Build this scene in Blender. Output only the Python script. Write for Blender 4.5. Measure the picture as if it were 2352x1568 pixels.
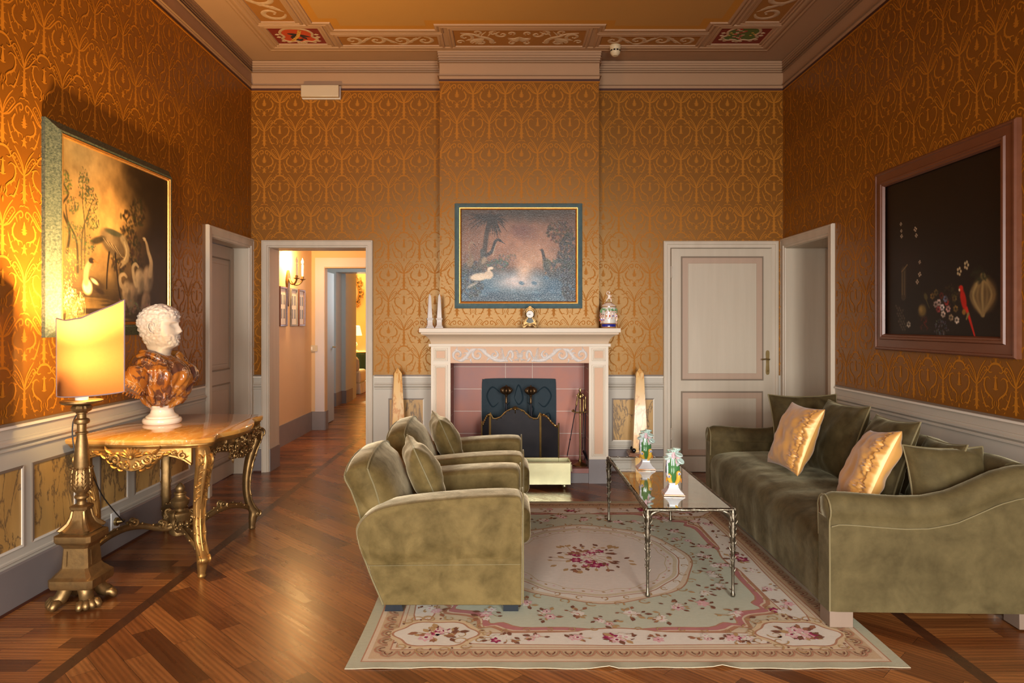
import bpy, math, random
import numpy as np
from mathutils import Vector, Matrix, noise

for _o in list(bpy.data.objects):
    bpy.data.objects.remove(_o)
SC = bpy.context.scene
COL = SC.collection
pi = math.pi
sin, cos = math.sin, math.cos

# ------------------------------------------------------------------ camera
F = 1568.0            # focal length in pixels of the 2352 px wide frame
EYE = 1.386           # camera height
CX, CY = 1166.0, 742.0
cam = bpy.data.cameras.new('camera')
cam.sensor_width = 36.0
cam.lens = 24.0
cam.shift_x = (1176 - CX) / 2352
cam.shift_y = -(784 - CY) / 2352
cam_o = bpy.data.objects.new('camera', cam)
COL.objects.link(cam_o)
cam_o.location = (0, 0, EYE)
cam_o.rotation_euler = (pi / 2, 0, 0)
SC.camera = cam_o


def at(px, py, d):
    """world point seen at pixel px,py at distance d in front of the camera plane"""
    return Vector(((px - CX) * d / F, d, EYE - (py - CY) * d / F))


# ------------------------------------------------------------------ world, exposure
w = bpy.data.worlds.new('sky')
SC.world = w
w.use_nodes = True
bg = w.node_tree.nodes['Background']
bg.inputs[0].default_value = (0.62, 0.78, 1.0, 1)
bg.inputs[1].default_value = 1.0
SC.view_settings.view_transform = 'Standard'
SC.view_settings.look = 'None'
SC.view_settings.exposure = 0.0
SC.view_settings.gamma = 1.0
SC.view_settings.use_curve_mapping = False
SC.cycles.use_denoising = True
SC.cycles.max_bounces = 8
SC.cycles.diffuse_bounces = 5
SC.cycles.glossy_bounces = 4
SC.cycles.transmission_bounces = 6
SC.cycles.sample_clamp_indirect = 6.0
SC.cycles.caustics_reflective = False
SC.cycles.caustics_refractive = False


# ------------------------------------------------------------------ room measures
XL, XR, YB, YR = -2.394, 2.57, 6.37, -2.3      # left, right, back, rear wall faces
ZC = 3.83                                      # ceiling
CHL, CHR, CHY = -0.609, 0.82, 6.125            # chimney breast
ZD = 0.899                                     # dado top
ZF = 3.575                                     # underside of the cornice frieze
WINX = [(-1.75, -0.55), (0.75, 1.95)]          # windows of the rear wall behind the camera
WINZ = (0.35, 2.5)


# ------------------------------------------------------------------ lights
DAY = 230.0
LAMPW, LAMPUP = 50.0, 620.0
SCP, FARP, PASP, CORP = 50.0, 900.0, 16.0, 5.0
def area(name, loc, rot, sx, sy, power, col):
    l = bpy.data.lights.new(name, 'AREA')
    l.shape = 'RECTANGLE'; l.size = sx; l.size_y = sy; l.energy = power; l.color = col
    o = bpy.data.objects.new(name, l); COL.objects.link(o)
    o.location = loc; o.rotation_euler = rot
    return o


def point(name, loc, power, col, r=.03):
    l = bpy.data.lights.new(name, 'POINT')
    l.energy = power; l.color = col; l.shadow_soft_size = r
    o = bpy.data.objects.new(name, l); COL.objects.link(o); o.location = loc
    return o


for i, (a, b) in enumerate(WINX):      # daylight coming through the two windows behind the camera, tilted down and narrowed in spread to dim the upper walls
    lo_ = area('window_daylight', ((a + b) / 2, YR - .12, (WINZ[0] + WINZ[1]) / 2), (-pi / 2 + .50, 0, pi), b - a, WINZ[1] - WINZ[0],
         DAY, (1.0, .955, .90))
    lo_.data.spread = 2.1

# ------------------------------------------------------------------ mesh builder
class MB:
    def __init__(s):
        s.v = []; s.f = []; s.m = []; s.c = []
        s.mi = 0; s.col = None; s.T = None

    def add(s, vs, fs):
        b = len(s.v)
        if s.T is not None:
            vs = [tuple(s.T @ Vector(p)) for p in vs]
        s.v.extend([tuple(p) for p in vs])
        for f in fs:
            s.f.append(tuple(i + b for i in f)); s.m.append(s.mi); s.c.append(s.col)
        return s

    def box(s, x0, y0, z0, x1, y1, z1):
        x0, x1 = min(x0, x1), max(x0, x1); y0, y1 = min(y0, y1), max(y0, y1); z0, z1 = min(z0, z1), max(z0, z1)
        return s.add([(x0, y0, z0), (x1, y0, z0), (x1, y1, z0), (x0, y1, z0), (x0, y0, z1), (x1, y0, z1), (x1, y1, z1), (x0, y1, z1)],
                     [(0, 3, 2, 1), (4, 5, 6, 7), (0, 1, 5, 4), (1, 2, 6, 5), (2, 3, 7, 6), (3, 0, 4, 7)])

    def loft(s, secs, caps=True, closed=True):
        n = len(secs[0]); vs = [p for q in secs for p in q]; fs = []
        for i in range(len(secs) - 1):
            for j in range(n if closed else n - 1):
                k = (j + 1) % n
                fs.append((i * n + j, i * n + k, (i + 1) * n + k, (i + 1) * n + j))
        if caps and closed:
            fs.append(tuple(reversed(range(n))))
            fs.append(tuple(range((len(secs) - 1) * n, len(secs) * n)))
        return s.add(vs, fs)

    def lathe(s, prof, c=(0, 0, 0), seg=24, lobes=0, la=0.0, lz=(0, 99), sq=0):
        secs = []
        for r, z in prof:
            ring = []
            for k in range(seg):
                a = 2 * pi * k / seg
                rr = max(r, 1e-4)
                if lobes and lz[0] <= z <= lz[1]:
                    rr *= 1 + la * abs(cos(a * lobes / 2)) - la * .5
                if sq:
                    rr *= 1 / max(abs(cos(a)), abs(sin(a)))
                ring.append((c[0] + rr * cos(a), c[1] + rr * sin(a), c[2] + z))
            secs.append(ring)
        return s.loft(secs)

    def sqlathe(s, prof, c=(0, 0, 0), rot=0.0, ch=0.0):
        """square section stack; ch = chamfer fraction of the corner"""
        secs = []
        for r, z in prof:
            if ch:
                k = r * (1 - ch)
                q = [(r, -k), (r, k), (k, r), (-k, r), (-r, k), (-r, -k), (-k, -r), (k, -r)]
            else:
                q = [(r, -r), (r, r), (-r, r), (-r, -r)]
            secs.append([(c[0] + x * cos(rot) - y * sin(rot), c[1] + x * sin(rot) + y * cos(rot), c[2] + z) for x, y in q])
        return s.loft(secs)

    def ball(s, c, r, seg=16, rings=10, T=None):
        rx, ry, rz = (r, r, r) if not hasattr(r, '__len__') else r
        secs = []
        for i in range(rings + 1):
            t = pi * i / rings
            rr = max(sin(t), 1e-3)
            secs.append([(rx * rr * cos(2 * pi * k / seg), ry * rr * sin(2 * pi * k / seg), -rz * cos(t)) for k in range(seg)])
        R = T if T is not None else Matrix.Identity(3)
        C = Vector(c)
        return s.loft([[tuple(R @ Vector(p) + C) for p in q] for q in secs])

    def tube(s, path, r, seg=8, caps=True, flat=1.0):
        path = [Vector(p) for p in path]; n = len(path)
        rs = r if hasattr(r, '__len__') else [r] * n
        secs = []; up = None
        for i, p in enumerate(path):
            t = (path[min(i + 1, n - 1)] - path[max(i - 1, 0)])
            if t.length < 1e-9: t = Vector((0, 0, 1))
            t.normalize()
            if up is None:
                up = Vector((0, 0, 1)) if abs(t.z) < .9 else Vector((1, 0, 0))
            up = (up - t * up.dot(t))
            if up.length < 1e-6: up = t.orthogonal()
            up.normalize(); sd = t.cross(up)
            secs.append([tuple(p + (sd * cos(2 * pi * k / seg) + up * flat * sin(2 * pi * k / seg)) * rs[i]) for k in range(seg)])
        return s.loft(secs, caps)

    def prism(s, pts, h0, h1, mp):
        n = len(pts)
        vs = [mp(u, v, h0) for u, v in pts] + [mp(u, v, h1) for u, v in pts]
        fs = [tuple(reversed(range(n))), tuple(range(n, 2 * n))]
        for i in range(n):
            j = (i + 1) % n; fs.append((i, j, n + j, n + i))
        return s.add(vs, fs)

    def frame(s, u0, v0, u1, v1, prof, mp):
        """mitred frame: prof = list of (inset from the outer edge, height)"""
        secs = []
        for a, b, c, d in ((u0, v0, 1, 1), (u1, v0, -1, 1), (u1, v1, -1, -1), (u0, v1, 1, -1), (u0, v0, 1, 1)):
            secs.append([mp(a + c * i, b + d * i, h) for i, h in prof])
        return s.loft(secs, caps=False)

    def sweep(s, plan, prof, closed=False):
        """sweep prof (out, z) along a plan polyline (room interior lies to the left)"""
        n = len(plan); P = [Vector((p[0], p[1])) for p in plan]; secs = []
        for i in range(n):
            if closed or 0 < i < n - 1:
                a = (P[i] - P[i - 1]).normalized(); b = (P[(i + 1) % n] - P[i]).normalized()
            elif i == 0:
                a = b = (P[1] - P[0]).normalized()
            else:
                a = b = (P[i] - P[i - 1]).normalized()
            na = Vector((-a.y, a.x)); nb = Vector((-b.y, b.x))
            m = na + nb; m = m / max(m.dot(na), 1e-3)
            secs.append([(P[i].x + m.x * o, P[i].y + m.y * o, z) for o, z in prof])
        if closed: secs.append(secs[0])
        return s.loft(secs, caps=not closed)

    def ribbon(s, pts, w0, h, mp, w1=None, taper=True, base=0.0):
        """raised round ribbon along a 2D path; widths swell in the middle"""
        n = len(pts); secs = []
        for i, p in enumerate(pts):
            a = pts[max(i - 1, 0)]; b = pts[min(i + 1, n - 1)]
            tx, ty = b[0] - a[0], b[1] - a[1]; L = math.hypot(tx, ty) or 1
            nx, ny = -ty / L, tx / L
            t = i / (n - 1)
            wd = w0 + ((w1 if w1 is not None else w0) - w0) * t
            hh = h
            if taper:
                q = min(1, 3.2 * min(t + .08, 1 - t + .05)); wd *= q; hh = h * (.35 + .65 * q)
            secs.append([mp(p[0] + nx * wd * k, p[1] + ny * wd * k, base + hh * g) for k, g in ((-1, 0), (-.75, .62), (0, 1), (.75, .62), (1, 0))])
        return s.loft(secs, caps=False, closed=False)

    def grid(s, fn, nu, nv, cu=False):
        vs = [fn(i / nu, j / nv) for j in range(nv + 1) for i in range(nu + (0 if cu else 1))]
        n = nu if cu else nu + 1
        fs = [(j * n + i, j * n + (i + 1) % n, (j + 1) * n + (i + 1) % n, (j + 1) * n + i) for j in range(nv) for i in range(nu)]
        return s.add(vs, fs)

    def rbox(s, x0, y0, z0, x1, y1, z1, r, n=6, fn=None, nr=3):
        lo = (x0, y0, z0); hi = (x1, y1, z1)
        tk = []
        for a in range(3):
            L = hi[a] - lo[a]; rr = min(r, L / 2 * .999)
            e = [rr * (1 - math.tan(pi / 4 * (1 - k / nr))) for k in range(nr + 1)]
            mid = [lo[a] + rr + (L - 2 * rr) * k / n for k in range(1, n)]
            tk.append([lo[a] + q for q in e] + mid + [hi[a] - q for q in reversed(e)])
        idx = {}; vs = []; fs = []

        def V(i, j, k):
            key = (i, j, k)
            if key not in idx:
                p = [tk[0][i], tk[1][j], tk[2][k]]
                q = [min(max(p[a], lo[a] + min(r, (hi[a] - lo[a]) / 2 * .999)), hi[a] - min(r, (hi[a] - lo[a]) / 2 * .999)) for a in range(3)]
                d = Vector(p) - Vector(q)
                if d.length > 1e-9:
                    p = list(Vector(q) + d.normalized() * min(r, max(abs(d.x), abs(d.y), abs(d.z)) + 1e-9) if True else p)
                p = tuple(p)
                if fn: p = tuple(fn(*p))
                idx[key] = len(vs); vs.append(p)
            return idx[key]
        N = [len(t) - 1 for t in tk]
        for i in range(N[0]):
            for j in range(N[1]):
                fs.append((V(i, j, 0), V(i, j + 1, 0), V(i + 1, j + 1, 0), V(i + 1, j, 0)))
                fs.append((V(i, j, N[2]), V(i + 1, j, N[2]), V(i + 1, j + 1, N[2]), V(i, j + 1, N[2])))
        for i in range(N[0]):
            for k in range(N[2]):
                fs.append((V(i, 0, k), V(i + 1, 0, k), V(i + 1, 0, k + 1), V(i, 0, k + 1)))
                fs.append((V(i, N[1], k), V(i, N[1], k + 1), V(i + 1, N[1], k + 1), V(i + 1, N[1], k)))
        for j in range(N[1]):
            for k in range(N[2]):
                fs.append((V(0, j, k), V(0, j, k + 1), V(0, j + 1, k + 1), V(0, j + 1, k)))
                fs.append((V(N[0], j, k), V(N[0], j + 1, k), V(N[0], j + 1, k + 1), V(N[0], j, k + 1)))
        return s.add(vs, fs)

    def build(s, name, mats, parent=None, angle=38, sub=0, bevel=0, label=None):
        """parented meshes are given in world coordinates of the thing's own frame ROOT[parent]"""
        vs = s.v; loc = None
        if parent is not None:
            R = parent
            while R.parent is not None: R = R.parent
            Mi = ROOT.get(R.name)
            if Mi is not None:
                vs = [tuple(Mi @ Vector(p)) for p in vs]
        else:
            a = np.array(vs); lo = a.min(0); hi = a.max(0)
            loc = (float((lo[0] + hi[0]) / 2), float((lo[1] + hi[1]) / 2), float(lo[2]))
            vs = (a - np.array(loc)).tolist()
        me = bpy.data.meshes.new(name)
        me.from_pydata(vs, [], s.f)
        if not isinstance(mats, (list, tuple)): mats = [mats]
        for m in mats: me.materials.append(m)
        if len(mats) > 1:
            me.polygons.foreach_set('material_index', s.m)
        me.polygons.foreach_set('use_smooth', [True] * len(s.f))
        if any(c is not None for c in s.c):
            ca = me.color_attributes.new('paint', 'FLOAT_COLOR', 'CORNER')
            buf = []
            for f, c in zip(s.f, s.c):
                c = c or (1, 1, 1)
                buf.extend((c[0], c[1], c[2], 1.0) * len(f))
            ca.data.foreach_set('color', buf)
        me.update()
        me.set_sharp_from_angle(angle=math.radians(angle))
        o = bpy.data.objects.new(name, me); COL.objects.link(o)
        if loc is not None: o.location = loc
        if parent is not None: o.parent = parent
        if bevel:
            b = o.modifiers.new('bevel', 'BEVEL'); b.width = bevel; b.segments = 2; b.limit_method = 'ANGLE'; b.angle_limit = math.radians(40)
        if sub:
            m = o.modifiers.new('subdivision', 'SUBSURF'); m.levels = sub; m.render_levels = sub
        if label: o['label'] = label
        return o


ROOT = {}


def thing(name, label, cat, loc=(0, 0, 0), rot=0.0, group=None, local=False):
    o = bpy.data.objects.new(name, None); COL.objects.link(o)
    o.empty_display_size = .1
    o.location = loc; o.rotation_euler = (0, 0, rot)
    o['label'] = label; o['category'] = cat
    if group: o['group'] = group
    if not local:
        ROOT[o.name] = (Matrix.Translation(loc) @ Matrix.Rotation(rot, 4, 'Z')).inverted()
    return o


def tag(o, label, cat, group=None, kind=None):
    o['label'] = label; o['category'] = cat
    if group: o['group'] = group
    if kind: o['kind'] = kind
    return o


def struct(o):
    o['kind'] = 'structure'
    return o


def copy_tree(o, parent=None):
    c = o.copy(); COL.objects.link(c); c.parent = parent
    for ch in list(o.children): copy_tree(ch, c)
    return c


def smooth_path(pts, k=6, closed=False):
    """Catmull-Rom through the points"""
    n = len(pts); out = []
    P = [tuple(p) for p in pts]
    rng = n if closed else n - 1
    for i in range(rng):
        p0 = P[(i - 1) % n] if closed or i > 0 else P[0]
        p1 = P[i]; p2 = P[(i + 1) % n]
        p3 = P[(i + 2) % n] if closed or i + 2 < n else P[-1]
        for j in range(k):
            t = j / k
            out.append(tuple(.5 * ((2 * b) + (-a + c) * t + (2 * a - 5 * b + 4 * c - d) * t * t + (-a + 3 * b - 3 * c + d) * t ** 3)
                             for a, b, c, d in zip(p0, p1, p2, p3)))
    if not closed: out.append(P[-1])
    return out


def interp(x, xs, ys):
    return float(np.interp(x, xs, ys))


def sm(a, b, x):
    t = min(1, max(0, (x - a) / (b - a))); return t * t * (3 - 2 * t)


# maps from wall coordinates (u, v, height above the surface) to the world
def map_back(y): return lambda u, v, h: (u, y - h, v)
def map_left(x): return lambda u, v, h: (x + h, u, v)
def map_right(x): return lambda u, v, h: (x - h, u, v)
def map_ceil(z): return lambda u, v, h: (u, v, z - h)
def map_floor(z): return lambda u, v, h: (u, v, z + h)
def map_rear(y): return lambda u, v, h: (u, y + h, v)


def scroll(cx, cy, r, a0, turns, sgn, n=26, p=.75, rend=.12):
    """spiral path that winds into its centre"""
    out = []
    for i in range(n):
        t = i / (n - 1)
        rr = r * ((1 - t) ** p * (1 - rend) + rend); a = a0 + sgn * 2 * pi * turns * t
        out.append((cx + rr * cos(a), cy + rr * sin(a)))
    return out


# ------------------------------------------------------------------ materials
def nd(nt, typ, ins=None, **props):
    n = nt.nodes.new(typ)
    for k, v in props.items(): setattr(n, k, v)
    for k, v in (ins or {}).items():
        s_ = n.inputs[k]
        if isinstance(v, bpy.types.NodeSocket): nt.links.new(v, s_)
        else: s_.default_value = v
    return n


def c4(c): return (c[0], c[1], c[2], 1)


def new_mat(name):
    m = bpy.data.materials.new(name); m.use_nodes = True
    nt = m.node_tree
    return m, nt, nt.nodes['Principled BSDF']


def mixc(nt, fac, a, b, blend='MIX'):
    n = nt.nodes.new('ShaderNodeMix'); n.data_type = 'RGBA'; n.blend_type = blend
    for i, v in ((0, fac), (6, a), (7, b)):
        if isinstance(v, bpy.types.NodeSocket): nt.links.new(v, n.inputs[i])
        else: n.inputs[i].default_value = v if i == 0 else (c4(v) if len(v) == 3 else v)
    return n.outputs[2]


def ramp(nt, fac, stops, interp_='LINEAR'):
    n = nt.nodes.new('ShaderNodeValToRGB'); nt.links.new(fac, n.inputs[0])
    n.color_ramp.interpolation = interp_
    e = n.color_ramp.elements
    while len(e) < len(stops): e.new(.5)
    for x, (p, c) in zip(e, stops):
        x.position = p; x.color = c4(c) if hasattr(c, '__len__') else (c, c, c, 1)
    return n.outputs[0]


def coords(nt, scale=(1, 1, 1), rot=(0, 0, 0), kind='Object'):
    tc = nt.nodes.new('ShaderNodeTexCoord')
    mp = nd(nt, 'ShaderNodeMapping', {'Vector': tc.outputs[kind], 'Scale': scale, 'Rotation': rot})
    return mp.outputs[0]


def noise_t(nt, vec, scale, detail=4, rough=.55, dist=0.0):
    return nd(nt, 'ShaderNodeTexNoise', {'Vector': vec, 'Scale': scale, 'Detail': detail, 'Roughness': rough, 'Distortion': dist}).outputs[0]


def bump(nt, bs, h, strength=.3, dist=.01):
    b = nd(nt, 'ShaderNodeBump', {'Height': h, 'Strength': strength, 'Distance': dist})
    nt.links.new(b.outputs[0], bs.inputs['Normal'])


def mat(name, col, rough=.5, metal=0.0, var=None, bmp=None, spec=.5, coat=0.0, sheen=None, attr=False, stretch=(1, 1, 1), trans=0.0, sss=0.0, roughvar=0.0):
    """var = (noise scale, second colour, contrast) ; bmp = (scale, strength, distance)"""
    m, nt, bs = new_mat(name)
    bs.inputs['Roughness'].default_value = rough
    bs.inputs['Metallic'].default_value = metal
    bs.inputs['Specular IOR Level'].default_value = spec
    bs.inputs['Coat Weight'].default_value = coat
    bs.inputs['Coat Roughness'].default_value = .08
    if trans: bs.inputs['Transmission Weight'].default_value = trans
    if sss:
        bs.inputs['Subsurface Weight'].default_value = sss
        bs.inputs['Subsurface Radius'].default_value = (.01, .006, .004)
    if sheen:
        bs.inputs['Sheen Weight'].default_value = sheen[0]
        bs.inputs['Sheen Roughness'].default_value = sheen[1]
        bs.inputs['Sheen Tint'].default_value = c4(sheen[2])
    base = c4(col); vec = coords(nt, stretch)
    src = None
    if attr:
        src = nd(nt, 'ShaderNodeVertexColor', layer_name='paint').outputs[0]
    if var:
        f = noise_t(nt, vec, var[0], 5)
        f = ramp(nt, f, [(.5 - .5 * (1 - var[2]), 0), (.5 + .5 * (1 - var[2]), 1)])
        if src is not None:
            g = mixc(nt, f, (1, 1, 1), var[1]); src = mixc(nt, 1.0, src, g, 'MULTIPLY')
        else:
            src = mixc(nt, f, col, var[1])
        if roughvar:
            r_ = nd(nt, 'ShaderNodeMath', {0: f, 1: roughvar, 2: rough}, operation='MULTIPLY_ADD')
            nt.links.new(r_.outputs[0], bs.inputs['Roughness'])
    if src is not None: nt.links.new(src, bs.inputs['Base Color'])
    else: bs.inputs['Base Color'].default_value = base
    if bmp:
        bump(nt, bs, noise_t(nt, vec, bmp[0], 4), bmp[1], bmp[2])
    return m


MT = {}
# wallpaper: satin ground, matt figure
MT['paper'] = mat('wallpaper_ground', (.195, .066, .005), .38, var=(1.2, (.175, .058, .004), .3), spec=1.0)
MT['paper'].node_tree.nodes['Principled BSDF'].inputs['Specular Tint'].default_value = (1, .68, .32, 1)
MT['figure'] = mat('wallpaper_figure', (.42, .155, .010), .62, spec=.25)
MT['dado'] = mat('dado_paint', (.50, .455, .375), .5, var=(.8, (.45, .41, .34), .3), bmp=(60, .05, .004))
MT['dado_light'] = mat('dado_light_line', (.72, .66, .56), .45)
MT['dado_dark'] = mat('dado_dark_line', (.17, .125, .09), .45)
MT['skirt'] = mat('skirting_paint', (.17, .145, .14), .4, var=(3, (.21, .18, .17), .3))
MT['line_dark'] = mat('dark_red_edge_line', (.06, .015, .006), .6)
MT['cornice'] = mat('cornice_paint', (.45, .27, .145), .6, var=(1.5, (.39, .23, .12), .3))
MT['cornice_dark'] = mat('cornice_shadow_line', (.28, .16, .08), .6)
MT['field'] = mat('ceiling_field', (.50, .27, .07), .7, var=(.9, (.43, .22, .055), .2), bmp=(3, .1, .01))
MT['field_edge'] = mat('ceiling_field_edge', (.50, .22, .025), .7)
MT['panel_ground'] = mat('ceiling_panel_ground', (.33, .135, .022), .7)
MT['red'] = mat('emblem_red_ground', (.20, .018, .008), .6)
MT['door'] = mat('door_paint', (.56, .49, .38), .42, var=(2.2, (.47, .40, .30), .25), stretch=(7, 7, .5), bmp=(9, .08, .004))
MT['door_band'] = mat('door_panel_band', (.46, .33, .235), .45, var=(2.2, (.40, .28, .2), .25), stretch=(7, 7, .5))
MT['door_warm'] = mat('door_paint_warm', (.44, .34, .25), .45, var=(2.2, (.39, .30, .22), .25), stretch=(7, 7, .5))
MT['casing'] = mat('casing_paint', (.60, .53, .42), .42, var=(3, (.50, .42, .32), .3), stretch=(3, 3, .8))
MT['groove'] = mat('casing_groove', (.22, .17, .12), .6)
MT['brass'] = mat('aged_brass', (.46, .33, .14), .38, 1.0, var=(14, (.22, .15, .06), .3), bmp=(30, .1, .003))
MT['brass_pale'] = mat('polished_pale_brass', (.82, .77, .46), .26, 1.0, var=(6, (.56, .54, .32), .5), roughvar=.15)
MT['iron'] = mat('black_iron', (.018, .02, .026), .42, .6, var=(20, (.03, .03, .04), .3))
MT['white'] = mat('white_plastic', (.75, .74, .7), .4)
MT['black'] = mat('black_gloss', (.006, .006, .007), .12)


def marble(name, base, base2, vein, scale=6, angle=.5, rough=.25, stretch=(1, 1, .35), vw=.035, coat=.2, second=None):
    m, nt, bs = new_mat(name)
    v = coords(nt, stretch, (angle, angle * .6, 0))
    n1 = noise_t(nt, v, scale, 6, .62, .6)
    n2 = noise_t(nt, v, scale * .45, 4, .5, 1.2)
    c = mixc(nt, ramp(nt, n2, [(.38, 0), (.62, 1)]), base, base2)
    if second:
        n3 = noise_t(nt, v, scale * .8, 3, .5, 2.0)
        c = mixc(nt, ramp(nt, n3, [(.52, 0), (.58, 1)]), c, second)
    vn = ramp(nt, n1, [(.5 - vw, 0), (.5, 1), (.5 + vw, 0)])
    c = mixc(nt, vn, c, vein)
    nt.links.new(c, bs.inputs['Base Color'])
    bs.inputs['Roughness'].default_value = rough
    bs.inputs['Coat Weight'].default_value = coat
    return m


MT['faux'] = marble('painted_marble_panel', (.56, .34, .11), (.42, .24, .07), (.14, .085, .04), 7, .55, .45, (1, 1, .4), .03, 0)
MT['onyx'] = marble('yellow_marble', (.80, .47, .14), (.74, .52, .25), (.55, .22, .03), 5, .4, .3, (1, 1, .5), .03, .1)
MT['breccia'] = marble('breccia_marble', (.40, .17, .035), (.30, .11, .022), (.55, .42, .32), 8, .5, .14, (1, 1, .55), .012, .6, (.10, .045, .035))
MT['slab'] = marble('marquetry_stone_top', (.66, .32, .07), (.52, .23, .045), (.72, .42, .14), 5, .2, .1, (2.2, .5, 1), .03, .6)
MT['carrara'] = mat('white_marble', (.66, .62, .58), .38, var=(6, (.60, .56, .52), .35), sss=.12)
MT['plinth_stone'] = mat('pale_socle_marble', (.80, .74, .64), .2, var=(5, (.72, .62, .5), .35), coat=.3, sss=.1)
MT['mantel'] = mat('mantel_paint', (.62, .485, .345), .5, var=(2, (.56, .43, .30), .3))
MT['mantel_light'] = mat('mantel_light_paint', (.70, .62, .50), .5)
MT['mantel_peach'] = mat('mantel_peach_panel', (.62, .40, .26), .55)
MT['relief'] = mat('painted_grey_scroll', (.80, .77, .74), .6, var=(40, (.5, .47, .45), .2))
MT['hearth_grey'] = mat('mantel_grey_plinth', (.21, .19, .19), .5, var=(8, (.25, .225, .22), .3))
MT['tile'] = mat('terracotta_tile', (.44, .16, .10), .55, var=(3.6, (.30, .15, .14), .55), bmp=(40, .1, .003))
MT['grout'] = mat('pale_grout', (.60, .46, .40), .8)
MT['fireback'] = mat('cast_iron_fireback', (.006, .017, .026), .6, 0, spec=.25, var=(9, (.012, .030, .042), .3), bmp=(14, .3, .01))
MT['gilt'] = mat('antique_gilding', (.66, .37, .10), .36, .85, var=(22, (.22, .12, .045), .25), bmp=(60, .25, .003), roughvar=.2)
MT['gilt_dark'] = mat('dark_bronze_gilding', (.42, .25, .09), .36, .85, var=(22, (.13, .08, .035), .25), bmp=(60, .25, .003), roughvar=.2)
MT['candle'] = mat('candle_sleeve', (.86, .80, .68), .5, sss=.3)
MT['cable'] = mat('black_cable', (.02, .02, .02), .5)


def wood_floor():
    m, nt, bs = new_mat('oiled_walnut_strip_floor')
    tc = nt.nodes.new('ShaderNodeTexCoord')
    co = tc.outputs['Object']
    sep = nd(nt, 'ShaderNodeSeparateXYZ', {0: co})
    x = sep.outputs[0]

    def planks(rot, seed):
        v = nd(nt, 'ShaderNodeMapping', {'Vector': co, 'Rotation': (0, 0, rot), 'Location': (seed, seed * .7, 0)}).outputs[0]
        b = nd(nt, 'ShaderNodeTexBrick', {'Vector': v, 'Color1': (0, 0, 0, 1), 'Color2': (1, 1, 1, 1), 'Mortar': (.5, .5, .5, 1), 'Scale': 1.0,
                                          'Mortar Size': .0008, 'Mortar Smooth': 0.0, 'Bias': 0.0, 'Brick Width': .62, 'Row Height': .098}, offset=.37)
        gv = nd(nt, 'ShaderNodeVectorMath', {0: v, 1: b.outputs[0]}, operation='ADD').outputs[0]
        gs = nd(nt, 'ShaderNodeMapping', {'Vector': gv, 'Scale': (1.5, 15, 1)}).outputs[0]
        wv = noise_t(nt, gs, 1.3, 4, .5, 1.0)
        rings = nd(nt, 'ShaderNodeTexWave', {'Vector': gs, 'Scale': .9, 'Distortion': 11.0, 'Detail': 3, 'Detail Scale': .7}, bands_direction='Y').outputs[0]
        return b.outputs[0], b.outputs[1], wv, rings
    A = planks(pi / 4, 3.1); B = planks(0.0, 1.3)
    # border strip runs along both long walls
    inb = nd(nt, 'ShaderNodeMath', {0: nd(nt, 'ShaderNodeMath', {0: x, 1: .04}, operation='SUBTRACT').outputs[0]}, operation='ABSOLUTE').outputs[0]
    outer = nd(nt, 'ShaderNodeMath', {0: inb, 1: 1.845}, operation='GREATER_THAN').outputs[0]
    band = nd(nt, 'ShaderNodeMath', {0: nd(nt, 'ShaderNodeMath', {0: nd(nt, 'ShaderNodeMath', {0: inb, 1: 1.822}, operation='SUBTRACT').outputs[0]}, operation='ABSOLUTE').outputs[0], 1: .03}, operation='LESS_THAN').outputs[0]

    def pick(i):
        return mixc(nt, outer, A[i], B[i])
    rnd, mort, gr, rg = pick(0), pick(1), pick(2), pick(3)
    tone = ramp(nt, rnd, [(0, (.10, .032, .009)), (.35, (.22, .072, .018)), (.7, (.29, .10, .025)), (1, (.40, .155, .042))])
    c = mixc(nt, ramp(nt, gr, [(.2, .55), (.6, 0)]), tone, (.08, .022, .006))
    c2 = mixc(nt, .38, c, mixc(nt, rg, c, (.05, .015, .006)))
    c3 = mixc(nt, mort, c2, (.02, .008, .004))
    c4_ = mixc(nt, band, c3, mixc(nt, gr, (.03, .011, .006), (.10, .035, .012)))
    nt.links.new(c4_, bs.inputs['Base Color'])
    r = nd(nt, 'ShaderNodeMath', {0: gr, 1: .18, 2: .2}, operation='MULTIPLY_ADD').outputs[0]
    nt.links.new(r, bs.inputs['Roughness'])
    bump(nt, bs, gr, .06, .003)
    return m


MT['floor'] = wood_floor()

# ================================================================== THE ROOM
def wall(name, mp, u0, u1, v0, v1, th, holes, bands, extra=None, mats=None):
    """wall of full thickness cut by rectangular holes; bands = [(v limit, material index)]"""
    b = MB()
    us = sorted({u0, u1} | {h[0] for h in holes} | {h[1] for h in holes})
    vs = sorted({v0, v1} | {h[2] for h in holes} | {h[3] for h in holes} | {q[0] for q in bands if v0 < q[0] < v1})
    us = [u for u in us if u0 <= u <= u1]; vs = [v for v in vs if v0 <= v <= v1]
    for a, c in zip(us, us[1:]):
        for d, e in zip(vs, vs[1:]):
            mu, mv = (a + c) / 2, (d + e) / 2
            if any(h[0] < mu < h[1] and h[2] < mv < h[3] for h in holes): continue
            mi = 0
            for lim, k in bands:
                if mv < lim: mi = k; break
            b.mi = mi
            p, q = mp(a, d, 0), mp(c, e, -th)
            b.box(*p, *q)
    if extra: extra(b)
    return struct(b.build(name, mats or [MT['dado'], MT['paper'], MT['figure']]))


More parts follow.
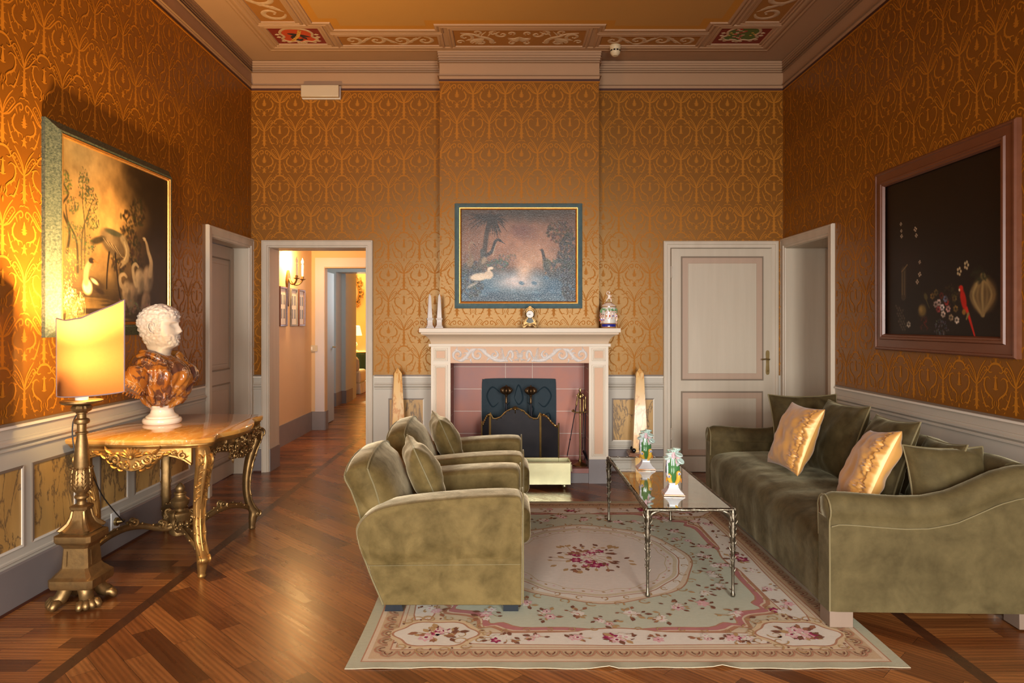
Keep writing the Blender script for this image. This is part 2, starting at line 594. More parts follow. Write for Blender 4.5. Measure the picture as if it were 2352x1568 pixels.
# ---- damask figure: strokes (x, y up, half width) in units of 388 per repeat
TW, TH = .2895, .2665
FAN = [[(0, 2, 9), (0, -60, 11), (0, -120, 17), (0, -188, 9)],
       [(6, -68, 6), (28, -58, 1)], [(8, -112, 7), (38, -124, 1)], [(8, -150, 7), (30, -170, 1)], [(6, -28, 5), (22, -20, 1)],
       [(2, 5, 6), (12, 60, 5), (38, 112, 5), (66, 150, 5), (92, 178, 3)],
       [(4, 0, 5), (42, 24, 5), (84, 74, 5), (112, 106, 4)],
       [(6, 12, 4), (28, 66, 4), (70, 122, 4), (94, 130, 4), (112, 106, 4)],
       [(36, 44, 5), (42, 50, 4)], [(50, 64, 5), (56, 70, 4)], [(64, 84, 5), (70, 90, 4)], [(80, 102, 5), (86, 107, 4)],
       [(44, -28, 1), (56, -66, 5), (72, -112, 6), (98, -158, 8)], [(58, -70, 5), (44, -52, 1)], [(70, -104, 5), (92, -84, 1)], [(82, -130, 5), (60, -140, 1)],
       [(98, -158, 8), (120, -150, 4), (140, -162, 1)]]
MEDA = [[(0, 0, 6), (56, 18, 6), (100, 66, 6), (138, 104, 6), (168, 116, 6), (182, 96, 6), (172, 74, 5), (152, 76, 5), (150, 92, 3)],
        [(112, 78, 5), (124, 58, 5), (132, 34, 1)], [(150, 72, 5), (160, 52, 1)],
        [(112, 32, 6), (92, 2, 8), (86, -34, 8), (104, -68, 8), (134, -82, 7), (142, -112, 5)],
        [(88, -10, 6), (72, -4, 1)], [(88, -44, 6), (74, -54, 1)], [(110, -72, 6), (100, -92, 1)], [(140, -82, 6), (172, -86, 3), (178, -110, 2)],
        [(194, 52, 2), (194, 22, 10), (194, -4, 15), (194, -40, 16)], [(194, -6, 9), (166, -6, 2)], [(194, 18, 6), (176, 16, 1)], [(194, -30, 9), (168, -20, 3)],
        [(194, -100, 3), (194, -128, 14), (194, -160, 9)], [(194, -128, 9), (166, -126, 2)], [(186, -146, 7), (172, -172, 1)],
        [(194, 160, 2), (182, 150, 4), (160, 150, 5), (146, 132, 1)]]
MEDB = [[(194, 158, 9), (160, 152, 8), (136, 132, 7), (122, 104, 5)], [(122, 104, 5), (100, 110, 5), (84, 92, 4)],
        [(150, 160, 6), (146, 180, 1)], [(128, 130, 5), (112, 140, 1)],
        [(122, 104, 4), (136, 92, 5), (160, 96, 3)],
        [(70, 40, 4), (92, 50, 5), (122, 58, 4), (146, 36, 1)],
        [(92, 50, 6), (80, 16, 7), (86, -24, 7), (108, -56, 8), (138, -74, 7), (166, -98, 5)], [(84, -6, 6), (66, 2, 1)], [(96, -44, 6), (80, -60, 1)], [(124, -70, 6), (120, -92, 1)],
        [(194, 76, 3), (194, 60, 9), (194, 34, 8), (194, -6, 15), (194, -30, 9)], [(194, 60, 6), (172, 58, 2)], [(194, -28, 6), (168, -22, 2)],
        [(166, -98, 5), (160, -128, 5), (170, -152, 6), (148, -168, 2)], [(186, -108, 2), (180, -126, 4), (188, -146, 2)],
        [(194, -168, 3), (194, -186, 8), (194, -206, 2)]]


def stroke_quads(st, mir):
    P = smooth_path([(p[0], p[1], p[2]) for p in st], 2) if len(st) > 2 else st
    out = []
    L = []; R = []
    for i, p in enumerate(P):
        a = P[max(i - 1, 0)]; c = P[min(i + 1, len(P) - 1)]
        tx, ty = c[0] - a[0], c[1] - a[1]; n = math.hypot(tx, ty) or 1
        nx, ny = -ty / n * p[2] * .96, tx / n * p[2] * .96
        L.append((p[0] + nx, p[1] + ny)); R.append((p[0] - nx, p[1] - ny))
    for i in range(len(P) - 1):
        q = [R[i], R[i + 1], L[i + 1], L[i]]
        if mir: q = [(-x, y) for x, y in reversed(q)]
        out.append(q)
    return out


def tile_quads():
    q = []; n_ = 0
    k = TW / 388
    for row, med, ox, oy in ((0, MEDA, 0, 0), (1, MEDB, 194, -355)):
        for st in FAN + med:
            for mir in (0, 1):
                if mir and (all(p[0] == 0 for p in st) or all(p[0] == 194 for p in st)): continue
                n_ += 1
                for f in stroke_quads(st, mir):
                    q.append([((x + ox) * k, (y + oy) * k, .0003 + n_ * .000012) for x, y in f])
    return np.array(q)


TILE = tile_quads()
PER = 710 * TW / 388


def damask(b, mp, u0, u1, v0, v1, holes, uo=0.0, vo=3.44, h=.0005, mi=2):
    quads = []
    for i in range(int((u0 - uo) / TW) - 2, int((u1 - uo) / TW) + 2):
        for j in range(-1, int((vo - v0) / PER) + 2):
            quads.append(TILE + np.array([uo + i * TW, vo - j * PER, 0]))
    q = np.concatenate(quads)
    ok = (q[:, :, 0].min(1) > u0) & (q[:, :, 0].max(1) < u1) & (q[:, :, 1].min(1) > v0) & (q[:, :, 1].max(1) < v1)
    for a, c, d, e in holes:
        ok &= ~((q[:, :, 0].max(1) > a) & (q[:, :, 0].min(1) < c) & (q[:, :, 1].max(1) > d) & (q[:, :, 1].min(1) < e))
    q = q[ok]
    base = len(b.v)
    hh = h
    b.v.extend([mp(float(u), float(v), float(hh)) for u, v, hh in q.reshape(-1, 3)])
    n = len(q)
    b.f.extend([(base + 4 * i, base + 4 * i + 1, base + 4 * i + 2, base + 4 * i + 3) for i in range(n)])
    b.m.extend([mi] * n); b.c.extend([None] * n)


# openings (u0, u1, z0, z1)
DW = (-2.226, -1.320, 0, 2.093)          # doorway into the corridor, back wall
DL = (5.50, 6.30, 0, 2.08)               # left wall door
DR = (5.45, 6.30, 0, 2.08)               # right wall door
MB_ = map_back(YB); ML = map_left(XL); MR = map_right(XR)
BANDS = [(ZD, 0), (9, 1)]


def fig_back(b):
    damask(b, MB_, XL, CHL - .002, ZD + .01, ZF - .01, [(-2.29, -1.244, 0, 2.154)], uo=-2.126)
    damask(b, MB_, CHR + .002, XR, ZD + .01, ZF - .01, [(1.45, 2.52, 0, 2.15)], uo=1.037)
wall('wall_back', MB_, XL, XR, 0, ZC, .27, [DW], BANDS, fig_back)


def fig_left(b):
    damask(b, ML, YR + .3, YB, ZD + .01, ZF - .01, [(5.36, 6.37, 0, 2.17), (3.53, 4.76, 1.33, 2.43)], uo=.05)
wall('wall_left', ML, YR, YB, 0, ZC, .2, [DL], BANDS, fig_left)


def fig_right(b):
    damask(b, MR, YR + .3, YB, ZD + .01, ZF - .01, [(5.34, 6.37, 0, 2.17), (3.45, 4.68, 1.23, 2.38)], uo=.12)
wall('wall_right', MR, YR, YB, 0, ZC, .42, [DR], BANDS, fig_right)
wall('wall_rear', map_rear(YR), XL, XR, 0, ZC, .25, [(a, c, WINZ[0], WINZ[1]) for a, c in WINX], BANDS)

# chimney breast
b = MB(); b.mi = 1
b.box(CHL, CHY, 1.09, CHR, YB, ZC)
b.mi = 0
b.box(CHL, CHY, 0, -.512, YB, 1.09); b.box(.722, CHY, 0, CHR, YB, 1.09)
damask(b, map_back(CHY), CHL, CHR, 1.36, ZF - .01, [(-.45, .65, 1.55, 2.4)], uo=-.6, vo=3.44)
struct(b.build('wall_chimney', [MT['dado'], MT['paper'], MT['figure']]))

# windows of the rear wall (behind the camera)
for i, (a, c) in enumerate(WINX):
    b = MB(); mp = map_rear(YR)
    b.frame(a, WINZ[0], c, WINZ[1], [(0, -.2), (0, .02), (.06, .02), (.06, -.2)], mp)
    m_ = (a + c) / 2
    b.box(m_ - .03, YR - .08, WINZ[0], m_ + .03, YR - .03, WINZ[1])
    for k in (1, 2):
        z = WINZ[0] + (WINZ[1] - WINZ[0]) * k / 3
        b.box(a, YR - .075, z - .015, c, YR - .035, z + .015)
    struct(b.build('window_%d' % (i + 1), MT['casing']))

# floor runs through the enfilade
b = MB(); b.box(-4.0, YR - .3, -.08, 3.2, 17.2, 0)
struct(b.build('floor', MT['floor']))
for o in [o for o in bpy.data.objects if o.name == 'floor']:      # keep the floor's own origin at the world origin so the planks line up
    off = Vector(o.location); o.data.transform(Matrix.Translation(off)); o.location = (0, 0, 0)

PLAN = [(XL, YR), (XR, YR), (XR, YB), (CHR, YB), (CHR, CHY), (CHL, CHY), (CHL, YB), (XL, YB)]
# ---- cornice
z = ZF
b = MB()
b.mi = 0
prof = [(0, z), (.012, z), (.012, z + .012), (.018, z + .014), (.018, z + .026), (.01, z + .03), (.01, z + .145), (.02, z + .15), (.02, z + .162), (.032, z + .168),
        (.032, z + .182), (.042, z + .19), (.042, z + .205), (.054, z + .212), (.054, z + .226), (.064, z + .235), (.066, z + .25), (.0, z + .256)]
b.sweep(PLAN, [(o * .3, q) for o, q in prof], True)
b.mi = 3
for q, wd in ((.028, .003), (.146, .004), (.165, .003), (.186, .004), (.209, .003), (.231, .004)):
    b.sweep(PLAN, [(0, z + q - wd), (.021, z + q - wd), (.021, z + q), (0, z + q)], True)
b.mi = 1
b.sweep(PLAN, [(0, z - .022), (.004, z - .022), (.004, z), (0, z)], True)
b.mi = 2
b.sweep(PLAN, [(0, z - .032), (.006, z - .032), (.006, z - .022), (0, z - .022)], True)
struct(b.build('trim_1', [MT['cornice'], MT['line_dark'], MT['figure'], MT['cornice_dark']], angle=25))

# ---- dado mouldings and skirting
def dado_run(name, plan, bname):
    b = MB(); z = ZD
    b.mi = 2
    b.sweep(plan, [(0, z + .006), (.006, z + .006), (.006, z - .006), (0, z - .006)])
    b.mi = 1
    b.sweep(plan, [(0, z - .006), (.014, z - .008), (.014, z - .02), (0, z - .02)])
    b.mi = 0
    b.sweep(plan, [(0, z - .07), (.008, z - .072), (.008, z - .08), (.02, z - .088), (.02, z - .098), (.006, z - .112), (.012, z - .118), (.012, z - .126), (0, z - .13)])
    b.sweep(plan, [(0, .245), (.006, .24), (.006, .23), (0, .225)])
    struct(b.build(name, [MT['dado'], MT['dado_light'], MT['dado_dark']], angle=25))
    b = MB()
    b.sweep(plan, [(0, 0), (.012, 0), (.012, .205), (.004, .212), (0, .212)])
    b.mi = 1
    b.sweep(plan, [(.0121, 0), (.018, 0), (.018, .012), (.0121, .012)])
    struct(b.build(bname, [MT['skirt'], MT['line_dark']], angle=25))


dado_run('trim_2', [(XL, 5.39), (XL, YR)], 'baseboard_left')
dado_run('trim_3', [(-2.292, YB), (XL, YB)], 'baseboard_back_left')
dado_run('trim_4', [(-.664, YB), (-1.243, YB)], 'baseboard_back')
dado_run('trim_5', [(1.45, YB), (.872, YB)], 'baseboard_back_right')
dado_run('trim_6', [(XR, YR), (XR, 5.34)], 'baseboard_right')


def dado_panels(name, mp, rects, z0=.297, z1=.673):
    b = MB()
    for a, c in rects:
        b.mi = 0
        b.prism([(a, z0), (c, z0), (c, z1), (a, z1)], 0.0, .002, mp)
        fr = .012
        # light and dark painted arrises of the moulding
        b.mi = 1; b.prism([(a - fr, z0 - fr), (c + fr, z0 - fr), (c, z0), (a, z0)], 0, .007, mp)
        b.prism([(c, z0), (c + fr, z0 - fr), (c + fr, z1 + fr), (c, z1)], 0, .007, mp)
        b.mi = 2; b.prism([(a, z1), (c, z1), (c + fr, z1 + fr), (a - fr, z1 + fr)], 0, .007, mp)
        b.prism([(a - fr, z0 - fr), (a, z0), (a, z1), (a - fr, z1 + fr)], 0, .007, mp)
    struct(b.build(name, [MT['faux'], MT['dado_light'], MT['dado_dark']]))


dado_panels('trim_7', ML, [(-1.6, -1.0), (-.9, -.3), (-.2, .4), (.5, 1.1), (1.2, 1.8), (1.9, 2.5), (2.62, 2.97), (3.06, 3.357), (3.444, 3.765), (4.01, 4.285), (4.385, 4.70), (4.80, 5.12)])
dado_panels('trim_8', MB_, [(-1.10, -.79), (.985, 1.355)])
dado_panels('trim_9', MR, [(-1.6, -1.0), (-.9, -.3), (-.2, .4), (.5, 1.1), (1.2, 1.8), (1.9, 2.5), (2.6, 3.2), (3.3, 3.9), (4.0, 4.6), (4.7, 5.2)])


# ---- door casings
CPROF = [(0, 0), (0, .022), (.006, .03), (.018, .03), (.022, .024), (.026, .024), (.068, .022), (.072, .014), (.09, .014), (.092, 0)]


def casing(name, mp, u0, u1, z1, wd, mats=None):
    k = wd / .092
    secs = []
    b = MB()
    for (u, v, c, d) in ((u0 - wd, 0, 1, 0), (u0 - wd, z1 + wd, 1, -1), (u1 + wd, z1 + wd, -1, -1), (u1 + wd, 0, -1, 0)):
        secs.append([mp(u + c * i * k, v + d * i * k, h) for i, h in CPROF])
    b.loft(secs, caps=False)
    return struct(b.build(name, mats or MT['casing'], angle=25))


casing('trim_10', MB_, DW[0], DW[1], DW[3], .065)
casing('trim_11', ML, DL[0], DL[1], DL[3], .09)
casing('trim_12', MR, DR[0], DR[1], DR[3], .09)
# plain cream lining of the openings
b = MB()
for (mp, D, t) in ((MB_, DW, .27), (ML, DL, .2), (MR, DR, .42)):
    for (a, c, d, e) in ((D[0], D[0] + .004, 0, D[3]), (D[1] - .004, D[1], 0, D[3]), (D[0], D[1], D[3] - .004, D[3])):
        p, q = mp(a, d, .001), mp(c, e, -t); b.box(*p, *q)
struct(b.build('trim_13', MT['door']))
b = MB()
for xx in (DW[0] + .004, DW[1] - .012):
    b.box(xx, YB + .001, 0, xx + .008, YB + .27, .21)
struct(b.build('trim_14', MT['skirt']))


def door_leaf(name, mp, u0, u1, z1, h0, h1, panels, mats, proud=.006):
    b = MB()
    b.prism([(u0, .006), (u1, .006), (u1, z1), (u0, z1)], h0, h1, mp)
    for (a, c, d, e) in panels:
        b.mi = 2
        b.frame(a - .012, d - .012, c + .012, e + .012, [(0, h1), (.003, h1 + proud), (.011, h1 + proud), (.014, h1 + .001)], mp)
        b.mi = 1
        b.frame(a, d, c, e, [(0, h1 + .0006), (.001, h1 + .001), (.043, h1 + .001), (.044, h1 + .0006)], mp)
        b.mi = 0
        b.frame(a + .044, d + .044, c - .044, e - .044, [(0, h1), (.004, h1 + .003), (.006, h1 + .003)], mp)
        b.prism([(a + .05, d + .05), (c - .05, d + .05), (c - .05, e - .05), (a + .05, e - .05)], h1, h1 + .003, mp)
    return struct(b.build(name, mats, angle=25))


# door in the left wall, closed at the back of its reveal
door_leaf('door_1', ML, 5.505, 6.295, 2.07, -.17, -.13, [(5.60, 6.19, .98, 1.95), (5.60, 6.19, .15, .84)], [MT['door_warm'], MT['door_warm'], MT['groove']])
door_leaf('door_4', MR, 5.455, 6.295, 2.07, -.40, -.36, [(5.56, 6.18, .98, 1.95), (5.56, 6.18, .15, .84)], [MT['door_warm'], MT['door_warm'], MT['groove']])
# cream door of the back wall, flush with its frame
d3 = thing('door_3', 'closed cream panelled door right of the fireplace', 'door', (2.0, YB, 0))
del d3['label'], d3['category']; d3['kind'] = 'structure'
b = MB()
secs = [[MB_(u + c * i, v + d * i, h) for i, h in [(0, 0), (0, .03), (.012, .036), (.03, .036), (.034, .028), (.062, .028), (.066, .02), (.07, 0)]]
        for (u, v, c, d) in ((1.450, 0, 1, 0), (1.450, 2.150, 1, -1), (2.518, 2.150, -1, -1), (2.518, 0, -1, 0))]
b.loft(secs, caps=False); b.build('door_frame', MT['casing'], d3, angle=25)
b = MB()
b.prism([(1.522, .008), (2.472, .008), (2.472, 2.078), (1.522, 2.078)], .0, .026, MB_)
for (a, c, d, e) in ((1.622, 2.366, .866, 1.995), (1.622, 2.362, .16, .742)):
    b.mi = 2; b.frame(a - .012, d - .012, c + .012, e + .012, [(0, .026), (.003, .032), (.010, .032), (.014, .027)], MB_)
    b.mi = 1; b.frame(a, d, c, e, [(0, .0262), (.002, .028), (.052, .028), (.054, .0262)], MB_)
    b.mi = 0; b.prism([(a + .058, d + .058), (c - .058, d + .058), (c - .058, e - .058), (a + .058, e - .058)], .026, .031, MB_)
leaf = b.build('door_leaf', [MT['door'], MT['door_band'], MT['groove']], d3, angle=25)
b = MB()
pz = EYE - (860 - CY) / 246.2; pt = EYE - (804 - CY) / 246.2; ux = (1760.5 - CX) / 246.2
b.prism(smooth_path([(ux - .017, pz + .02), (ux, pz), (ux + .017, pz + .02), (ux + .014, (pz + pt) / 2), (ux + .017, pt - .02), (ux, pt), (ux - .017, pt - .02), (ux - .014, (pz + pt) / 2)], 4, True), .026, .031, MB_)
b.tube([(ux, YB - .03, pz + .145), (ux, YB - .07, pz + .145)], .008, 10)
b.tube([(ux + .004, YB - .07, pz + .145), (ux - .035, YB - .072, pz + .148), (ux - .07, YB - .07, pz + .144)], [.007, .006, .008], 10)
b.ball((ux, YB - .034, pz + .035), .007)
b.build('door_handle', MT['brass'], leaf)
for hz in (1.86, .36):
    b = MB(); b.tube([(1.519, YB - .04, hz - .045), (1.519, YB - .04, hz + .045)], .006, 8); b.ball((1.519, YB - .04, hz + .05), .007, 8, 6); b.ball((1.519, YB - .04, hz - .05), .007, 8, 6)
    b.box(1.519, YB - .036, hz - .04, 1.535, YB - .027, hz + .04)
    b.build('hinge', MT['casing'], d3)


# ---- ceiling, painted coffers with scrollwork
def acanthus(b, mp, cx, cy, r, a0, sgn, wd, h, turns=1.05, leaves=7):
    sp = scroll(cx, cy, r, a0, turns, sgn, 26, .8, .16)
    b.ribbon(sp, wd, h, mp, wd * .55)
    for i in range(leaves):                     # lobes breaking away from the outside of the spiral
        k = 2 + int(i * 20 / leaves); p = sp[k]; q = sp[k + 1]
        ang = math.atan2(q[1] - p[1], q[0] - p[0]) - sgn * .65
        L = wd * (2.4 - 1.2 * i / leaves)
        pts = [(p[0] + L * t * cos(ang + sgn * .9 * t), p[1] + L * t * sin(ang + sgn * .9 * t)) for t in (0, .3, .6, .85, 1)]
        b.ribbon(pts, wd * .5, h * .8, mp, wd * .12)
    e = sp[-1]
    b.ribbon([(e[0] - wd * .4, e[1]), (e[0], e[1]), (e[0] + wd * .4, e[1])], wd * .45, h * 1.1, mp)


def scroll_band(b, mp, along, u0, u1, v0, v1, n, h=.006, flip=1, wf=.125):
    """running acanthus scroll filling the rectangle; along='u' or 'v'"""
    if along == 'v':
        mp2 = lambda u, v, hh: mp(v, u, hh)
        u0, u1, v0, v1 = v0, v1, u0, u1
    else:
        mp2 = mp
    H = v1 - v0; step = (u1 - u0) / n; vm = (v0 + v1) / 2
    prev = None
    for i in range(n):
        cx = u0 + step * (i + .5); s = flip * (1 if i % 2 == 0 else -1)
        r = min(H * .40, step * .46)
        acanthus(b, mp2, cx, vm, r, pi / 2 * s + pi * (0 if s * flip > 0 else 0), -s, H * wf, h)
        if i < n - 1:                            # stem that links two spirals
            nx = cx + step
            pts = smooth_path([(cx - r * .5, vm + s * r * .9), (cx + r * .3, vm + s * r * 1.02), (cx + step * .5, vm), (nx - r * .3, vm - s * r * 1.02)], 5)
            b.ribbon(pts, H * wf * .8, h, mp2)
            for sg in (-1, 1):
                c_ = (cx + step * .5, vm)
                b.ribbon([(c_[0], c_[1]), (c_[0] + .06 * H * sg, c_[1] + s * sg * .16 * H * -1), (c_[0] + .22 * H * sg, c_[1] - s * sg * .34 * H)], H * .07, h, mp2)


b = MB(); mc = map_ceil(ZC)
b.mi = 0
b.box(XL - .2, YR - .2, ZC, XR + .4, YB + .25, ZC + .1)
CM = .1                                                # symmetry axis in x
def outline_ring(b, pts, prof, mi):
    """mitred moulding along a closed axis-aligned outline on the ceiling; prof=(offset inward, height)"""
    n = len(pts); secs = []
    for i in range(n + 1):
        p = pts[i % n]; a = pts[(i - 1) % n]; c = pts[(i + 1) % n]
        d1 = Vector((p[0] - a[0], p[1] - a[1])).normalized(); d2 = Vector((c[0] - p[0], c[1] - p[1])).normalized()
        n1 = Vector((-d1.y, d1.x)); n2 = Vector((-d2.y, d2.x)); m_ = n1 + n2; m_ /= max(m_.dot(n1), 1e-3)
        secs.append([mc(p[0] + m_.x * o, p[1] + m_.y * o, h) for o, h in prof])
    b.mi = mi; b.loft(secs, caps=False)


YN = -1.7                                              # near end of the ceiling layout (behind the camera)
xa, xb = -2.137, 2 * CM + 2.137                        # outer moulding
ring = [(xa, YN), (xb, YN), (xb, 6.115), (xa, 6.115)]
outline_ring(b, ring, [(0, 0), (.004, .008), (.018, .012), (.03, .006), (.04, .01), (.06, .014), (.075, .012), (.085, .004), (.1, .003)], 0)
# stepped inner outline of the frieze band, towards the ochre field
def mir(x): return 2 * CM - x
fo = [(-1.603, YN + .6), (mir(-1.603), YN + .6), (mir(-1.603), 5.556), (mir(-1.46), 5.556), (mir(-1.46), 5.69), (mir(-.59), 5.69), (mir(-.59), 5.59),
      (-.59, 5.59), (-.59, 5.69), (-1.46, 5.69), (-1.46, 5.556), (-1.603, 5.556)]
b.mi = 2
inner = [(x, y) for x, y in fo]
b.prism(list(reversed(inner)), .0, .002, mc)
b.mi = 1
def inset(pts, o):
    n = len(pts); out = []
    for i in range(n):
        p = pts[i]; a = pts[i - 1]; c = pts[(i + 1) % n]
        d1 = Vector((p[0] - a[0], p[1] - a[1])).normalized(); d2 = Vector((c[0] - p[0], c[1] - p[1])).normalized()
        n1 = Vector((-d1.y, d1.x)); n2 = Vector((-d2.y, d2.x)); m_ = n1 + n2; m_ /= max(m_.dot(n1), 1e-3)
        out.append((p[0] + m_.x * o, p[1] + m_.y * o))
    return out
b.prism(list(reversed(inset(inner, .085))), .002, .0028, mc)
outline_ring(b, fo, [(-.055, 0), (-.05, .008), (-.035, .013), (-.02, .007), (-.012, .012), (0, .015), (.012, .012), (.018, .0)], 0)
# panels
fprof = [(-.05, 0), (-.045, .009), (-.03, .013), (-.022, .006), (-.012, .010), (0, .011), (.004, .001)]


def cpanel(u0, v0, u1, v1, mi):
    b.mi = mi; b.prism([(u0, v0), (u0, v1), (u1, v1), (u1, v0)], 0, .0015, mc)
    b.mi = 0; b.frame(u0, v0, u1, v1, fprof, mc)


for sx in (1, -1):
    X = (lambda x: x) if sx == 1 else (lambda x: mir(x))
    def R4(a, c): p, q = X(a), X(c); return min(p, q), max(p, q)
    a, c = R4(-2.0, -1.573); cpanel(a, 5.64, c, 5.97, 4)
    a, c = R4(-1.45, -.60); cpanel(a, 5.80, c, 6.0, 3); b.mi = 5; scroll_band(b, mc, 'u', a + .01, c - .01, 5.81, 5.99, 4, .006, sx)
    a, c = R4(-2.0, -1.72); cpanel(a, -.9, c, 5.53, 3)
    b.mi = 5; scroll_band(b, mc, 'v', a + .01, c - .01, 3.2, 5.52, 9, .006, sx, .115)
cpanel(-.46, 5.68, .66, 6.015, 3)
b.mi = 5
cx, cy = CM, 5.85
for s in (-1, 1):                                       # centre panel: palmette between two winged beasts and scrolls
    for k in range(5):
        aa = pi / 2 - s * (.15 + .28 * k)
        b.ribbon([(cx, cy - .02), (cx + .05 * cos(aa), cy + .05 * sin(aa)), (cx + .1 * cos(aa - s * .3), cy + .1 * sin(aa - s * .3))], .012, .007, mc)
    acanthus(b, mc, cx + s * .15, cy - .07, .055, -pi / 2 + .3 * s, s, .016, .007)
    acanthus(b, mc, cx + s * .46, cy - .02, .07, pi / 2, s, .02, .007)
    for (ux_, uy_, ur, ua) in ((.33, .085, .045, 0), (.40, .09, .04, 2), (.22, -.10, .04, 4), (.36, -.11, .045, 1), (.51, .08, .035, 3), (.06, .10, .03, 5), (.07, -.09, .035, 2)):
        acanthus(b, mc, cx + s * ux_, cy + uy_, ur, ua if s > 0 else pi - ua, s, .013, .006, 1.0, 6)
    body = smooth_path([(cx + s * .2, cy + .09), (cx + s * .235, cy + .1), (cx + s * .24, cy + .05), (cx + s * .28, cy + .0), (cx + s * .34, cy - .03), (cx + s * .40, cy - .08), (cx + s * .5, cy - .1)], 5)
    b.ribbon(body, .03, .009, mc, .012)
    for k in range(6):
        aa = .2 + .2 * k
        b.ribbon([(cx + s * .3, cy), (cx + s * (.3 + .07 * cos(aa)), cy + .08 * sin(aa) + .01), (cx + s * (.3 + .15 * cos(aa)), cy + .13 * sin(aa))], .013, .007, mc)
    for k in (0, 1):
        b.ribbon([(cx + s * (.27 + .06 * k), cy - .03), (cx + s * (.25 + .06 * k), cy - .08), (cx + s * (.22 + .06 * k), cy - .13)], .01, .007, mc)


def shield(cx, cy, sx):
    S = [(-.02, -.15), (.09, -.13), (.135, -.06), (.12, .01), (.15, .06), (.10, .11), (.04, .1), (0, .125)]
    pts = smooth_path([(cx + x, cy + y) for x, y in S] + [(cx - x, cy + y) for x, y in reversed(S[1:-1])], 4, True)
    b.mi = 5; b.ribbon(pts + [pts[0]], .012, .006, mc, taper=False, base=.002)
    b.mi = 6 if sx > 0 else 7
    b.prism(list(reversed(pts)), .001, .0025, mc)
    b.mi = 5
    for (x, y, r) in ((-.15, .1, .02), (-.11, .125, .018), (0, .14, .022), (.03, .135, .016), (-.03, .135, .016), (.15, .1, .02), (.11, .125, .018), (.165, .02, .022), (.165, -.03, .02), (-.165, .02, .02), (-.165, -.03, .02), (0, -.155, .014)):
        b.ribbon([(cx + x - r, cy + y), (cx + x, cy + y), (cx + x + r, cy + y)], r * .9, .006, mc, base=.002)
    if sx > 0:
        b.mi = 8                                         # black bird under a yellow bend with small strokes
        b.ribbon(smooth_path([(cx - .075, cy - .05), (cx - .02, cy - .03), (cx + .03, cy - .01), (cx + .1, cy + .015)], 4), .022, .002, mc, base=.0025)
        b.ribbon(smooth_path([(cx - .02, cy - .02), (cx - .05, cy + .03), (cx - .01, cy + .08), (cx + .03, cy + .05)], 4), .02, .002, mc, base=.0025)
        b.ribbon([(cx + .02, cy), (cx + .05, cy + .04), (cx + .06, cy + .07)], .016, .002, mc, base=.0025)
        b.mi = 9; b.ribbon([(cx - .08, cy + .1), (cx, cy), (cx + .05, cy - .12)], .015, .002, mc, taper=False, base=.0045)
        b.mi = 8
        for k in range(7):
            t = (k + .5) / 7; x = cx - .08 + .13 * t; y = cy + .1 - .22 * t
            b.ribbon([(x - .01, y - .006), (x, y), (x + .01, y + .006)], .0025, .001, mc, taper=False, base=.0064)
    else:
        rr = random.Random(4)
        for k in range(26):
            x = cx - .03 + rr.uniform(-.045, .045) + (.05 if k % 2 else 0) * 0; y = cy - .12 + .22 * k / 26
            b.mi = 5 if k % 2 else 10
            b.ribbon([(x - .014, y), (x, y), (x + .014, y)], .009, .002, mc, base=.003, taper=False)
        for gx in (-.095, .085):
            for k in range(3):
                b.mi = 9; a_ = k * 2.1
                b.ribbon([(cx + gx + .016 * cos(a_) - .012, cy - .01 + .03 * sin(a_)), (cx + gx + .016 * cos(a_), cy - .01 + .03 * sin(a_)), (cx + gx + .016 * cos(a_) + .012, cy - .01 + .03 * sin(a_))], .01, .002, mc, base=.003)


shield(-1.785, 5.81, 1)
shield(mir(-1.785), 5.78, -1)
MT['emb_red'] = mat('shield_scarlet', (.50, .06, .012), .6)
MT['emb_green'] = mat('shield_green', (.09, .14, .025), .6)
MT['emb_yel'] = mat('shield_yellow', (.70, .36, .06), .6)
MT['emb_blk'] = mat('shield_black', (.02, .015, .015), .6)
MT['emb_scar'] = mat('shield_bright_red', (.42, .03, .02), .6)
MT['cscroll'] = mat('ceiling_scrollwork', (.60, .42, .25), .6, var=(50, (.4, .25, .13), .2))
struct(b.build('ceiling', [MT['cornice'], MT['field'], MT['field_edge'], MT['panel_ground'], MT['red'], MT['cscroll'], MT['emb_red'], MT['emb_green'], MT['emb_blk'], MT['emb_yel'], MT['emb_scar']], angle=30))

# ================================================================== PAINTINGS
def s2l(c): return tuple(((x / 255) / 12.92 if x / 255 <= .04045 else ((x / 255 + .055) / 1.055) ** 2.4) for x in c)


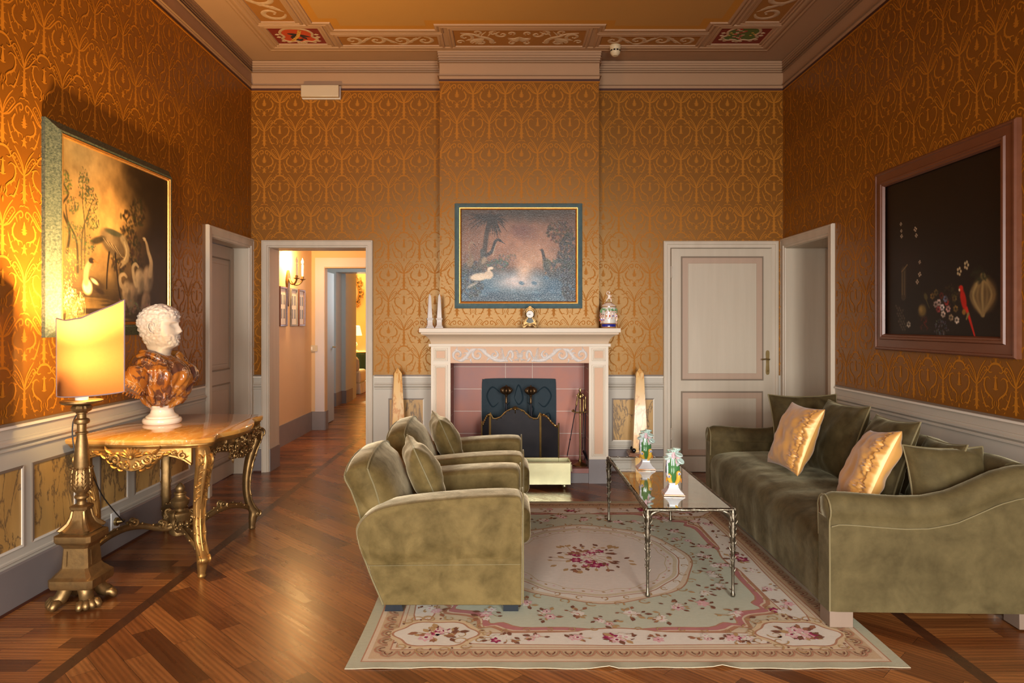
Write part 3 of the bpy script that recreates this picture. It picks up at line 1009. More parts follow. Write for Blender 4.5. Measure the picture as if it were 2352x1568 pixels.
class Canvas:
    """small colour field painted in x 0..W, y 0..1 (down), stored per vertex of a canvas mesh"""
    def __init__(s, aspect, res, col):
        s.W = aspect; s.h = res; s.w = int(res * aspect)
        s.a = np.zeros((s.h + 1, s.w + 1, 3)) + np.array(col, float)
        s.X, s.Y = np.meshgrid(np.linspace(0, aspect, s.w + 1), np.linspace(0, 1, s.h + 1))
        s.rng = np.random.RandomState(7)

    def fbm(s, sx, sy, seed, oct_=5):
        r = np.random.RandomState(seed); out = np.zeros_like(s.X); amp = 1; tot = 0
        for o in range(oct_):
            g = r.rand(64, 64); x = s.X * sx * 2 ** o; y = s.Y * sy * 2 ** o
            xi = np.floor(x).astype(int); yi = np.floor(y).astype(int); fx = x - xi; fy = y - yi
            fx = fx * fx * (3 - 2 * fx); fy = fy * fy * (3 - 2 * fy)
            G = lambda a, b: g[b % 64, a % 64]
            out += amp * ((G(xi, yi) * (1 - fx) + G(xi + 1, yi) * fx) * (1 - fy) + (G(xi, yi + 1) * (1 - fx) + G(xi + 1, yi + 1) * fx) * fy)
            tot += amp; amp *= .55
        return out / tot

    def mix(s, m, col):
        m = np.clip(m, 0, 1)[..., None]; s.a = s.a * (1 - m) + np.array(col, float) * m

    def blob(s, x, y, rx, ry, col, al=1., soft=.35, rot=0.):
        dx = s.X - x; dy = s.Y - y; c, d = cos(rot), sin(rot)
        q = np.sqrt(((dx * c + dy * d) / rx) ** 2 + ((-dx * d + dy * c) / ry) ** 2)
        s.mix(al * np.clip((1 - q) / soft, 0, 1), col)

    def line(s, pts, w0, w1, col, al=1., soft=.5, k=6):
        P = smooth_path(pts, k) if len(pts) > 2 else pts
        n = len(P) - 1; m = np.zeros_like(s.X)
        for i in range(n):
            a = P[i]; b = P[i + 1]; vx, vy = b[0] - a[0], b[1] - a[1]; L = vx * vx + vy * vy + 1e-12
            t = np.clip(((s.X - a[0]) * vx + (s.Y - a[1]) * vy) / L, 0, 1)
            d = np.hypot(s.X - a[0] - t * vx, s.Y - a[1] - t * vy)
            wd = w0 + (w1 - w0) * (i + t) / n
            m = np.maximum(m, np.clip((1 - d / wd) / soft, 0, 1))
        s.mix(m * al, col)

    def foliage(s, x, y, rx, ry, col, n, seed, size=.012, al=.8):
        r = np.random.RandomState(seed)
        for _ in range(n):
            a = r.rand() * 2 * pi; q = r.rand() ** .5
            s.blob(x + rx * q * cos(a), y + ry * q * sin(a), size * (.5 + r.rand()), size * (.3 + .6 * r.rand()), [c * (.8 + .5 * r.rand()) for c in col], al, .6, r.rand() * 3)

    def mesh(s, name, mp, u0, v0, u1, v1, h, m, parent):
        nv, nu = s.h + 1, s.w + 1
        U = np.linspace(u0, u1, nu); V = np.linspace(v1, v0, nv)
        b = MB()
        b.v = [mp(float(U[i]), float(V[j]), h) for j in range(nv) for i in range(nu)]
        b.f = [(j * nu + i, (j + 1) * nu + i, (j + 1) * nu + i + 1, j * nu + i + 1) for j in range(nv - 1) for i in range(nu - 1)]
        b.m = [0] * len(b.f); b.c = [None] * len(b.f)
        o = b.build(name, m, parent)
        a = np.clip(s.a, 0, 255) / 255; a = np.where(a <= .04045, a / 12.92, ((a + .055) / 1.055) ** 2.4)
        ca = o.data.color_attributes.new('paint', 'FLOAT_COLOR', 'POINT')
        ca.data.foreach_set('color', np.concatenate([a, np.ones(a.shape[:2] + (1,))], 2).astype('f').ravel())
        return o


MT['canvas'] = mat('oil_paint', (1, 1, 1), .42, attr=True, spec=.35, bmp=(240, .12, .002))


def cracked_paint():
    m, nt, bs = new_mat('crackled_oil_paint')
    src = nd(nt, 'ShaderNodeVertexColor', layer_name='paint').outputs[0]
    nt.links.new(src, bs.inputs['Base Color'])
    v = coords(nt, (1, 1, 2.2))
    vo = nd(nt, 'ShaderNodeTexVoronoi', {'Vector': v, 'Scale': 42.0}, feature='DISTANCE_TO_EDGE').outputs[0]
    r_ = ramp(nt, vo, [(0, 1), (.12, 0)])
    n_ = noise_t(nt, v, 30, 4)
    h = nd(nt, 'ShaderNodeMath', {0: r_, 1: n_}, operation='ADD').outputs[0]
    bs.inputs['Roughness'].default_value = .34
    bump(nt, bs, h, .22, .003)
    return m


MT['canvas_crackle'] = cracked_paint()
MT['frame_green'] = mat('mottled_green_frame', (.018, .030, .022), .6, var=(95, (.15, .16, .10), .45), bmp=(150, .5, .004), spec=.2)
MT['frame_blue'] = mat('blue_grey_frame', (.07, .15, .17), .3, var=(30, (.14, .24, .26), .3), bmp=(90, .12, .002), coat=.2)
MT['fillet'] = mat('gilt_slip', (.75, .38, .09), .3, .8, var=(30, (.5, .22, .05), .3))
MT['frame_wood'] = mat('brown_wood_frame', (.12, .038, .016), .36, var=(3, (.17, .06, .028), .3), stretch=(6, 1, 6), coat=.15)


def painting_marsh():
    c = Canvas(1.10, 230, (74, 60, 40))
    n1 = c.fbm(3, 3, 1); n2 = c.fbm(5, 7, 2); n3 = c.fbm(14, 14, 3)
    c.mix(1.2 - np.hypot((c.X - .36) / .62, (c.Y - .30) / .52) + (n1 - .5) * .5, (176, 132, 74))
    c.mix(1.1 - np.hypot((c.X - .12) / .4, (c.Y - .04) / .3) + (n1 - .5) * .4, (150, 128, 88))
    c.mix(1.0 - np.hypot((c.X - .42) / .22, (c.Y - .42) / .26) + (n2 - .5) * .7, (205, 158, 88))
    c.mix((n2 - .52) * 2.5 * (c.Y < .7), (118, 88, 54))
    dark = (c.X - .52 - (n1 - .5) * .5) * 3.2
    c.mix(dark, (40, 29, 17))
    c.mix((c.X - .80) * 5 + (n2 - .5), (26, 18, 11))
    c.mix((c.Y - .72 + (n1 - .5) * .15) * 6, (48, 36, 21))
    c.mix((c.Y - .76) * 8 * (1 - np.clip((c.X - .5) * 3, 0, 1)) * np.clip((c.fbm(4, 60, 5) - .42) * 5, 0, 1) * .6, (128, 98, 52))
    for k, (x, y, rx, ry) in enumerate([(.62, .40, .10, .12), (.70, .55, .08, .10), (.52, .62, .08, .08), (.74, .28, .09, .09), (.80, .7, .1, .12)]):
        c.foliage(x, y, rx, ry, (36, 30, 17), 70, 20 + k, .02, .6)
    c.line([(.04, .62), (.06, .5), (.0, .38), (.05, .30), (.0, .24)], .014, .006, (52, 46, 32))
    c.line([(.13, .72), (.12, .55), (.05, .45), (.03, .36)], .013, .005, (56, 50, 34))
    c.line([(.16, .70), (.17, .5), (.22, .38), (.26, .30)], .010, .003, (70, 62, 42))
    c.line([(.19, .68), (.19, .45), (.17, .3), (.18, .16)], .008, .002, (70, 62, 42))
    for k, (x, y, rx, ry, n) in enumerate([(.03, .24, .05, .07, 90), (.09, .35, .05, .05, 60), (.18, .22, .05, .10, 90), (.25, .3, .06, .08, 90), (.26, .42, .06, .05, 60), (.1, .5, .08, .06, 70), (.22, .55, .07, .06, 60)]):
        c.foliage(x, y, rx, ry, (66, 70, 44), n, 40 + k, .010, .75)
    c.foliage(.08, .68, .08, .10, (140, 112, 60), 90, 60, .008, .7)
    c.foliage(.22, .66, .1, .05, (120, 96, 54), 70, 61, .008, .6)
    # grey crane, duck and swans
    def B(x, y, rx, ry, col, al=1, soft=.35, rot=0.): c.blob(x, y, rx, ry, col, al, soft, rot)
    B(.46, .52, .145, .085, (96, 78, 54), 1, .25, .35); B(.42, .50, .11, .055, (128, 106, 74), .85, .5, .35); B(.31, .52, .09, .028, (46, 40, 28), .9, .5, -.30); B(.47, .455, .11, .022, (66, 66, 48), .95, .4, .10)
    for k in range(7): c.line([(.36 + .02 * k, .50 + .006 * k), (.42 + .02 * k, .54 + .008 * k), (.46 + .02 * k, .55 + .008 * k)], .005, .002, (70, 56, 38) if k % 2 else (160, 136, 98), .7)
    c.line([(.56, .48), (.605, .54), (.60, .60), (.56, .63), (.535, .65)], .034, .022, (150, 128, 92)); c.line([(.575, .50), (.60, .56), (.575, .61)], .012, .008, (190, 168, 126), .7); c.line([(.54, .64), (.50, .69)], .012, .003, (86, 66, 44))
    c.line([(.42, .58), (.40, .7), (.395, .80)], .010, .008, (32, 24, 16)); c.line([(.48, .58), (.50, .70), (.53, .84), (.56, .86)], .010, .008, (32, 24, 16))
    B(.27, .79, .115, .055, (58, 44, 30), 1, .3, .18); B(.215, .80, .055, .050, (226, 200, 150), 1, .4, .8); B(.28, .765, .05, .016, (212, 188, 140), .9, .5, .4); B(.33, .82, .06, .02, (40, 30, 22), 1, .5, .3)
    c.line([(.20, .77), (.205, .71), (.235, .66)], .032, .026, (150, 128, 92)); B(.25, .645, .030, .020, (46, 36, 28)); c.line([(.27, .645), (.315, .655)], .008, .003, (130, 86, 36))
    for (x, y, s_, co) in ((.84, .68, 1.25, (140, 118, 90)), (.74, .70, 1.15, (150, 130, 100)), (.66, .80, 1.1, (122, 102, 78)), (.82, .84, 1.0, (112, 92, 70)), (.60, .78, .9, (132, 112, 84))):
        B(x, y + .03 * s_, .062 * s_, .090 * s_, co, 1, .35, .35); B(x - .025, y + .01, .028 * s_, .065 * s_, [min(255, q * 1.3) for q in co], .8, .6, .3); B(x + .03 * s_, y + .06, .03 * s_, .06 * s_, [q * .6 for q in co], .7, .6, .2)
    c.line([(.87, .68), (.885, .60), (.85, .53), (.83, .48), (.81, .455)], .034, .012, (168, 144, 108)); B(.80, .45, .024, .014, (186, 162, 124)); c.line([(.785, .455), (.76, .475)], .008, .003, (70, 50, 30))
    c.line([(.71, .76), (.68, .71), (.67, .65), (.70, .625), (.73, .64)], .026, .012, (172, 150, 114)); c.line([(.60, .80), (.54, .77), (.53, .72), (.57, .70), (.60, .715)], .024, .012, (152, 130, 98))
    c.foliage(.62, .90, .12, .05, (112, 96, 78), 60, 70, .018, .5); c.foliage(.84, .93, .1, .05, (120, 104, 84), 50, 71, .02, .45)
    c.foliage(.10, .90, .09, .08, (206, 184, 120), 120, 72, .009, .8); c.foliage(.05, .82, .05, .06, (180, 158, 104), 60, 73, .007, .8)
    for k in range(14):
        x = .03 + .012 * k; c.line([(x, 1), (x + .01, .92), (x - .01, .84)], .004, .001, (150, 136, 84), .8)
    c.a *= (.80 + .42 * n3)[..., None] * (.94 + .12 * c.fbm(40, 9, 8))[..., None]
    return c


def painting_pond():
    c = Canvas(1.255, 200, (92, 70, 58))
    n1 = c.fbm(3, 3, 11); n2 = c.fbm(6, 6, 12); n3 = c.fbm(16, 16, 13)
    c.mix(1.2 - np.hypot((c.X - .65) / .75, (c.Y - .38) / .36) + (n1 - .5) * .6, (150, 112, 90))
    c.mix(1.0 - np.hypot((c.X - .78) / .35, (c.Y - .55) / .22) + (n2 - .5) * .5, (178, 142, 116))
    c.mix(1.0 - np.hypot((c.X - .68) / .2, (c.Y - .25) / .12) + (n2 - .5), (104, 72, 66))
    c.mix(1.2 - np.hypot((c.X - .62) / .9, (c.Y - .02) / .12) + (n1 - .5), (64, 54, 44))
    c.mix(np.clip((c.Y - .62 + (n1 - .5) * .1) * 7, 0, 1), (48, 86, 108))
    c.mix(1.15 - np.hypot((c.X - .62) / .36, (c.Y - .78) / .14) + (n2 - .5) * .5, (186, 176, 172))
    c.mix(1.0 - np.hypot((c.X - .70) / .13, (c.Y - .66) / .12) + (n2 - .5) * .4, (196, 166, 142))
    c.mix(np.clip((c.fbm(5, 40, 15) - .5) * 6, 0, 1) * np.clip((c.Y - .72) * 5, 0, 1) * .6, (120, 146, 158))
    c.mix((c.Y - .88 + (n2 - .5) * .2) * 6, (40, 62, 76))
    c.foliage(1.08, .24, .14, .12, (66, 50, 38), 200, 80, .022, .7); c.foliage(1.18, .45, .12, .2, (44, 46, 44), 200, 81, .026, .6)
    c.foliage(1.12, .65, .2, .12, (40, 54, 60), 180, 82, .024, .6); c.foliage(1.2, .85, .1, .15, (26, 36, 44), 120, 83, .03, .6)
    c.foliage(.12, .75, .14, .2, (42, 52, 54), 200, 84, .025, .6); c.foliage(.40, .60, .12, .06, (60, 80, 78), 120, 85, .018, .6); c.foliage(.5, .52, .1, .05, (84, 84, 76), 60, 86, .014, .5)
    c.line([(.25, .50), (.27, .32), (.30, .14), (.32, .03)], .034, .028, (62, 50, 42)); c.line([(.24, .52), (.23, .45)], .04, .03, (66, 70, 70))
    r = np.random.RandomState(4)
    for k in range(70):
        a = r.uniform(-.5, pi + .5); L = r.uniform(.12, .26)
        x, y = .32 + r.uniform(-.03, .03), .08 + r.uniform(-.02, .02)
        c.line([(x, y), (x + L * .55 * cos(a), y + L * .35 * sin(a)), (x + L * cos(a), y + L * .8 * sin(a) + .02)], .012, .002, (40, 32, 27), .9, .5, 3)
    # herons, duck, dark bird
    c.blob(.10, .56, .045, .09, (120, 104, 84), 1, .4, .15); c.line([(.10, .52), (.085, .44), (.09, .38), (.115, .355), (.135, .37)], .018, .013, (130, 108, 88)); c.line([(.135, .37), (.165, .41)], .007, .002, (60, 46, 40))
    c.blob(.23, .58, .06, .085, (86, 80, 72), 1, .4, .5); c.blob(.25, .55, .035, .06, (150, 132, 110), .9, .5, .5); c.line([(.27, .5), (.33, .46), (.355, .40), (.37, .35), (.40, .325), (.43, .34)], .024, .016, (40, 40, 44))
    c.line([(.43, .34), (.49, .38)], .009, .002, (36, 34, 36)); c.line([(.345, .5), (.365, .42), (.385, .37)], .006, .004, (180, 160, 140))
    c.blob(.20, .73, .13, .05, (200, 186, 164), 1, .35, -.12); c.blob(.30, .71, .06, .055, (206, 188, 164)); c.blob(.12, .82, .09, .022, (150, 146, 136), .9, .5, -.5); c.line([(.32, .70), (.30, .65), (.325, .635)], .022, .020, (206, 190, 168)); c.blob(.333, .637, .022, .018, (206, 190, 168)); c.line([(.35, .645), (.365, .65)], .006, .003, (90, 70, 50))
    c.line([(.0, .90), (.06, .82)], .02, .008, (28, 34, 40))
    c.blob(.94, .58, .05, .07, (84, 84, 66), 1, .4, -.6); c.blob(.93, .62, .04, .06, (60, 66, 60), 1, .4, -.2); c.line([(.91, .54), (.895, .47), (.885, .44)], .022, .018, (52, 44, 42)); c.line([(.875, .44), (.855, .435)], .006, .002, (40, 36, 34)); c.line([(.93, .68), (.925, .70)], .005, .004, (170, 120, 60))
    for (x, y) in ((.80, .80), (.66, .80), (.93, .74)):
        c.blob(x, y, .04, .025, (60, 100, 124), .8, .5, .3)
    c.a = np.clip((c.a - 34) * 1.22 + 20, 4, 255) * (.84 + .30 * n3)[..., None]
    return c


def painting_still_life():
    c = Canvas(1.09, 230, (18, 10, 7))
    n1 = c.fbm(3, 3, 21); n3 = c.fbm(20, 20, 23)
    c.mix((n1 - .45) * 1.5 * np.clip((c.Y - .35) * 2, 0, 1), (30, 19, 12))
    c.mix((n1 - .5) * 2 * (c.Y > .8), (34, 24, 14))
    c.blob(.24, .55, .22, .2, (34, 15, 9), .6, .8)
    for (x, y, r) in ((.175, .28, .010), (.18, .325, .009), (.183, .36, .011), (.33, .335, .013), (.34, .375, .011), (.375, .545, .010), (.375, .62, .013), (.35, .665, .012)):
        for k in range(4): c.blob(x + r * .8 * cos(k * 1.6 + x * 9), y + r * .8 * sin(k * 1.6 + x * 9), r * .7, r * .55, (200, 178, 148), .9, .5)
    c.line([(.205, .585), (.205, .75)], .03, .03, (60, 48, 32), .9, .2); c.line([(.19, .6), (.19, .74)], .004, .004, (96, 80, 54)); c.line([(.215, .59), (.215, .74)], .004, .004, (96, 80, 54)); c.line([(.185, .59), (.245, .55)], .006, .006, (110, 90, 60))
    c.blob(.40, .845, .052, .048, (104, 84, 42), 1, .45); c.blob(.385, .835, .028, .03, (150, 122, 66), .8, .8); c.blob(.435, .76, .02, .03, (70, 64, 34), 1, .4, -.6); c.line([(.44, .78), (.47, .83)], .006, .004, (70, 64, 34))
    for k in range(26):
        x = .12 + .09 * (k % 7) / 7 + .04 * (k // 7) * .4; y = .80 + .035 * (k // 7) + .01 * (k % 3) + (x - .1) * .4
        c.blob(x, y, .012, .011, (78, 66, 52), .8, .6)
    for k, (x, y, co) in enumerate([(.56, .80, (196, 172, 160)), (.59, .83, (222, 210, 204)), (.555, .84, (150, 60, 60)), (.63, .80, (150, 44, 40)), (.645, .84, (200, 150, 140)), (.62, .78, (90, 104, 130)), (.53, .81, (150, 130, 120)), (.60, .87, (210, 190, 170)), (.67, .89, (150, 130, 100)), (.72, .905, (214, 200, 178)), (.26, .93, (170, 160, 140)), (.50, .76, (110, 84, 40)), (.535, .74, (90, 74, 36)), (.71, .84, (120, 92, 44)), (.70, .78, (96, 78, 40)), (.585, .76, (96, 24, 20))]):
        for j in range(6):
            c.blob(x + .014 * cos(j * 1.05 + k), y + .014 * sin(j * 1.05 + k), .012, .010, [min(255, q * (.8 + .07 * j)) for q in co], .9, .6)
    c.foliage(.58, .95, .07, .05, (84, 84, 92), 60, 90, .008, .7); c.foliage(.68, .76, .1, .06, (56, 46, 22), 60, 91, .012, .6); c.foliage(.42, .93, .04, .05, (84, 24, 14), 30, 92, .01, .6)
    for (x, y) in ((.74, .63), (.80, .60)):
        for k in range(5): c.blob(x + .014 * cos(k * 1.26), y + .018 * sin(k * 1.26), .010, .012, (206, 184, 138), .9, .5)
    # red parrot
    c.blob(.775, .79, .028, .075, (180, 26, 14), 1, .35, -.25); c.blob(.755, .725, .022, .02, (200, 34, 18)); c.blob(.742, .735, .008, .010, (220, 190, 150)); c.line([(.80, .84), (.84, .93), (.87, 1.0)], .016, .006, (190, 32, 18)); c.line([(.815, .87), (.80, .90)], .012, .006, (120, 110, 60))
    c.blob(.78, .86, .02, .02, (160, 110, 40), .8)
    c.blob(.935, .77, .115, .115, (96, 76, 46), 1, .3)
    for k in range(7):
        a = -1.2 + .4 * k; c.line([(.915 + .02 * cos(a), .77 - .105), (.925 + .10 * sin(a), .77), (.915 + .02 * cos(a), .88)], .018, .014, (170, 146, 92) if k % 2 else (132, 108, 66), .75, .9)
    c.foliage(.9, .66, .07, .04, (30, 32, 18), 40, 95, .02, .5)
    c.a *= (.9 + .2 * n3)[..., None]
    return c


def hang(name, label, mp, u0, v0, u1, v1, prof, fw, mf, slip, canvas, cm, base):
    """prof of the outer frame as (inset, height); slip = (width, height) of the inner gilt moulding"""
    t = thing(name, label, 'painting', base)
    b = MB(); b.frame(u0, v0, u1, v1, prof, mp)
    b.prism([(u0 + .01, v0 + .01), (u1 - .01, v0 + .01), (u1 - .01, v1 - .01), (u0 + .01, v1 - .01)], .001, .006, mp)
    b.build('frame', mf, t, angle=25)
    w_, h_ = slip
    if w_:
        b = MB(); k = fw - .003
        b.frame(u0 + k, v0 + k, u1 - k, v1 - k, [(0, h_ - .012), (0, h_), (w_ * .2, h_ + .005), (w_ * .42, h_ + .004), (w_ * .5, h_ - .002), (w_ * .62, h_ + .001), (w_ * .85, h_ - .002), (w_, h_ - .012)], mp)
        b.build('gilt_slip', MT['fillet'], t, angle=25)
    q = fw + max(w_, .004) - .006
    a_, c_ = (u1 - q, u0 + q) if base[0] == XR else (u0 + q, u1 - q)      # seen from inside the room
    canvas.mesh('canvas', mp, a_, v0 + q, c_, v1 - q, (h_ if w_ else .02) - .010, cm, t)
    return t


tA = hang('painting', 'large marsh painting with crane and swans in green-gilt frame on the left wall', ML, 3.505, 1.312, 4.785, 2.447,
          [(0, 0), (0, .020), (.008, .026), (.045, .056), (.052, .066), (.062, .066), (.066, .055), (.066, .01)], .066, MT['frame_green'], (.022, .062), painting_marsh(), MT['canvas'], (XL, 4.14, 1.312))
cu0, cv1 = at(1044, 466, CHY - .03).x, at(0, 466, CHY - .03).z
cu1, cv0 = at(1338, 466, CHY - .03).x, at(0, 708, CHY - .03).z
hang('painting', 'small pond painting with herons in blue-grey frame above the mantelpiece', map_back(CHY), cu0, cv0, cu1, cv1,
     [(0, 0), (0, .014), (.006, .022), (.034, .044), (.040, .048), (.043, .045), (.043, .01)], .043, MT['frame_blue'], (.024, .044), painting_pond(), MT['canvas_crackle'], ((cu0 + cu1) / 2, CHY, cv0))
hang('painting', 'dark still life with red parrot and pumpkin in brown wood frame', MR, 3.412, 1.205, 4.725, 2.415,
     [(0, 0), (0, .026), (.008, .034), (.018, .034), (.022, .028), (.070, .030), (.076, .040), (.088, .040), (.092, .034), (.102, .034), (.110, .018)], .105, MT['frame_wood'], (0, 0), painting_still_life(), MT['canvas'], (XR, 4.07, 1.205))

# ================================================================== TORCHERE LAMP
LX, LY = -2.115, 3.39
t = thing('floor_lamp', 'gilded torchere floor lamp with glowing curved shield shade, paw feet', 'lamp', (LX, LY, 0))
LC = (LX, LY, 0)
b = MB()
b.sqlathe([(.088, .095), (.104, .10), (.108, .112), (.108, .142), (.098, .150), (.092, .158), (.076, .175), (.066, .19), (.060, .285), (.070, .305), (.086, .315), (.090, .322), (.090, .350), (.074, .358)], LC, 0, .17)
for k in range(4):                                        # thin border line on each face of the block
    a = k * pi / 2
    T = Matrix.Translation((LX, LY, 0)) @ Matrix.Rotation(a, 4, 'Z')
    b.T = T
    b.loft([[(-.034, -.0672, .20), (-.034, -.0632, .275)], [(-.030, -.0692, .203), (-.030, -.0652, .272)]], caps=False, closed=False)
    b.T = None
b.build('pedestal', MT['gilt_dark'], t, angle=30)
b = MB()
b.sqlathe([(.070, .356), (.074, .364), (.066, .372), (.050, .392), (.038, .42), (.032, .45), (.030, .462), (.042, .468), (.044, .482), (.030, .49)], LC, 0, .34)
b.lathe([(.024, .488), (.018, .505), (.022, .515), (.032, .522), (.032, .532), (.022, .54), (.026, .548)], LC, 24)
b.lathe([(.026, .546), (.042, .565), (.047, .60), (.046, .635), (.040, .66), (.036, .668)], LC, 32, 16, .05)
b.lathe([(.034, .664), (.037, .68), (.033, .74), (.026, .80), (.021, .835), (.028, .838), (.029, .846), (.021, .85), (.021, .885), (.033, .89), (.036, .90), (.033, .910), (.021, .916), (.020, .936), (.026, .94), (.026, .946)], LC, 28)
b.lathe([(.026, .944), (.040, .952), (.046, .966), (.040, .978), (.026, .984)], LC, 32, 20, .12)
b.lathe([(.03, .982), (.086, .988), (.094, .996), (.094, 1.003), (.086, 1.006), (.02, 1.006)], LC, 40)
mp_l = None
for k in range(8):                                        # acanthus leaves round the vase and the bell foot
    a = k * pi / 4
    def mpv(u, v, h, a=a): 
        r = interp(v, [.546, .565, .60, .635, .66, .668], [.026, .042, .047, .046, .040, .036]) + h
        th = a + u / .045
        return (LX + r * cos(th), LY + r * sin(th), v)
    b.ribbon([(0, .552), (0, .60), (0, .655), (0, .676)], .010, .005, mpv, .005)
    for s in (-1, 1):
        for q in range(4):
            z0 = .565 + q * .022
            b.ribbon([(0, z0), (s * .006, z0 + .012), (s * .014, z0 + .022)], .003, .004, mpv)
    b.ball((LX + .046 * cos(a), LY + .046 * sin(a), .668), (.009, .009, .006), 8, 6)
    if k % 2 == 0:
        a2 = a + pi / 4
        path = [(LX + r * cos(a2), LY + r * sin(a2), z) for r, z in ((.04, .46), (.046, .43), (.060, .40), (.084, .378), (.096, .372), (.09, .366))]
        b.tube(path, [.008, .010, .013, .016, .013, .006], 8)
b.build('stem', MT['gilt_dark'], t, angle=40)
for k, a in enumerate((pi * .25 + pi, pi * 1.75, pi * .25, pi * .75)):
    b = MB()
    ax, ay = cos(a), sin(a)
    cx_, cy_ = LX + .085 * ax, LY + .085 * ay
    b.tube([(cx_ - .02 * ax, cy_ - .02 * ay, .10), (cx_ - .01 * ax, cy_ - .01 * ay, .07), (cx_ + .005 * ax, cy_ + .005 * ay, .045), (cx_ + .03 * ax, cy_ + .03 * ay, .03)], [.038, .032, .032, .028], 12)
    for j in (-1.5, -.5, .5, 1.5):                        # toes with claws
        da = a + j * .42; R = .032
        px_, py_ = cx_ + .022 * ax - .016 * j * ay, cy_ + .022 * ay + .016 * j * ax
        b.tube([(px_, py_, .032), (px_ + .018 * cos(da), py_ + .018 * sin(da), .034), (px_ + .032 * cos(da), py_ + .032 * sin(da), .019), (px_ + .038 * cos(da), py_ + .038 * sin(da), .008)], [.019, .0205, .017, .008], 10)
    b.build('paw_foot', MT['gilt_dark'], t, angle=60)
b = MB(); b.lathe([(.0, 1.005), (.029, 1.006), (.0285, 1.165), (.025, 1.17), (.0, 1.172)], LC, 28)
b.build('candle_sleeve', MT['candle'], t)
# bulb standing in for the lamp's own light
BX, BY, BZ = LX + .062, LY + .03, 1.215
b = MB(); b.ball((BX, BY, BZ), (.03, .03, .042), 20, 14)
MT['bulb'], nt, bs = new_mat('lit_bulb')
bs.inputs['Emission Color'].default_value = (1, .62, .25, 1); bs.inputs['Emission Strength'].default_value = 25
b.build('bulb', MT['bulb'], t)
b = MB(); b.tube([(LX, LY, 1.14), (BX, BY, 1.165), (BX, BY, 1.19)], [.012, .014, .014], 10)
b.build('lamp_holder', MT['brass'], t)
LAMP = point('lamp_bulb_light', (BX, BY, BZ), LAMPW, (1.0, .66, .27), .045)
up = bpy.data.lights.new('added_uplight', 'SPOT'); up.energy = LAMPUP; up.color = (1.0, .62, .24); up.spot_size = 2.3; up.spot_blend = .8; up.shadow_soft_size = .045  # extra spot added at the bulb to brighten the upper wall and ceiling
uo = bpy.data.objects.new('added_uplight', up); COL.objects.link(uo); uo.location = (BX, BY, BZ + .01); uo.rotation_euler = (pi - .15, -.12, 0)
m, nt, bs = new_mat('cream_parchment_shade')
out = nt.nodes['Material Output']; nt.nodes.remove(bs)
n_ = noise_t(nt, coords(nt), 60, 3)
cc = mixc(nt, n_, (.26, .105, .036), (.235, .095, .032))
tl = nd(nt, 'ShaderNodeBsdfTranslucent', {0: cc}).outputs[0]; df = nd(nt, 'ShaderNodeBsdfDiffuse', {0: cc}).outputs[0]
mx = nd(nt, 'ShaderNodeMixShader', {0: .45, 1: tl, 2: df}).outputs[0]; nt.links.new(mx, out.inputs[0])
MT['shade'] = m
MT['shade_trim'] = mat('grey_shade_trim', (.30, .22, .22), .8)
# the shade is a curved shield open towards the wall
def shade_pt(s, q):
    """s -1..1 across, q 0..1 up"""
    a = s * .98
    R = .205
    x = LX + .052 + R * sin(a) * (1.0 - .03 * q) * .98; y = LY + .03 - R * cos(a) * .78 + .045
    x += .006 * q * s
    zb = 1.045 - .014 * cos(a * .9) + .012 * s
    zt = 1.405 + interp(s, [-1, -.8, -.45, 0, .35, .7, .9, 1], [.006, .002, -.006, .006, .038, .068, .088, .098])
    return (x, y, zb + (zt - zb) * q)
b = MB()
b.grid(lambda u, v: shade_pt(u * 2 - 1, v), 36, 14)
b.build('lamp_shade', MT['shade'], t, angle=60)
b = MB()
rim = [shade_pt(-1 + 2 * i / 36, 0) for i in range(37)] + [shade_pt(1, j / 10) for j in range(1, 10)] + [shade_pt(1 - 2 * i / 36, 1) for i in range(37)] + [shade_pt(-1, 1 - j / 10) for j in range(1, 10)]
b.tube(rim + [rim[0]], .0032, 6)
b.build('shade_trim', MT['shade_trim'], t)

# wall socket, plug and cable
d = 4.12
b = MB(); py0 = 4.135
b.prism([(py0 - .045, .125), (py0 + .045, .125), (py0 + .045, .245), (py0 - .045, .245)], .013, .02, ML)
so = thing('wall_socket', 'white wall socket on the left skirting behind the console legs', 'socket', (XL + .013, py0, .125))
b.build('plate', MT['white'], so, bevel=.003)
b = MB(); b.tube([(XL + .02, py0, .185), (XL + .034, py0, .185), (XL + .036, py0, .185)], [.025, .025, .02], 18)
b.tube([(XL + .034, py0, .185), (XL + .07, py0 + .006, .19)], [.018, .008], 12)
b.build('plug', MT['brass'], so)
b = MB()
b.tube(smooth_path([(LX - .02, LY + .09, .985), (LX - .10, LY + .09, .88), (LX - .09, LY + .10, .70), (LX - .03, LY + .12, .62), (-2.22, 3.75, .43), (XL + .09, 4.08, .21), (XL + .072, py0, .192)], 8), .0035, 6)
tag(b.build('lamp_cable', MT['cable']), 'thin black cable slanting from the lamp down to the wall socket', 'cable')

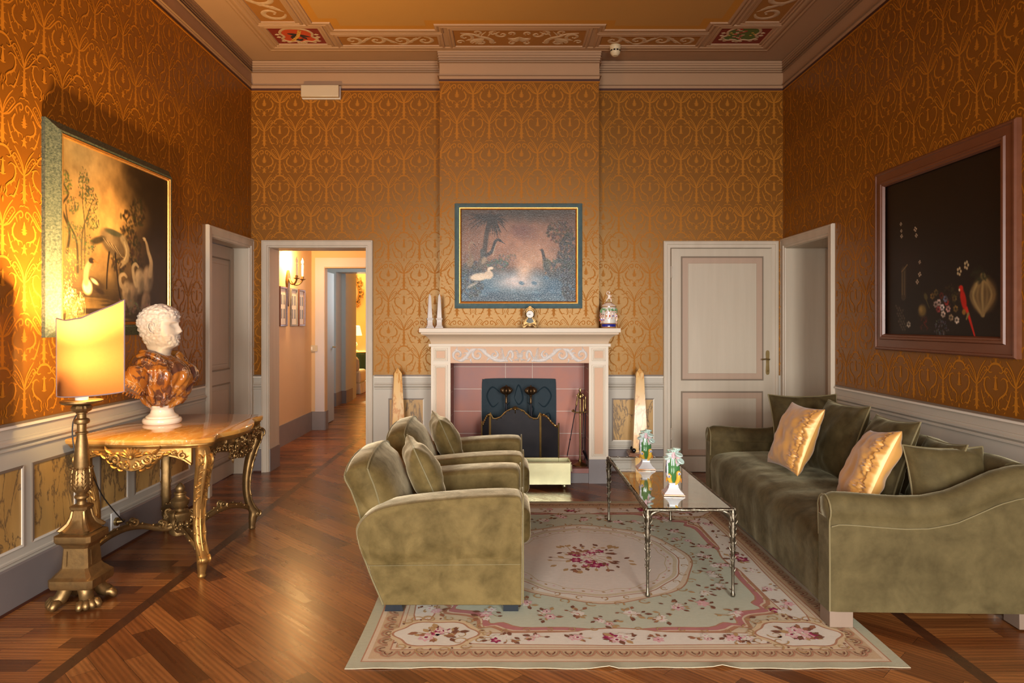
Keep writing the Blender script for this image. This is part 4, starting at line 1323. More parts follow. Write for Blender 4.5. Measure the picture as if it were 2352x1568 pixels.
# ================================================================== CONSOLE TABLE
t = thing('console_table', 'gilded carved rococo console table with marbled top against the left wall', 'table', (-2.02, 4.16, 0))
ZT = .765
xb_ = XL + .022
outl = smooth_path([(-1.655, 3.665), (-1.60, 3.72), (-1.625, 3.84), (-1.575, 4.0), (-1.565, 4.16), (-1.60, 4.32), (-1.665, 4.46), (-1.64, 4.58), (-1.69, 4.65)], 5)
near_ = smooth_path([(xb_, 3.655), (-2.30, 3.64), (-2.15, 3.63), (-1.98, 3.612), (-1.82, 3.635), (-1.72, 3.64), (-1.655, 3.665)], 5)
far_ = smooth_path([(-1.69, 4.65), (-1.78, 4.66), (-1.98, 4.69), (-2.2, 4.665), (xb_, 4.65)], 5)
top_o = near_[:-1] + outl[:-1] + far_
def scale_o(pts, k, cx=-2.02, cy=4.16):
    return [(max(xb_, cx + (x - cx) * k), cy + (y - cy) * k) for x, y in pts]
b = MB()
b.loft([[(x, y, z) for x, y in scale_o(top_o, k)] for k, z in ((.975, ZT - .03), (.99, ZT - .026), (.995, ZT - .018), (.998, ZT - .008), (.994, ZT - .002), (.985, ZT))])
b.build('table_top', MT['slab'], t, angle=30)
b = MB()
b.loft([[(x, y, z) for x, y in scale_o(top_o, k)] for k, z in ((.93, ZT - .055), (.955, ZT - .05), (.96, ZT - .042), (.972, ZT - .036), (.972, ZT - .030))])
b.build('moulding', MT['gilt'], t, angle=30)


def vol(b, c, U, V, r, a0, sgn, rad, turns=1.25, ball=True):
    """carved volute: tapering spiral tube in the plane U,V"""
    c = Vector(c); U = Vector(U); V = Vector(V)
    sp = scroll(0, 0, r, a0, turns, sgn, 18, .85, .12)
    b.tube([c + U * x + V * y for x, y in sp], [rad * (1 - .55 * i / 17) for i in range(18)], 7)
    if ball: b.ball(c, rad * .9, 8, 6)


def leaf3(b, c, U, V, L, ang, curl, wd, hh, N):
    c = Vector(c); U = Vector(U); V = Vector(V); N = Vector(N)
    pts = []
    for i in range(6):
        t_ = i / 5; a = ang + curl * t_
        pts.append((L * t_ * cos(a), L * t_ * sin(a)))
    b.ribbon(pts, wd, hh, lambda u, v, h: tuple(c + U * u + V * v + N * h), wd * .3)


# aprons: near end (faces -y) and front (faces +x), far end
def apron(name, origin, U, N, W, side):
    """U along the apron, N outward"""
    O = Vector(origin); U = Vector(U); N = Vector(N); Z = Vector((0, 0, 1))
    bow = .035
    def mp(u, v, h):
        s_ = u / (W / 2)
        return tuple(O + U * u + N * (h + bow * (1 - s_ * s_)) + Z * v)
    up = [(W / 2 * s_, 0) for s_ in np.linspace(-1, 1, 29)]
    low = []
    for s_ in np.linspace(1, -1, 41):
        a = abs(s_)
        z_ = interp(a, [0, .12, .22, .34, .42, .5, .62, .75, .88, 1], [-.115, -.108, -.092, -.048, -.036, -.034, -.036, -.046, -.062, -.09])
        low.append((W / 2 * s_, z_))
    pts = [(float(u), float(v)) for u, v in up + low]
    b = MB()
    # strips so the bowed surface stays smooth
    n = 40
    for hh in (0,):
        secs = []
        for i in range(n + 1):
            s_ = -1 + 2 * i / n; a = abs(s_)
            z_ = interp(a, [0, .12, .22, .34, .42, .5, .62, .75, .88, 1], [-.115, -.108, -.092, -.048, -.036, -.034, -.036, -.046, -.062, -.09])
            u = W / 2 * s_
            secs.append([mp(u, 0, -.022), mp(u, 0, .0), mp(u, z_ + .012, .0), mp(u, z_ + .008, .007), mp(u, z_, .007), mp(u, z_ - .004, 0), mp(u, z_, -.022)])
        b.loft(secs)
    c0 = (0, -.045)
    # central shell of radiating lobes
    for k in range(9):
        a = pi / 2 + (k - 4) * .33
        b.ribbon([(c0[0] + .012 * cos(a), c0[1] + .012 * sin(a)), (c0[0] + .035 * cos(a), c0[1] + .035 * sin(a) * 1.0), (c0[0] + .066 * cos(a), c0[1] + .056 * sin(a))], .012, .018, mp)
    b.ball(mp(0, c0[1] + .002, .012), .012, 10, 8)
    for s_ in (-1, 1):
        def sc(u, v, r, a0, sg, rad, tr=1.2):
            sp = scroll(u, v, r, a0, tr, sg, 18, .85, .14)
            b.tube([mp(x, y, .010) for x, y in sp], [rad * 1.45 * (1 - .5 * i / 17) for i in range(18)], 7)
            b.ball(mp(u, v, .010), rad * .8, 8, 6)
        sc(s_ * .025, -.085, .020, pi / 2, -s_, .006)
        sc(s_ * .085, -.055, .026, pi, s_, .0065)
        sc(s_ * .055, -.082, .016, 0 if s_ > 0 else pi, s_, .005)
        sc(s_ * .125, -.040, .014, 0, -s_, .0045)
        sc(s_ * W * .36, -.02, .013, 0, s_, .004)
        for (u, v, L, an, cu) in ((.10, -.075, .05, -.3, 1.1), (.075, -.095, .045, -.7, 1.2), (.04, -.108, .04, -1.0, 1.5), (.13, -.05, .05, -.2, .9), (.06, -.03, .05, .9, -1.0), (.105, -.025, .06, .2, .6), (W * .30, -.018, .07, .25, -.6), (W * .27, -.03, .05, -.2, .5), (W * .40, -.035, .05, -.9, .8)):
            pts_ = [(s_ * (u + L * q * cos(an + cu * q)), v + L * q * sin(an + cu * q)) for q in (0, .25, .5, .75, 1)]
            b.ribbon(pts_, .013, .015, mp, .004)
        b.ribbon([(s_ * W * .16, -.010), (s_ * W * .26, -.010), (s_ * W * .34, -.012)], .003, .004, mp)
        sc(s_ * W * .435, -.035, .020, pi / 2, s_, .006)
        for q in range(5):
            b.ball(mp(s_ * (.02 + .022 * q), -.100 + .012 * q, .010), .006, 7, 5)
    return b.build(name, [side], t, angle=50)


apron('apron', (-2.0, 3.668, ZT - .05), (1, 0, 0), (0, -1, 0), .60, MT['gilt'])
# the long front apron is deeper: build with scaled relief
def front_apron():
    O = Vector((-1.665, 4.165, ZT - .05)); b = MB(); W = .86
    def mp(u, v, h):
        s_ = u / (W / 2)
        return (O.x + h + .045 * (1 - s_ * s_) + .018 * sin(s_ * pi * 2) * 0, O.y + u, O.z + v)
    def bot(a): return interp(a, [0, .1, .2, .3, .4, .5, .62, .75, .88, 1], [-.150, -.142, -.130, -.09, -.078, -.075, -.062, -.058, -.075, -.12])
    secs = []
    for i in range(51):
        s_ = -1 + 2 * i / 50; z_ = bot(abs(s_)); u = W / 2 * s_
        secs.append([mp(u, 0, -.022), mp(u, 0, 0), mp(u, z_ + .012, 0), mp(u, z_ + .006, .008), mp(u, z_, .008), mp(u, z_, -.022)])
    b.loft(secs)
    rr = random.Random(9)
    for s_ in (-1, 1):
        for (u, v, r, a0, sg, rad) in ((.035, -.045, .03, 0, 1, .009), (.03, -.11, .028, pi, -1, .008), (.10, -.06, .032, pi / 2, 1, .009), (.12, -.115, .022, 0, -1, .007), (.18, -.045, .026, 0, 1, .008), (.245, -.035, .022, pi, -1, .006), (.31, -.035, .02, 0, 1, .006), (.37, -.05, .024, pi / 2, -1, .006), (.17, -.09, .018, 0, 1, .006)):
            sp = scroll(s_ * u, v, r, a0, 1.25, sg * s_, 18, .85, .14)
            b.tube([mp(x, y, .010) for x, y in sp], [rad * (1 - .5 * i / 17) for i in range(18)], 7)
            b.ball(mp(s_ * u, v, .014), rad * 1.1, 8, 6)
            for q in range(3):
                an = rr.uniform(0, 6.28); L = .045
                b.ribbon([(s_ * u + r * .8 * cos(an) + L * k * cos(an + .9 * k), v + r * .8 * sin(an) * .8 + L * k * sin(an + .9 * k) * .7) for k in (0, .3, .6, 1)], .008, .012, mp, .003)
        for q in range(10):
            b.ball(mp(s_ * (.02 + .035 * q), bot((.02 + .035 * q) / (W / 2)) + .012, .012), .008, 7, 5)
    for k in range(7):
        a = pi / 2 + (k - 3) * .4
        b.ribbon([(.012 * cos(a), -.07 + .012 * sin(a)), (.04 * cos(a), -.07 + .04 * sin(a)), (.055 * cos(a), -.07 + .055 * sin(a))], .010, .016, mp)
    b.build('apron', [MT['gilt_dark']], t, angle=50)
front_apron()
b = MB(); b.box(-2.30, 4.62, ZT - .13, -1.74, 4.645, ZT - .05); b.box(XL + .03, 3.74, ZT - .11, XL + .055, 4.6, ZT - .05)
b.build('rear_rail', MT['gilt_dark'], t)


def table_leg(px, py, ox, oy, m):
    """cabriole leg: foot at px,py ; ox,oy outward unit direction"""
    b = MB()
    prof = [(0, 0, .015, .015), (.012, 0, .021, .021), (.02, 0, .018, .018), (.05, .002, .022, .022), (.080, .006, .026, .025), (.095, .016, .034, .028), (.115, .016, .034, .028), (.14, -.004, .026, .026), (.20, -.030, .020, .028), (.28, -.042, .019, .029),
            (.36, -.040, .020, .030), (.45, -.026, .022, .032), (.53, -.004, .026, .036), (.60, .022, .030, .040), (.65, .028, .032, .040), (.70, .010, .034, .036), (.725, -.01, .036, .034)]
    tx, ty = -oy, ox
    secs = []
    for z, o, ra, rt in [tuple(q) for q in smooth_path(prof, 3)]:
        ring = []
        for k in range(16):
            a = 2 * pi * k / 16
            ca, sa = cos(a), sin(a)
            ca = math.copysign(abs(ca) ** .65, ca); sa = math.copysign(abs(sa) ** .65, sa)
            ring.append((px + ox * (o + ra * ca) + tx * rt * sa, py + oy * (o + ra * ca) + ty * rt * sa, z))
        secs.append(ring)
    b.loft(secs)
    def surf(z, side, off=0.0):
        q = [interp(z, [p[0] for p in prof], [p[i] for p in prof]) for i in (1, 2, 3)]
        return Vector((px + ox * (q[0] + q[1] + off) + tx * q[2] * side, py + oy * (q[0] + q[1] + off) + ty * q[2] * side, z))
    for s_ in (-1, 1):                                     # raised edges running down the leg
        b.tube([surf(z, s_ * .92, -.004) for z in np.linspace(.13, .66, 22)], [.005 + .002 * sin(i * 1.7) for i in range(22)], 6)
        for z in (.24, .33, .42, .50):
            b.ball(surf(z, s_ * 1.0, -.002), .008, 7, 5)
        U = Vector((ox, oy, 0)); T_ = Vector((tx, ty, 0)) * s_
        vol(b, surf(.645, s_ * .75, -.012), U, (0, 0, 1), .032, pi / 2, -1, .008)
        vol(b, surf(.105, s_ * .95, -.018), U, (0, 0, 1), .02, pi / 2, -1, .007)
    def mpl(u, v, h):
        p = surf(v, 0, h); return (p.x + tx * u, p.y + ty * u, p.z)
    b.ribbon([(0, .40), (0, .48), (0, .56), (0, .64), (0, .70)], .012, .012, mpl, .018)
    for k in range(7):
        for s_ in (-1, 1):
            z = .68 - .038 * k
            b.ribbon([(0, z), (s_ * .012, z - .012), (s_ * .026, z - .010 - .01), (s_ * .03, z - .034)], .0055, .010, mpl)
    b.ribbon([(0, .15), (0, .22), (0, .30), (0, .37)], .007, .008, mpl, .010)
    for k in range(4):
        for s_ in (-1, 1):
            z = .17 + .045 * k; b.ribbon([(0, z), (s_ * .008, z + .014), (s_ * .018, z + .020)], .004, .006, mpl)
    b.build('leg', m, t, angle=50)


dg = math.sqrt(.5)
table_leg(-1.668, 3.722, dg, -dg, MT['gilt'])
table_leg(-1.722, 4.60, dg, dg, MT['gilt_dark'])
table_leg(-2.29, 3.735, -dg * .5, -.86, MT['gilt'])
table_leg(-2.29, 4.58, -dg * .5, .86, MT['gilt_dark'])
cxs, cys = -2.0, 4.17
for (px_, py_) in ((-1.695, 3.75), (-1.745, 4.575), (-2.28, 3.78), (-2.28, 4.54)):
    b = MB()
    dx, dy = cxs - px_, cys - py_
    path = smooth_path([(px_ + dx * q, py_ + dy * q, z) for q, z in ((0, .155), (.15, .185), (.35, .205), (.55, .195), (.72, .165), (.86, .150), (.95, .17))], 4)
    n = len(path); secs = []
    L = math.hypot(dx, dy); nx, ny = -dy / L, dx / L
    wob = [.035 * sin(pi * i / (n - 1)) for i in range(n)]
    for i, p in enumerate(path):
        c_ = (p[0] + nx * wob[i], p[1] + ny * wob[i], p[2])
        secs.append([(c_[0] + nx * a_, c_[1] + ny * a_, c_[2] + z_) for a_, z_ in ((-.024, -.006), (-.024, .008), (-.014, .016), (-.012, .008), (.012, .008), (.014, .016), (.024, .008), (.024, -.006), (.012, -.018), (-.012, -.018))])
    b.loft(secs)
    for i in range(3, n - 3, 3):
        b.ball(Vector(secs[i][2]) + Vector((0, 0, .002)), .008, 7, 5); b.ball(Vector(secs[i][6]), .008, 7, 5)
    for q in (.42, .72):
        i = int(q * n); c_ = Vector(path[i]) + Vector((nx * wob[i], ny * wob[i], .028))
        for s_ in (-1, 1):
            vol(b, c_ + Vector((nx, ny, 0)) * .018 * s_, Vector((dx / L, dy / L, 0)), (0, 0, 1), .026, pi, 1 if s_ > 0 else 1, .010)
    b.build('stretcher', MT['gilt_dark'], t, angle=50)
b = MB()
b.sqlathe([(.030, .095), (.052, .105), (.056, .13), (.050, .15), (.056, .21), (.062, .222), (.062, .236), (.046, .244)], (cxs, cys, 0), pi / 4, .3)
for k in range(4):
    a = k * pi / 2
    vol(b, (cxs + .062 * cos(a), cys + .062 * sin(a), .18), (cos(a), sin(a), 0), (0, 0, 1), .03, pi / 2, -1, .011)
    vol(b, (cxs + .07 * cos(a), cys + .07 * sin(a), .235), (cos(a), sin(a), 0), (0, 0, 1), .022, -pi / 2, 1, .009)
b.build('centre_block', MT['gilt_dark'], t, angle=50)
b = MB()
b.lathe([(.03, .24), (.022, .255), (.03, .262), (.046, .28), (.052, .30), (.054, .308), (.044, .318), (.034, .325), (.03, .34), (.036, .348), (.034, .354), (.020, .358), (.026, .37), (.028, .382), (.020, .395), (.010, .408), (.001, .414)], (cxs, cys, 0), 28, 12, .06, (.26, .31))
b.build('urn_finial', MT['gilt_dark'], t, angle=45)

# ================================================================== MARBLE BUST
bx, by = -2.150, 4.25
BZ0 = ZT + .0005
t = thing('bust', 'white marble male bust in yellow-brown breccia drapery on the console table', 'statue', (bx, by, BZ0))
b = MB()
b.lathe([(.0, 0), (.104, 0), (.111, .008), (.112, .022), (.106, .033), (.094, .037), (.092, .046), (.082, .052), (.068, .065), (.064, .085), (.072, .10), (.080, .106), (.078, .113), (.0, .115)], (bx, by, BZ0), 48)
b.build('socle', MT['plinth_stone'], t)


def bust_torso():
    b = MB(); zs = np.linspace(0, 1, 40); secs = []
    NSEG = 96
    for q in zs:
        z = BZ0 + .108 + .34 * q
        hx = interp(q, [0, .08, .25, .5, .7, .82, .92, 1], [.055, .085, .122, .150, .145, .115, .078, .058])
        hy = interp(q, [0, .08, .25, .5, .7, .82, .92, 1], [.065, .10, .155, .200, .215, .180, .105, .062])
        cx_ = interp(q, [0, .3, .6, .85, 1], [.0, .018, .022, .0, -.012])
        ring = []
        for k in range(NSEG):
            a = 2 * pi * k / NSEG
            x, y = hx * cos(a), hy * sin(a)
            fold = .007 * sin(9 * a + 7 * q + 1.6 * sin(5 * q)) + .004 * sin(23 * a - 15 * q)
            front = max(0, cos(a))
            chest = .02 * front * math.exp(-((q - .55) / .2) ** 2)
            fold *= min(1, 6 * q) * min(1, 6 * (1.02 - q))
            # slight V toward the neck at the front
            zz = z - .03 * front * sm(.75, 1, q)
            ring.append((bx + cx_ + x * (1 + fold / .1) + chest, by + y * (1 + fold / .14), zz))
        secs.append(ring)
    b.loft(secs)
    # cut sleeves with fringed edge
    for s_ in (-1, 1):
        sh = Vector((bx - .035, by + s_ * .175, BZ0 + .345)); dr = Vector((-.25, s_ * .55, -.80)).normalized()
        L = .14; U = dr.orthogonal().normalized(); V = dr.cross(U); secs = []
        for i in range(12):
            q = i / 11; r = interp(q, [0, .2, .7, 1], [.05, .074, .078, .082]); c_ = sh + dr * L * q
            secs.append([tuple(c_ + (U * cos(2 * pi * k / 40) + V * sin(2 * pi * k / 40)) * r * (1 + .045 * sin(k * 1.25 + q * 2) * q)) for k in range(40)])
        b.loft(secs)
        for k in range(26):                                # fringe
            a = 2 * pi * k / 26; o_ = sh + dr * L + (U * cos(a) + V * sin(a)) * .080
            b.tube([o_ - dr * .012, o_ + dr * .016], [.0055, .0048], 5)
        b.tube([sh + dr * L * .86 + (U * cos(2 * pi * k / 30) + V * sin(2 * pi * k / 30)) * .083 for k in range(31)], .004, 6)
    # heavy rolls of the cloak across shoulders and chest
    def roll(pts, r):
        P = smooth_path(pts, 6); b.tube([Vector((bx, by, BZ0)) + Vector(p) for p in P], [r * (.55 + .45 * sin(pi * min(1, max(0, i / (len(P) - 1)))) + .06 * sin(i * 1.3)) for i in range(len(P))], 12)
    roll([(-.07, -.17, .38), (-.02, -.17, .395), (.05, -.15, .355), (.10, -.10, .28), (.125, -.02, .21), (.115, .05, .16), (.07, .10, .12)], .024)
    roll([(-.09, -.12, .42), (-.03, -.13, .435), (.03, -.12, .41), (.09, -.09, .35), (.125, -.03, .28)], .02)
    roll([(-.10, .03, .44), (-.10, -.06, .445), (-.06, -.105, .445), (.0, -.10, .43), (.05, -.06, .40), (.07, .0, .385)], .016)
    roll([(-.04, .14, .43), (.03, .14, .42), (.08, .12, .36), (.12, .09, .28), (.135, .05, .21), (.10, .0, .14), (.06, -.05, .11)], .028)
    roll([(.0, .17, .39), (.05, .16, .35), (.08, .14, .27), (.085, .12, .19), (.06, .09, .12)], .022)
    roll([(.05, .09, .42), (.09, .08, .36), (.13, .06, .28), (.14, .02, .22)], .018)
    roll([(.08, -.13, .22), (.07, -.12, .16), (.04, -.09, .11)], .016)
    roll([(.0, -.19, .27), (.02, -.17, .20), (.02, -.13, .13)], .016)
    roll([(-.07, -.15, .22), (-.05, -.12, .15), (-.03, -.08, .11)], .015)
    b.ball((bx + .10, by - .05, BZ0 + .33), (.02, .02, .02), 12, 8)
    return b.build('drapery', MT['breccia'], t, angle=70)


bust_torso()


def bust_head():
    b = MB()
    S = 1.04
    hx0, hy0, hz0 = bx - .022, by, BZ0 + .478           # chin level
    Z = [-.125, -.09, -.05, -.02, 0, .02, .045, .065, .085, .105, .125, .145, .165, .19, .215, .235, .248, .254]
    XF = [.075, .060, .052, .062, .096, .104, .106, .104, .100, .099, .096, .104, .105, .102, .088, .060, .028, .002]
    XB = [-.080, -.072, -.068, -.072, -.078, -.086, -.100, -.112, -.121, -.127, -.130, -.131, -.129, -.120, -.098, -.066, -.032, -.002]
    HW = [.078, .062, .056, .056, .050, .060, .067, .071, .074, .076, .077, .078, .079, .076, .066, .046, .024, .002]
    ns = 120; nr = 92; secs = []
    for j in range(nr + 1):
        zz = Z[0] + (Z[-1] - Z[0]) * (1 - (1 - j / nr) ** 1.12)
        xf, xb2, hw = (interp(zz, Z, q) for q in (XF, XB, HW))
        ring = []
        for k in range(ns):
            a = 2 * pi * k / ns
            ca, sa = cos(a), sin(a)
            n_ = 2.25
            den = (abs(ca) ** n_ + abs(sa) ** n_) ** (1 / n_)
            x = (xf if ca > 0 else -xb2) * ca / den
            y = hw * sa / den
            p = Vector((x, y, zz)); rad = Vector((ca, sa, 0))
            if ca > .2:
                ay = abs(y)
                # nose
                nz = interp(zz, [.068, .078, .088, .10, .12, .138, .15], [0, .016, .030, .026, .017, .006, 0])
                nw = interp(zz, [.07, .088, .12, .15], [.016, .013, .009, .010])
                p.x += nz * math.exp(-(y / nw) ** 2)
                p.x -= .015 * math.exp(-((ay - .030) / .015) ** 2 - ((zz - .126) / .013) ** 2)
                p.x += .007 * math.exp(-((ay - .030) / .010) ** 2 - ((zz - .124) / .007) ** 2)
                p.x += .007 * math.exp(-((ay - .028) / .022) ** 2 - ((zz - .146) / .006) ** 2)
                p.x += .006 * math.exp(-(y / .020) ** 2) * (math.exp(-((zz - .060) / .0045) ** 2) + math.exp(-((zz - .048) / .0055) ** 2))
                p.x -= .005 * math.exp(-(y / .022) ** 2 - ((zz - .054) / .0028) ** 2)
                p.x -= .004 * math.exp(-(y / .02) ** 2 - ((zz - .036) / .006) ** 2)
                p.x += .006 * math.exp(-(y / .02) ** 2 - ((zz - .018) / .012) ** 2)
            # curls of hair and beard
            hair = sm(.158, .178, zz + (.02 if ca < .5 else 0) * (1 - ca)) if ca > .35 else sm(.02, .06, zz + .05 * max(0, -ca))
            beard = (1 - sm(.062, .085, zz + .02 * (1 - ca))) * sm(-.02, .0, zz) * (1 if ca > .05 else 0)
            if ca > .55: beard *= sm(.010, .022, abs(y)) if zz > .040 else 1
            if ca > .35 and zz < .15: hair = 0
            d = p.copy()
            cell = noise.voronoi(Vector((d.x, d.y, d.z)) * 58)[0]
            tex = (.45 - cell[0]) * .016 + noise.noise(Vector(d) * 120) * .002
            amt = max(hair, beard * .75)
            p += rad * amt * (tex + .0045)
            p.z += amt * noise.noise(Vector(d) * 70 + Vector((9, 9, 9))) * .003
            lean = .012 * sm(0, -.12, -zz) if zz < 0 else 0
            ring.append((hx0 + p.x * S + .012, hy0 + p.y * S, hz0 + p.z * S))
        secs.append(ring)
    b.loft(secs)
    for s_ in (-1, 1):                                      # ears
        c = Vector((hx0 + .0, hy0 + s_ * .080 * S, hz0 + .108 * S))
        P = [(.014, -.032), (.004, -.030), (-.012, -.012), (-.018, .010), (-.012, .030), (.002, .034), (.013, .024), (.014, .008)]
        b.tube([c + Vector((x, s_ * (.004 + .010 * (x < 0)), z)) for x, z in smooth_path(P, 4)], .0048, 8)
        b.ball(c + Vector((.0, -s_ * .002, 0)), (.014, .008, .028), 12, 8)
        b.tube([c + Vector((x, s_ * .008, z)) for x, z in smooth_path([(.004, -.012), (-.007, .002), (-.004, .018), (.006, .018)], 4)], .0035, 6)
    return b.build('head', MT['carrara'], t, angle=80)


bust_head()

# ================================================================== FIREPLACE
FY = 5.905                       # front plane of the jambs
mf = map_back(FY)
fp = thing('fireplace', 'painted cream and peach mantelpiece with grey scroll frieze on the chimney breast', 'fireplace', (.1035, FY, 0))
JL = [(-.663, -.495), (.704, .871)]
for a, c in JL:
    b = MB(); b.mi = 0
    b.box(a, FY, .209, c, CHY - .002, 1.185)
    for (x0, x1, z0, z1) in ((a + .022, c - .022, .232, 1.025), (a + .022, c - .022, 1.06, 1.17)):
        b.mi = 0; b.frame(x0, z0, x1, z1, [(0, .001), (.002, .008), (.012, .010), (.016, .004), (.022, .007), (.026, .001)], mf)
        b.mi = 1; b.prism([(x0 + .026, z0 + .026), (x1 - .026, z0 + .026), (x1 - .026, z1 - .026), (x0 + .026, z1 - .026)], 0, .0015, mf)
    b.build('jamb', [MT['mantel_light'], MT['mantel_peach']], fp, angle=25)
for a, c in JL:
    b = MB(); b.box(a - .002, FY - .004, .0, c + .002, CHY - .002, .209)
    b.build('plinth', MT['hearth_grey'], fp)
b = MB()
b.mi = 0; b.box(-.495, FY + .003, 1.041, .704, CHY - .002, 1.185)
b.mi = 1
mz = map_back(FY + .003)
def frieze(s):
    X = lambda x: .1045 + s * x
    def rb(pts, w, h=.007, w1=None): b.ribbon([(X(x), y) for x, y in smooth_path(pts, 4)], w * 1.35, h, mz, w1)
    c = 1.113
    for (x, r, a0, sg) in ((.22, .036, pi / 2, 1), (.365, .050, pi * .5, -1), (.535, .048, -pi / 2, 1)):
        acanthus(b, mz, X(x), c, r, a0 if s > 0 else pi - a0, sg * s, .0135, .009, 1.1, 9)
    rb([(.10, 1.065), (.16, 1.062), (.225, 1.075), (.29, 1.12), (.33, 1.155), (.37, 1.163)], .011)
    rb([(.37, 1.163), (.42, 1.15), (.46, 1.10), (.50, 1.065), (.54, 1.065)], .011)
    for (x, y, an) in ((.30, 1.13, 1.9), (.31, 1.14, 1.2), (.26, 1.08, -.4), (.42, 1.08, -1.3), (.45, 1.12, .5), (.47, 1.09, -2.4), (.56, 1.15, 2.5), (.44, 1.145, .9)):
        rb([(x, y), (x + .02 * cos(an), y + .02 * sin(an)), (x + .042 * cos(an - .5), y + .042 * sin(an - .5))], .008, .006, .002)
    # winged dragon beside the vase
    rb([(.052, 1.085), (.065, 1.082), (.06, 1.115), (.075, 1.145), (.095, 1.135), (.105, 1.105), (.13, 1.08), (.18, 1.068), (.24, 1.05)], .011, .009, .006)
    for k in range(8):
        y0 = 1.085 + .008 * k
        rb([(.125 + .003 * k, 1.09 + .004 * k), (.15, 1.085 + .011 * k), (.185 - .002 * k, 1.082 + .013 * k)], .0045, .006, .002)
    rb([(.095, 1.09), (.08, 1.07), (.062, 1.052)], .007); rb([(.11, 1.085), (.12, 1.065), (.10, 1.052)], .006)
    for k in range(4):
        rb([(.012, 1.125), (.02 + .006 * k, 1.145), (.034 + .014 * k, 1.158 - .006 * k)], .0035, .006, .002)
        rb([(.004, 1.082), (.012 + .008 * k, 1.066 + .002 * k), (.016 + .016 * k, 1.052 + .003 * k)], .0035, .006, .002)
    for k in range(3): rb([(.002 + .011 * k, 1.118), (.002 + .009 * k, 1.10), (.002 + .005 * k, 1.085)], .005, .007)
    rb([(0, 1.122), (.034, 1.122)], .004)
for s in (1, -1): frieze(s)
b.build('frieze', [MT['mantel_peach'], MT['relief']], fp, angle=50)
# cornice: fillet, cove and shelf, mitred round three sides
def slab_prof(prof, x0, x1, y0, y1):
    secs = [[(x0 - o, y1, z), (x0 - o, y0 - o, z), (x1 + o, y0 - o, z), (x1 + o, y1, z)] for o, z in prof]
    return secs
b = MB(); x0, x1 = -.663, .871
b.loft(slab_prof([(0, 1.183), (.018, 1.185), (.018, 1.208), (.0, 1.210)], x0, x1, FY, CHY - .002))
b.mi = 1
b.loft(slab_prof([(-.03, 1.209), (.0, 1.21), (.004, 1.225), (.012, 1.245), (.026, 1.264), (.048, 1.280), (.070, 1.289), (.072, 1.291), (.072, 1.2905)], x0, x1, FY, CHY - .002))
b.loft(slab_prof([(.0, 1.290), (.078, 1.2905), (.078, 1.306), (.0, 1.3065)], x0, x1, FY, CHY - .002))
b.mi = 0
b.loft(slab_prof([(.0, 1.306), (.088, 1.3065), (.092, 1.31), (.092, 1.340), (.088, 1.344), (.0, 1.3445)], x0, x1, FY, CHY - .002))
b.box(x0 - .09, CHY - .002, 1.31, CHL - .001, YB - .002, 1.344); b.box(CHR + .001, CHY - .002, 1.31, x1 + .09, YB - .002, 1.344)
b.build('shelf', [MT['mantel_light'], MT['mantel']], fp, angle=30)
for c_ in [o for o in fp.children if o.name.startswith('shelf')]: pass

# firebox lining with big terracotta tiles
b = MB(); BYF = 6.30
b.mi = 1
b.box(-.512, BYF, .0, .722, BYF + .05, 1.09)
b.box(-.512, 5.93, .0, -.500, BYF, 1.09); b.box(.709, 5.93, .0, .722, BYF, 1.09); b.box(-.512, 5.93, 1.075, .722, BYF, 1.09)
b.box(-.496, FY + .03, 0, .705, BYF, .085)
b.mi = 0
zt = [.10, .165, .37, .575, .78, .985, 1.09]
xt = [-.495, .0, .245, .70]
for i in range(len(zt) - 1):
    xs_ = [-.495, -.02, .228, .703] if i >= 4 else [-.495, -.24 if i % 1 == 0 else -.3, .22, .44, .703]
    for a, c in zip(xs_, xs_[1:]):
        b.box(a + .004, BYF - .006, zt[i] + .004, c - .004, BYF + .001, zt[i + 1] - .004)
    b.box(-.501, 5.96, zt[i] + .003, -.494, BYF - .008, zt[i + 1] - .003); b.box(.703, 5.96, zt[i] + .003, .7095, BYF - .008, zt[i + 1] - .003)
for k in range(4):
    b.box(-.492 + .3 * k, FY + .004, .088, -.498 + .3 * (k + 1), BYF - .01, .128)
b.mi = 2
b.box(-.493, FY + .014, 0, .702, FY + .032, .086)
b.build('firebox', [MT['tile'], MT['grout'], MT['hearth_grey']], fp, bevel=.0015)
HZ = .128

# cast iron fireback
b = MB(); cxf = .11; mpb = map_back(BYF - .006)
o_ = smooth_path([(-.235, .13), (-.238, .5), (-.236, .84), (-.218, .868), (-.19, .876), (0, .880), (.40, .876), (.428, .866), (.444, .84), (.446, .5), (.444, .13)], 3)
b.prism(list(o_), .001, .022, mpb)
fb = b
for pts in ([(-.10, .3), (-.04, .42), (.04, .46), (.10, .60), (.16, .46), (.24, .42), (.30, .3)], [(.06, .70), (.10, .82), (.14, .70), (.10, .64), (.06, .70)], [(.02, .66), (-.02, .60), (.03, .54), (.06, .6)], [(.18, .66), (.24, .60), (.19, .52), (.14, .6)], [(.26, .74), (.34, .80), (.40, .72), (.34, .62), (.28, .66)], [(-.06, .74), (-.14, .80), (-.19, .72), (-.14, .62), (-.08, .66)], [(.3, .5), (.38, .56), (.40, .44)], [(-.10, .5), (-.18, .56), (-.2, .44)]):
    fb.ribbon(smooth_path(pts, 5), .007, .007, lambda u, v, h: mpb(u, v, h + .021))
tag(fb.build('fireback', MT['fireback']), 'blue-black cast iron fireback leaning on the firebox tiles', 'fireback')


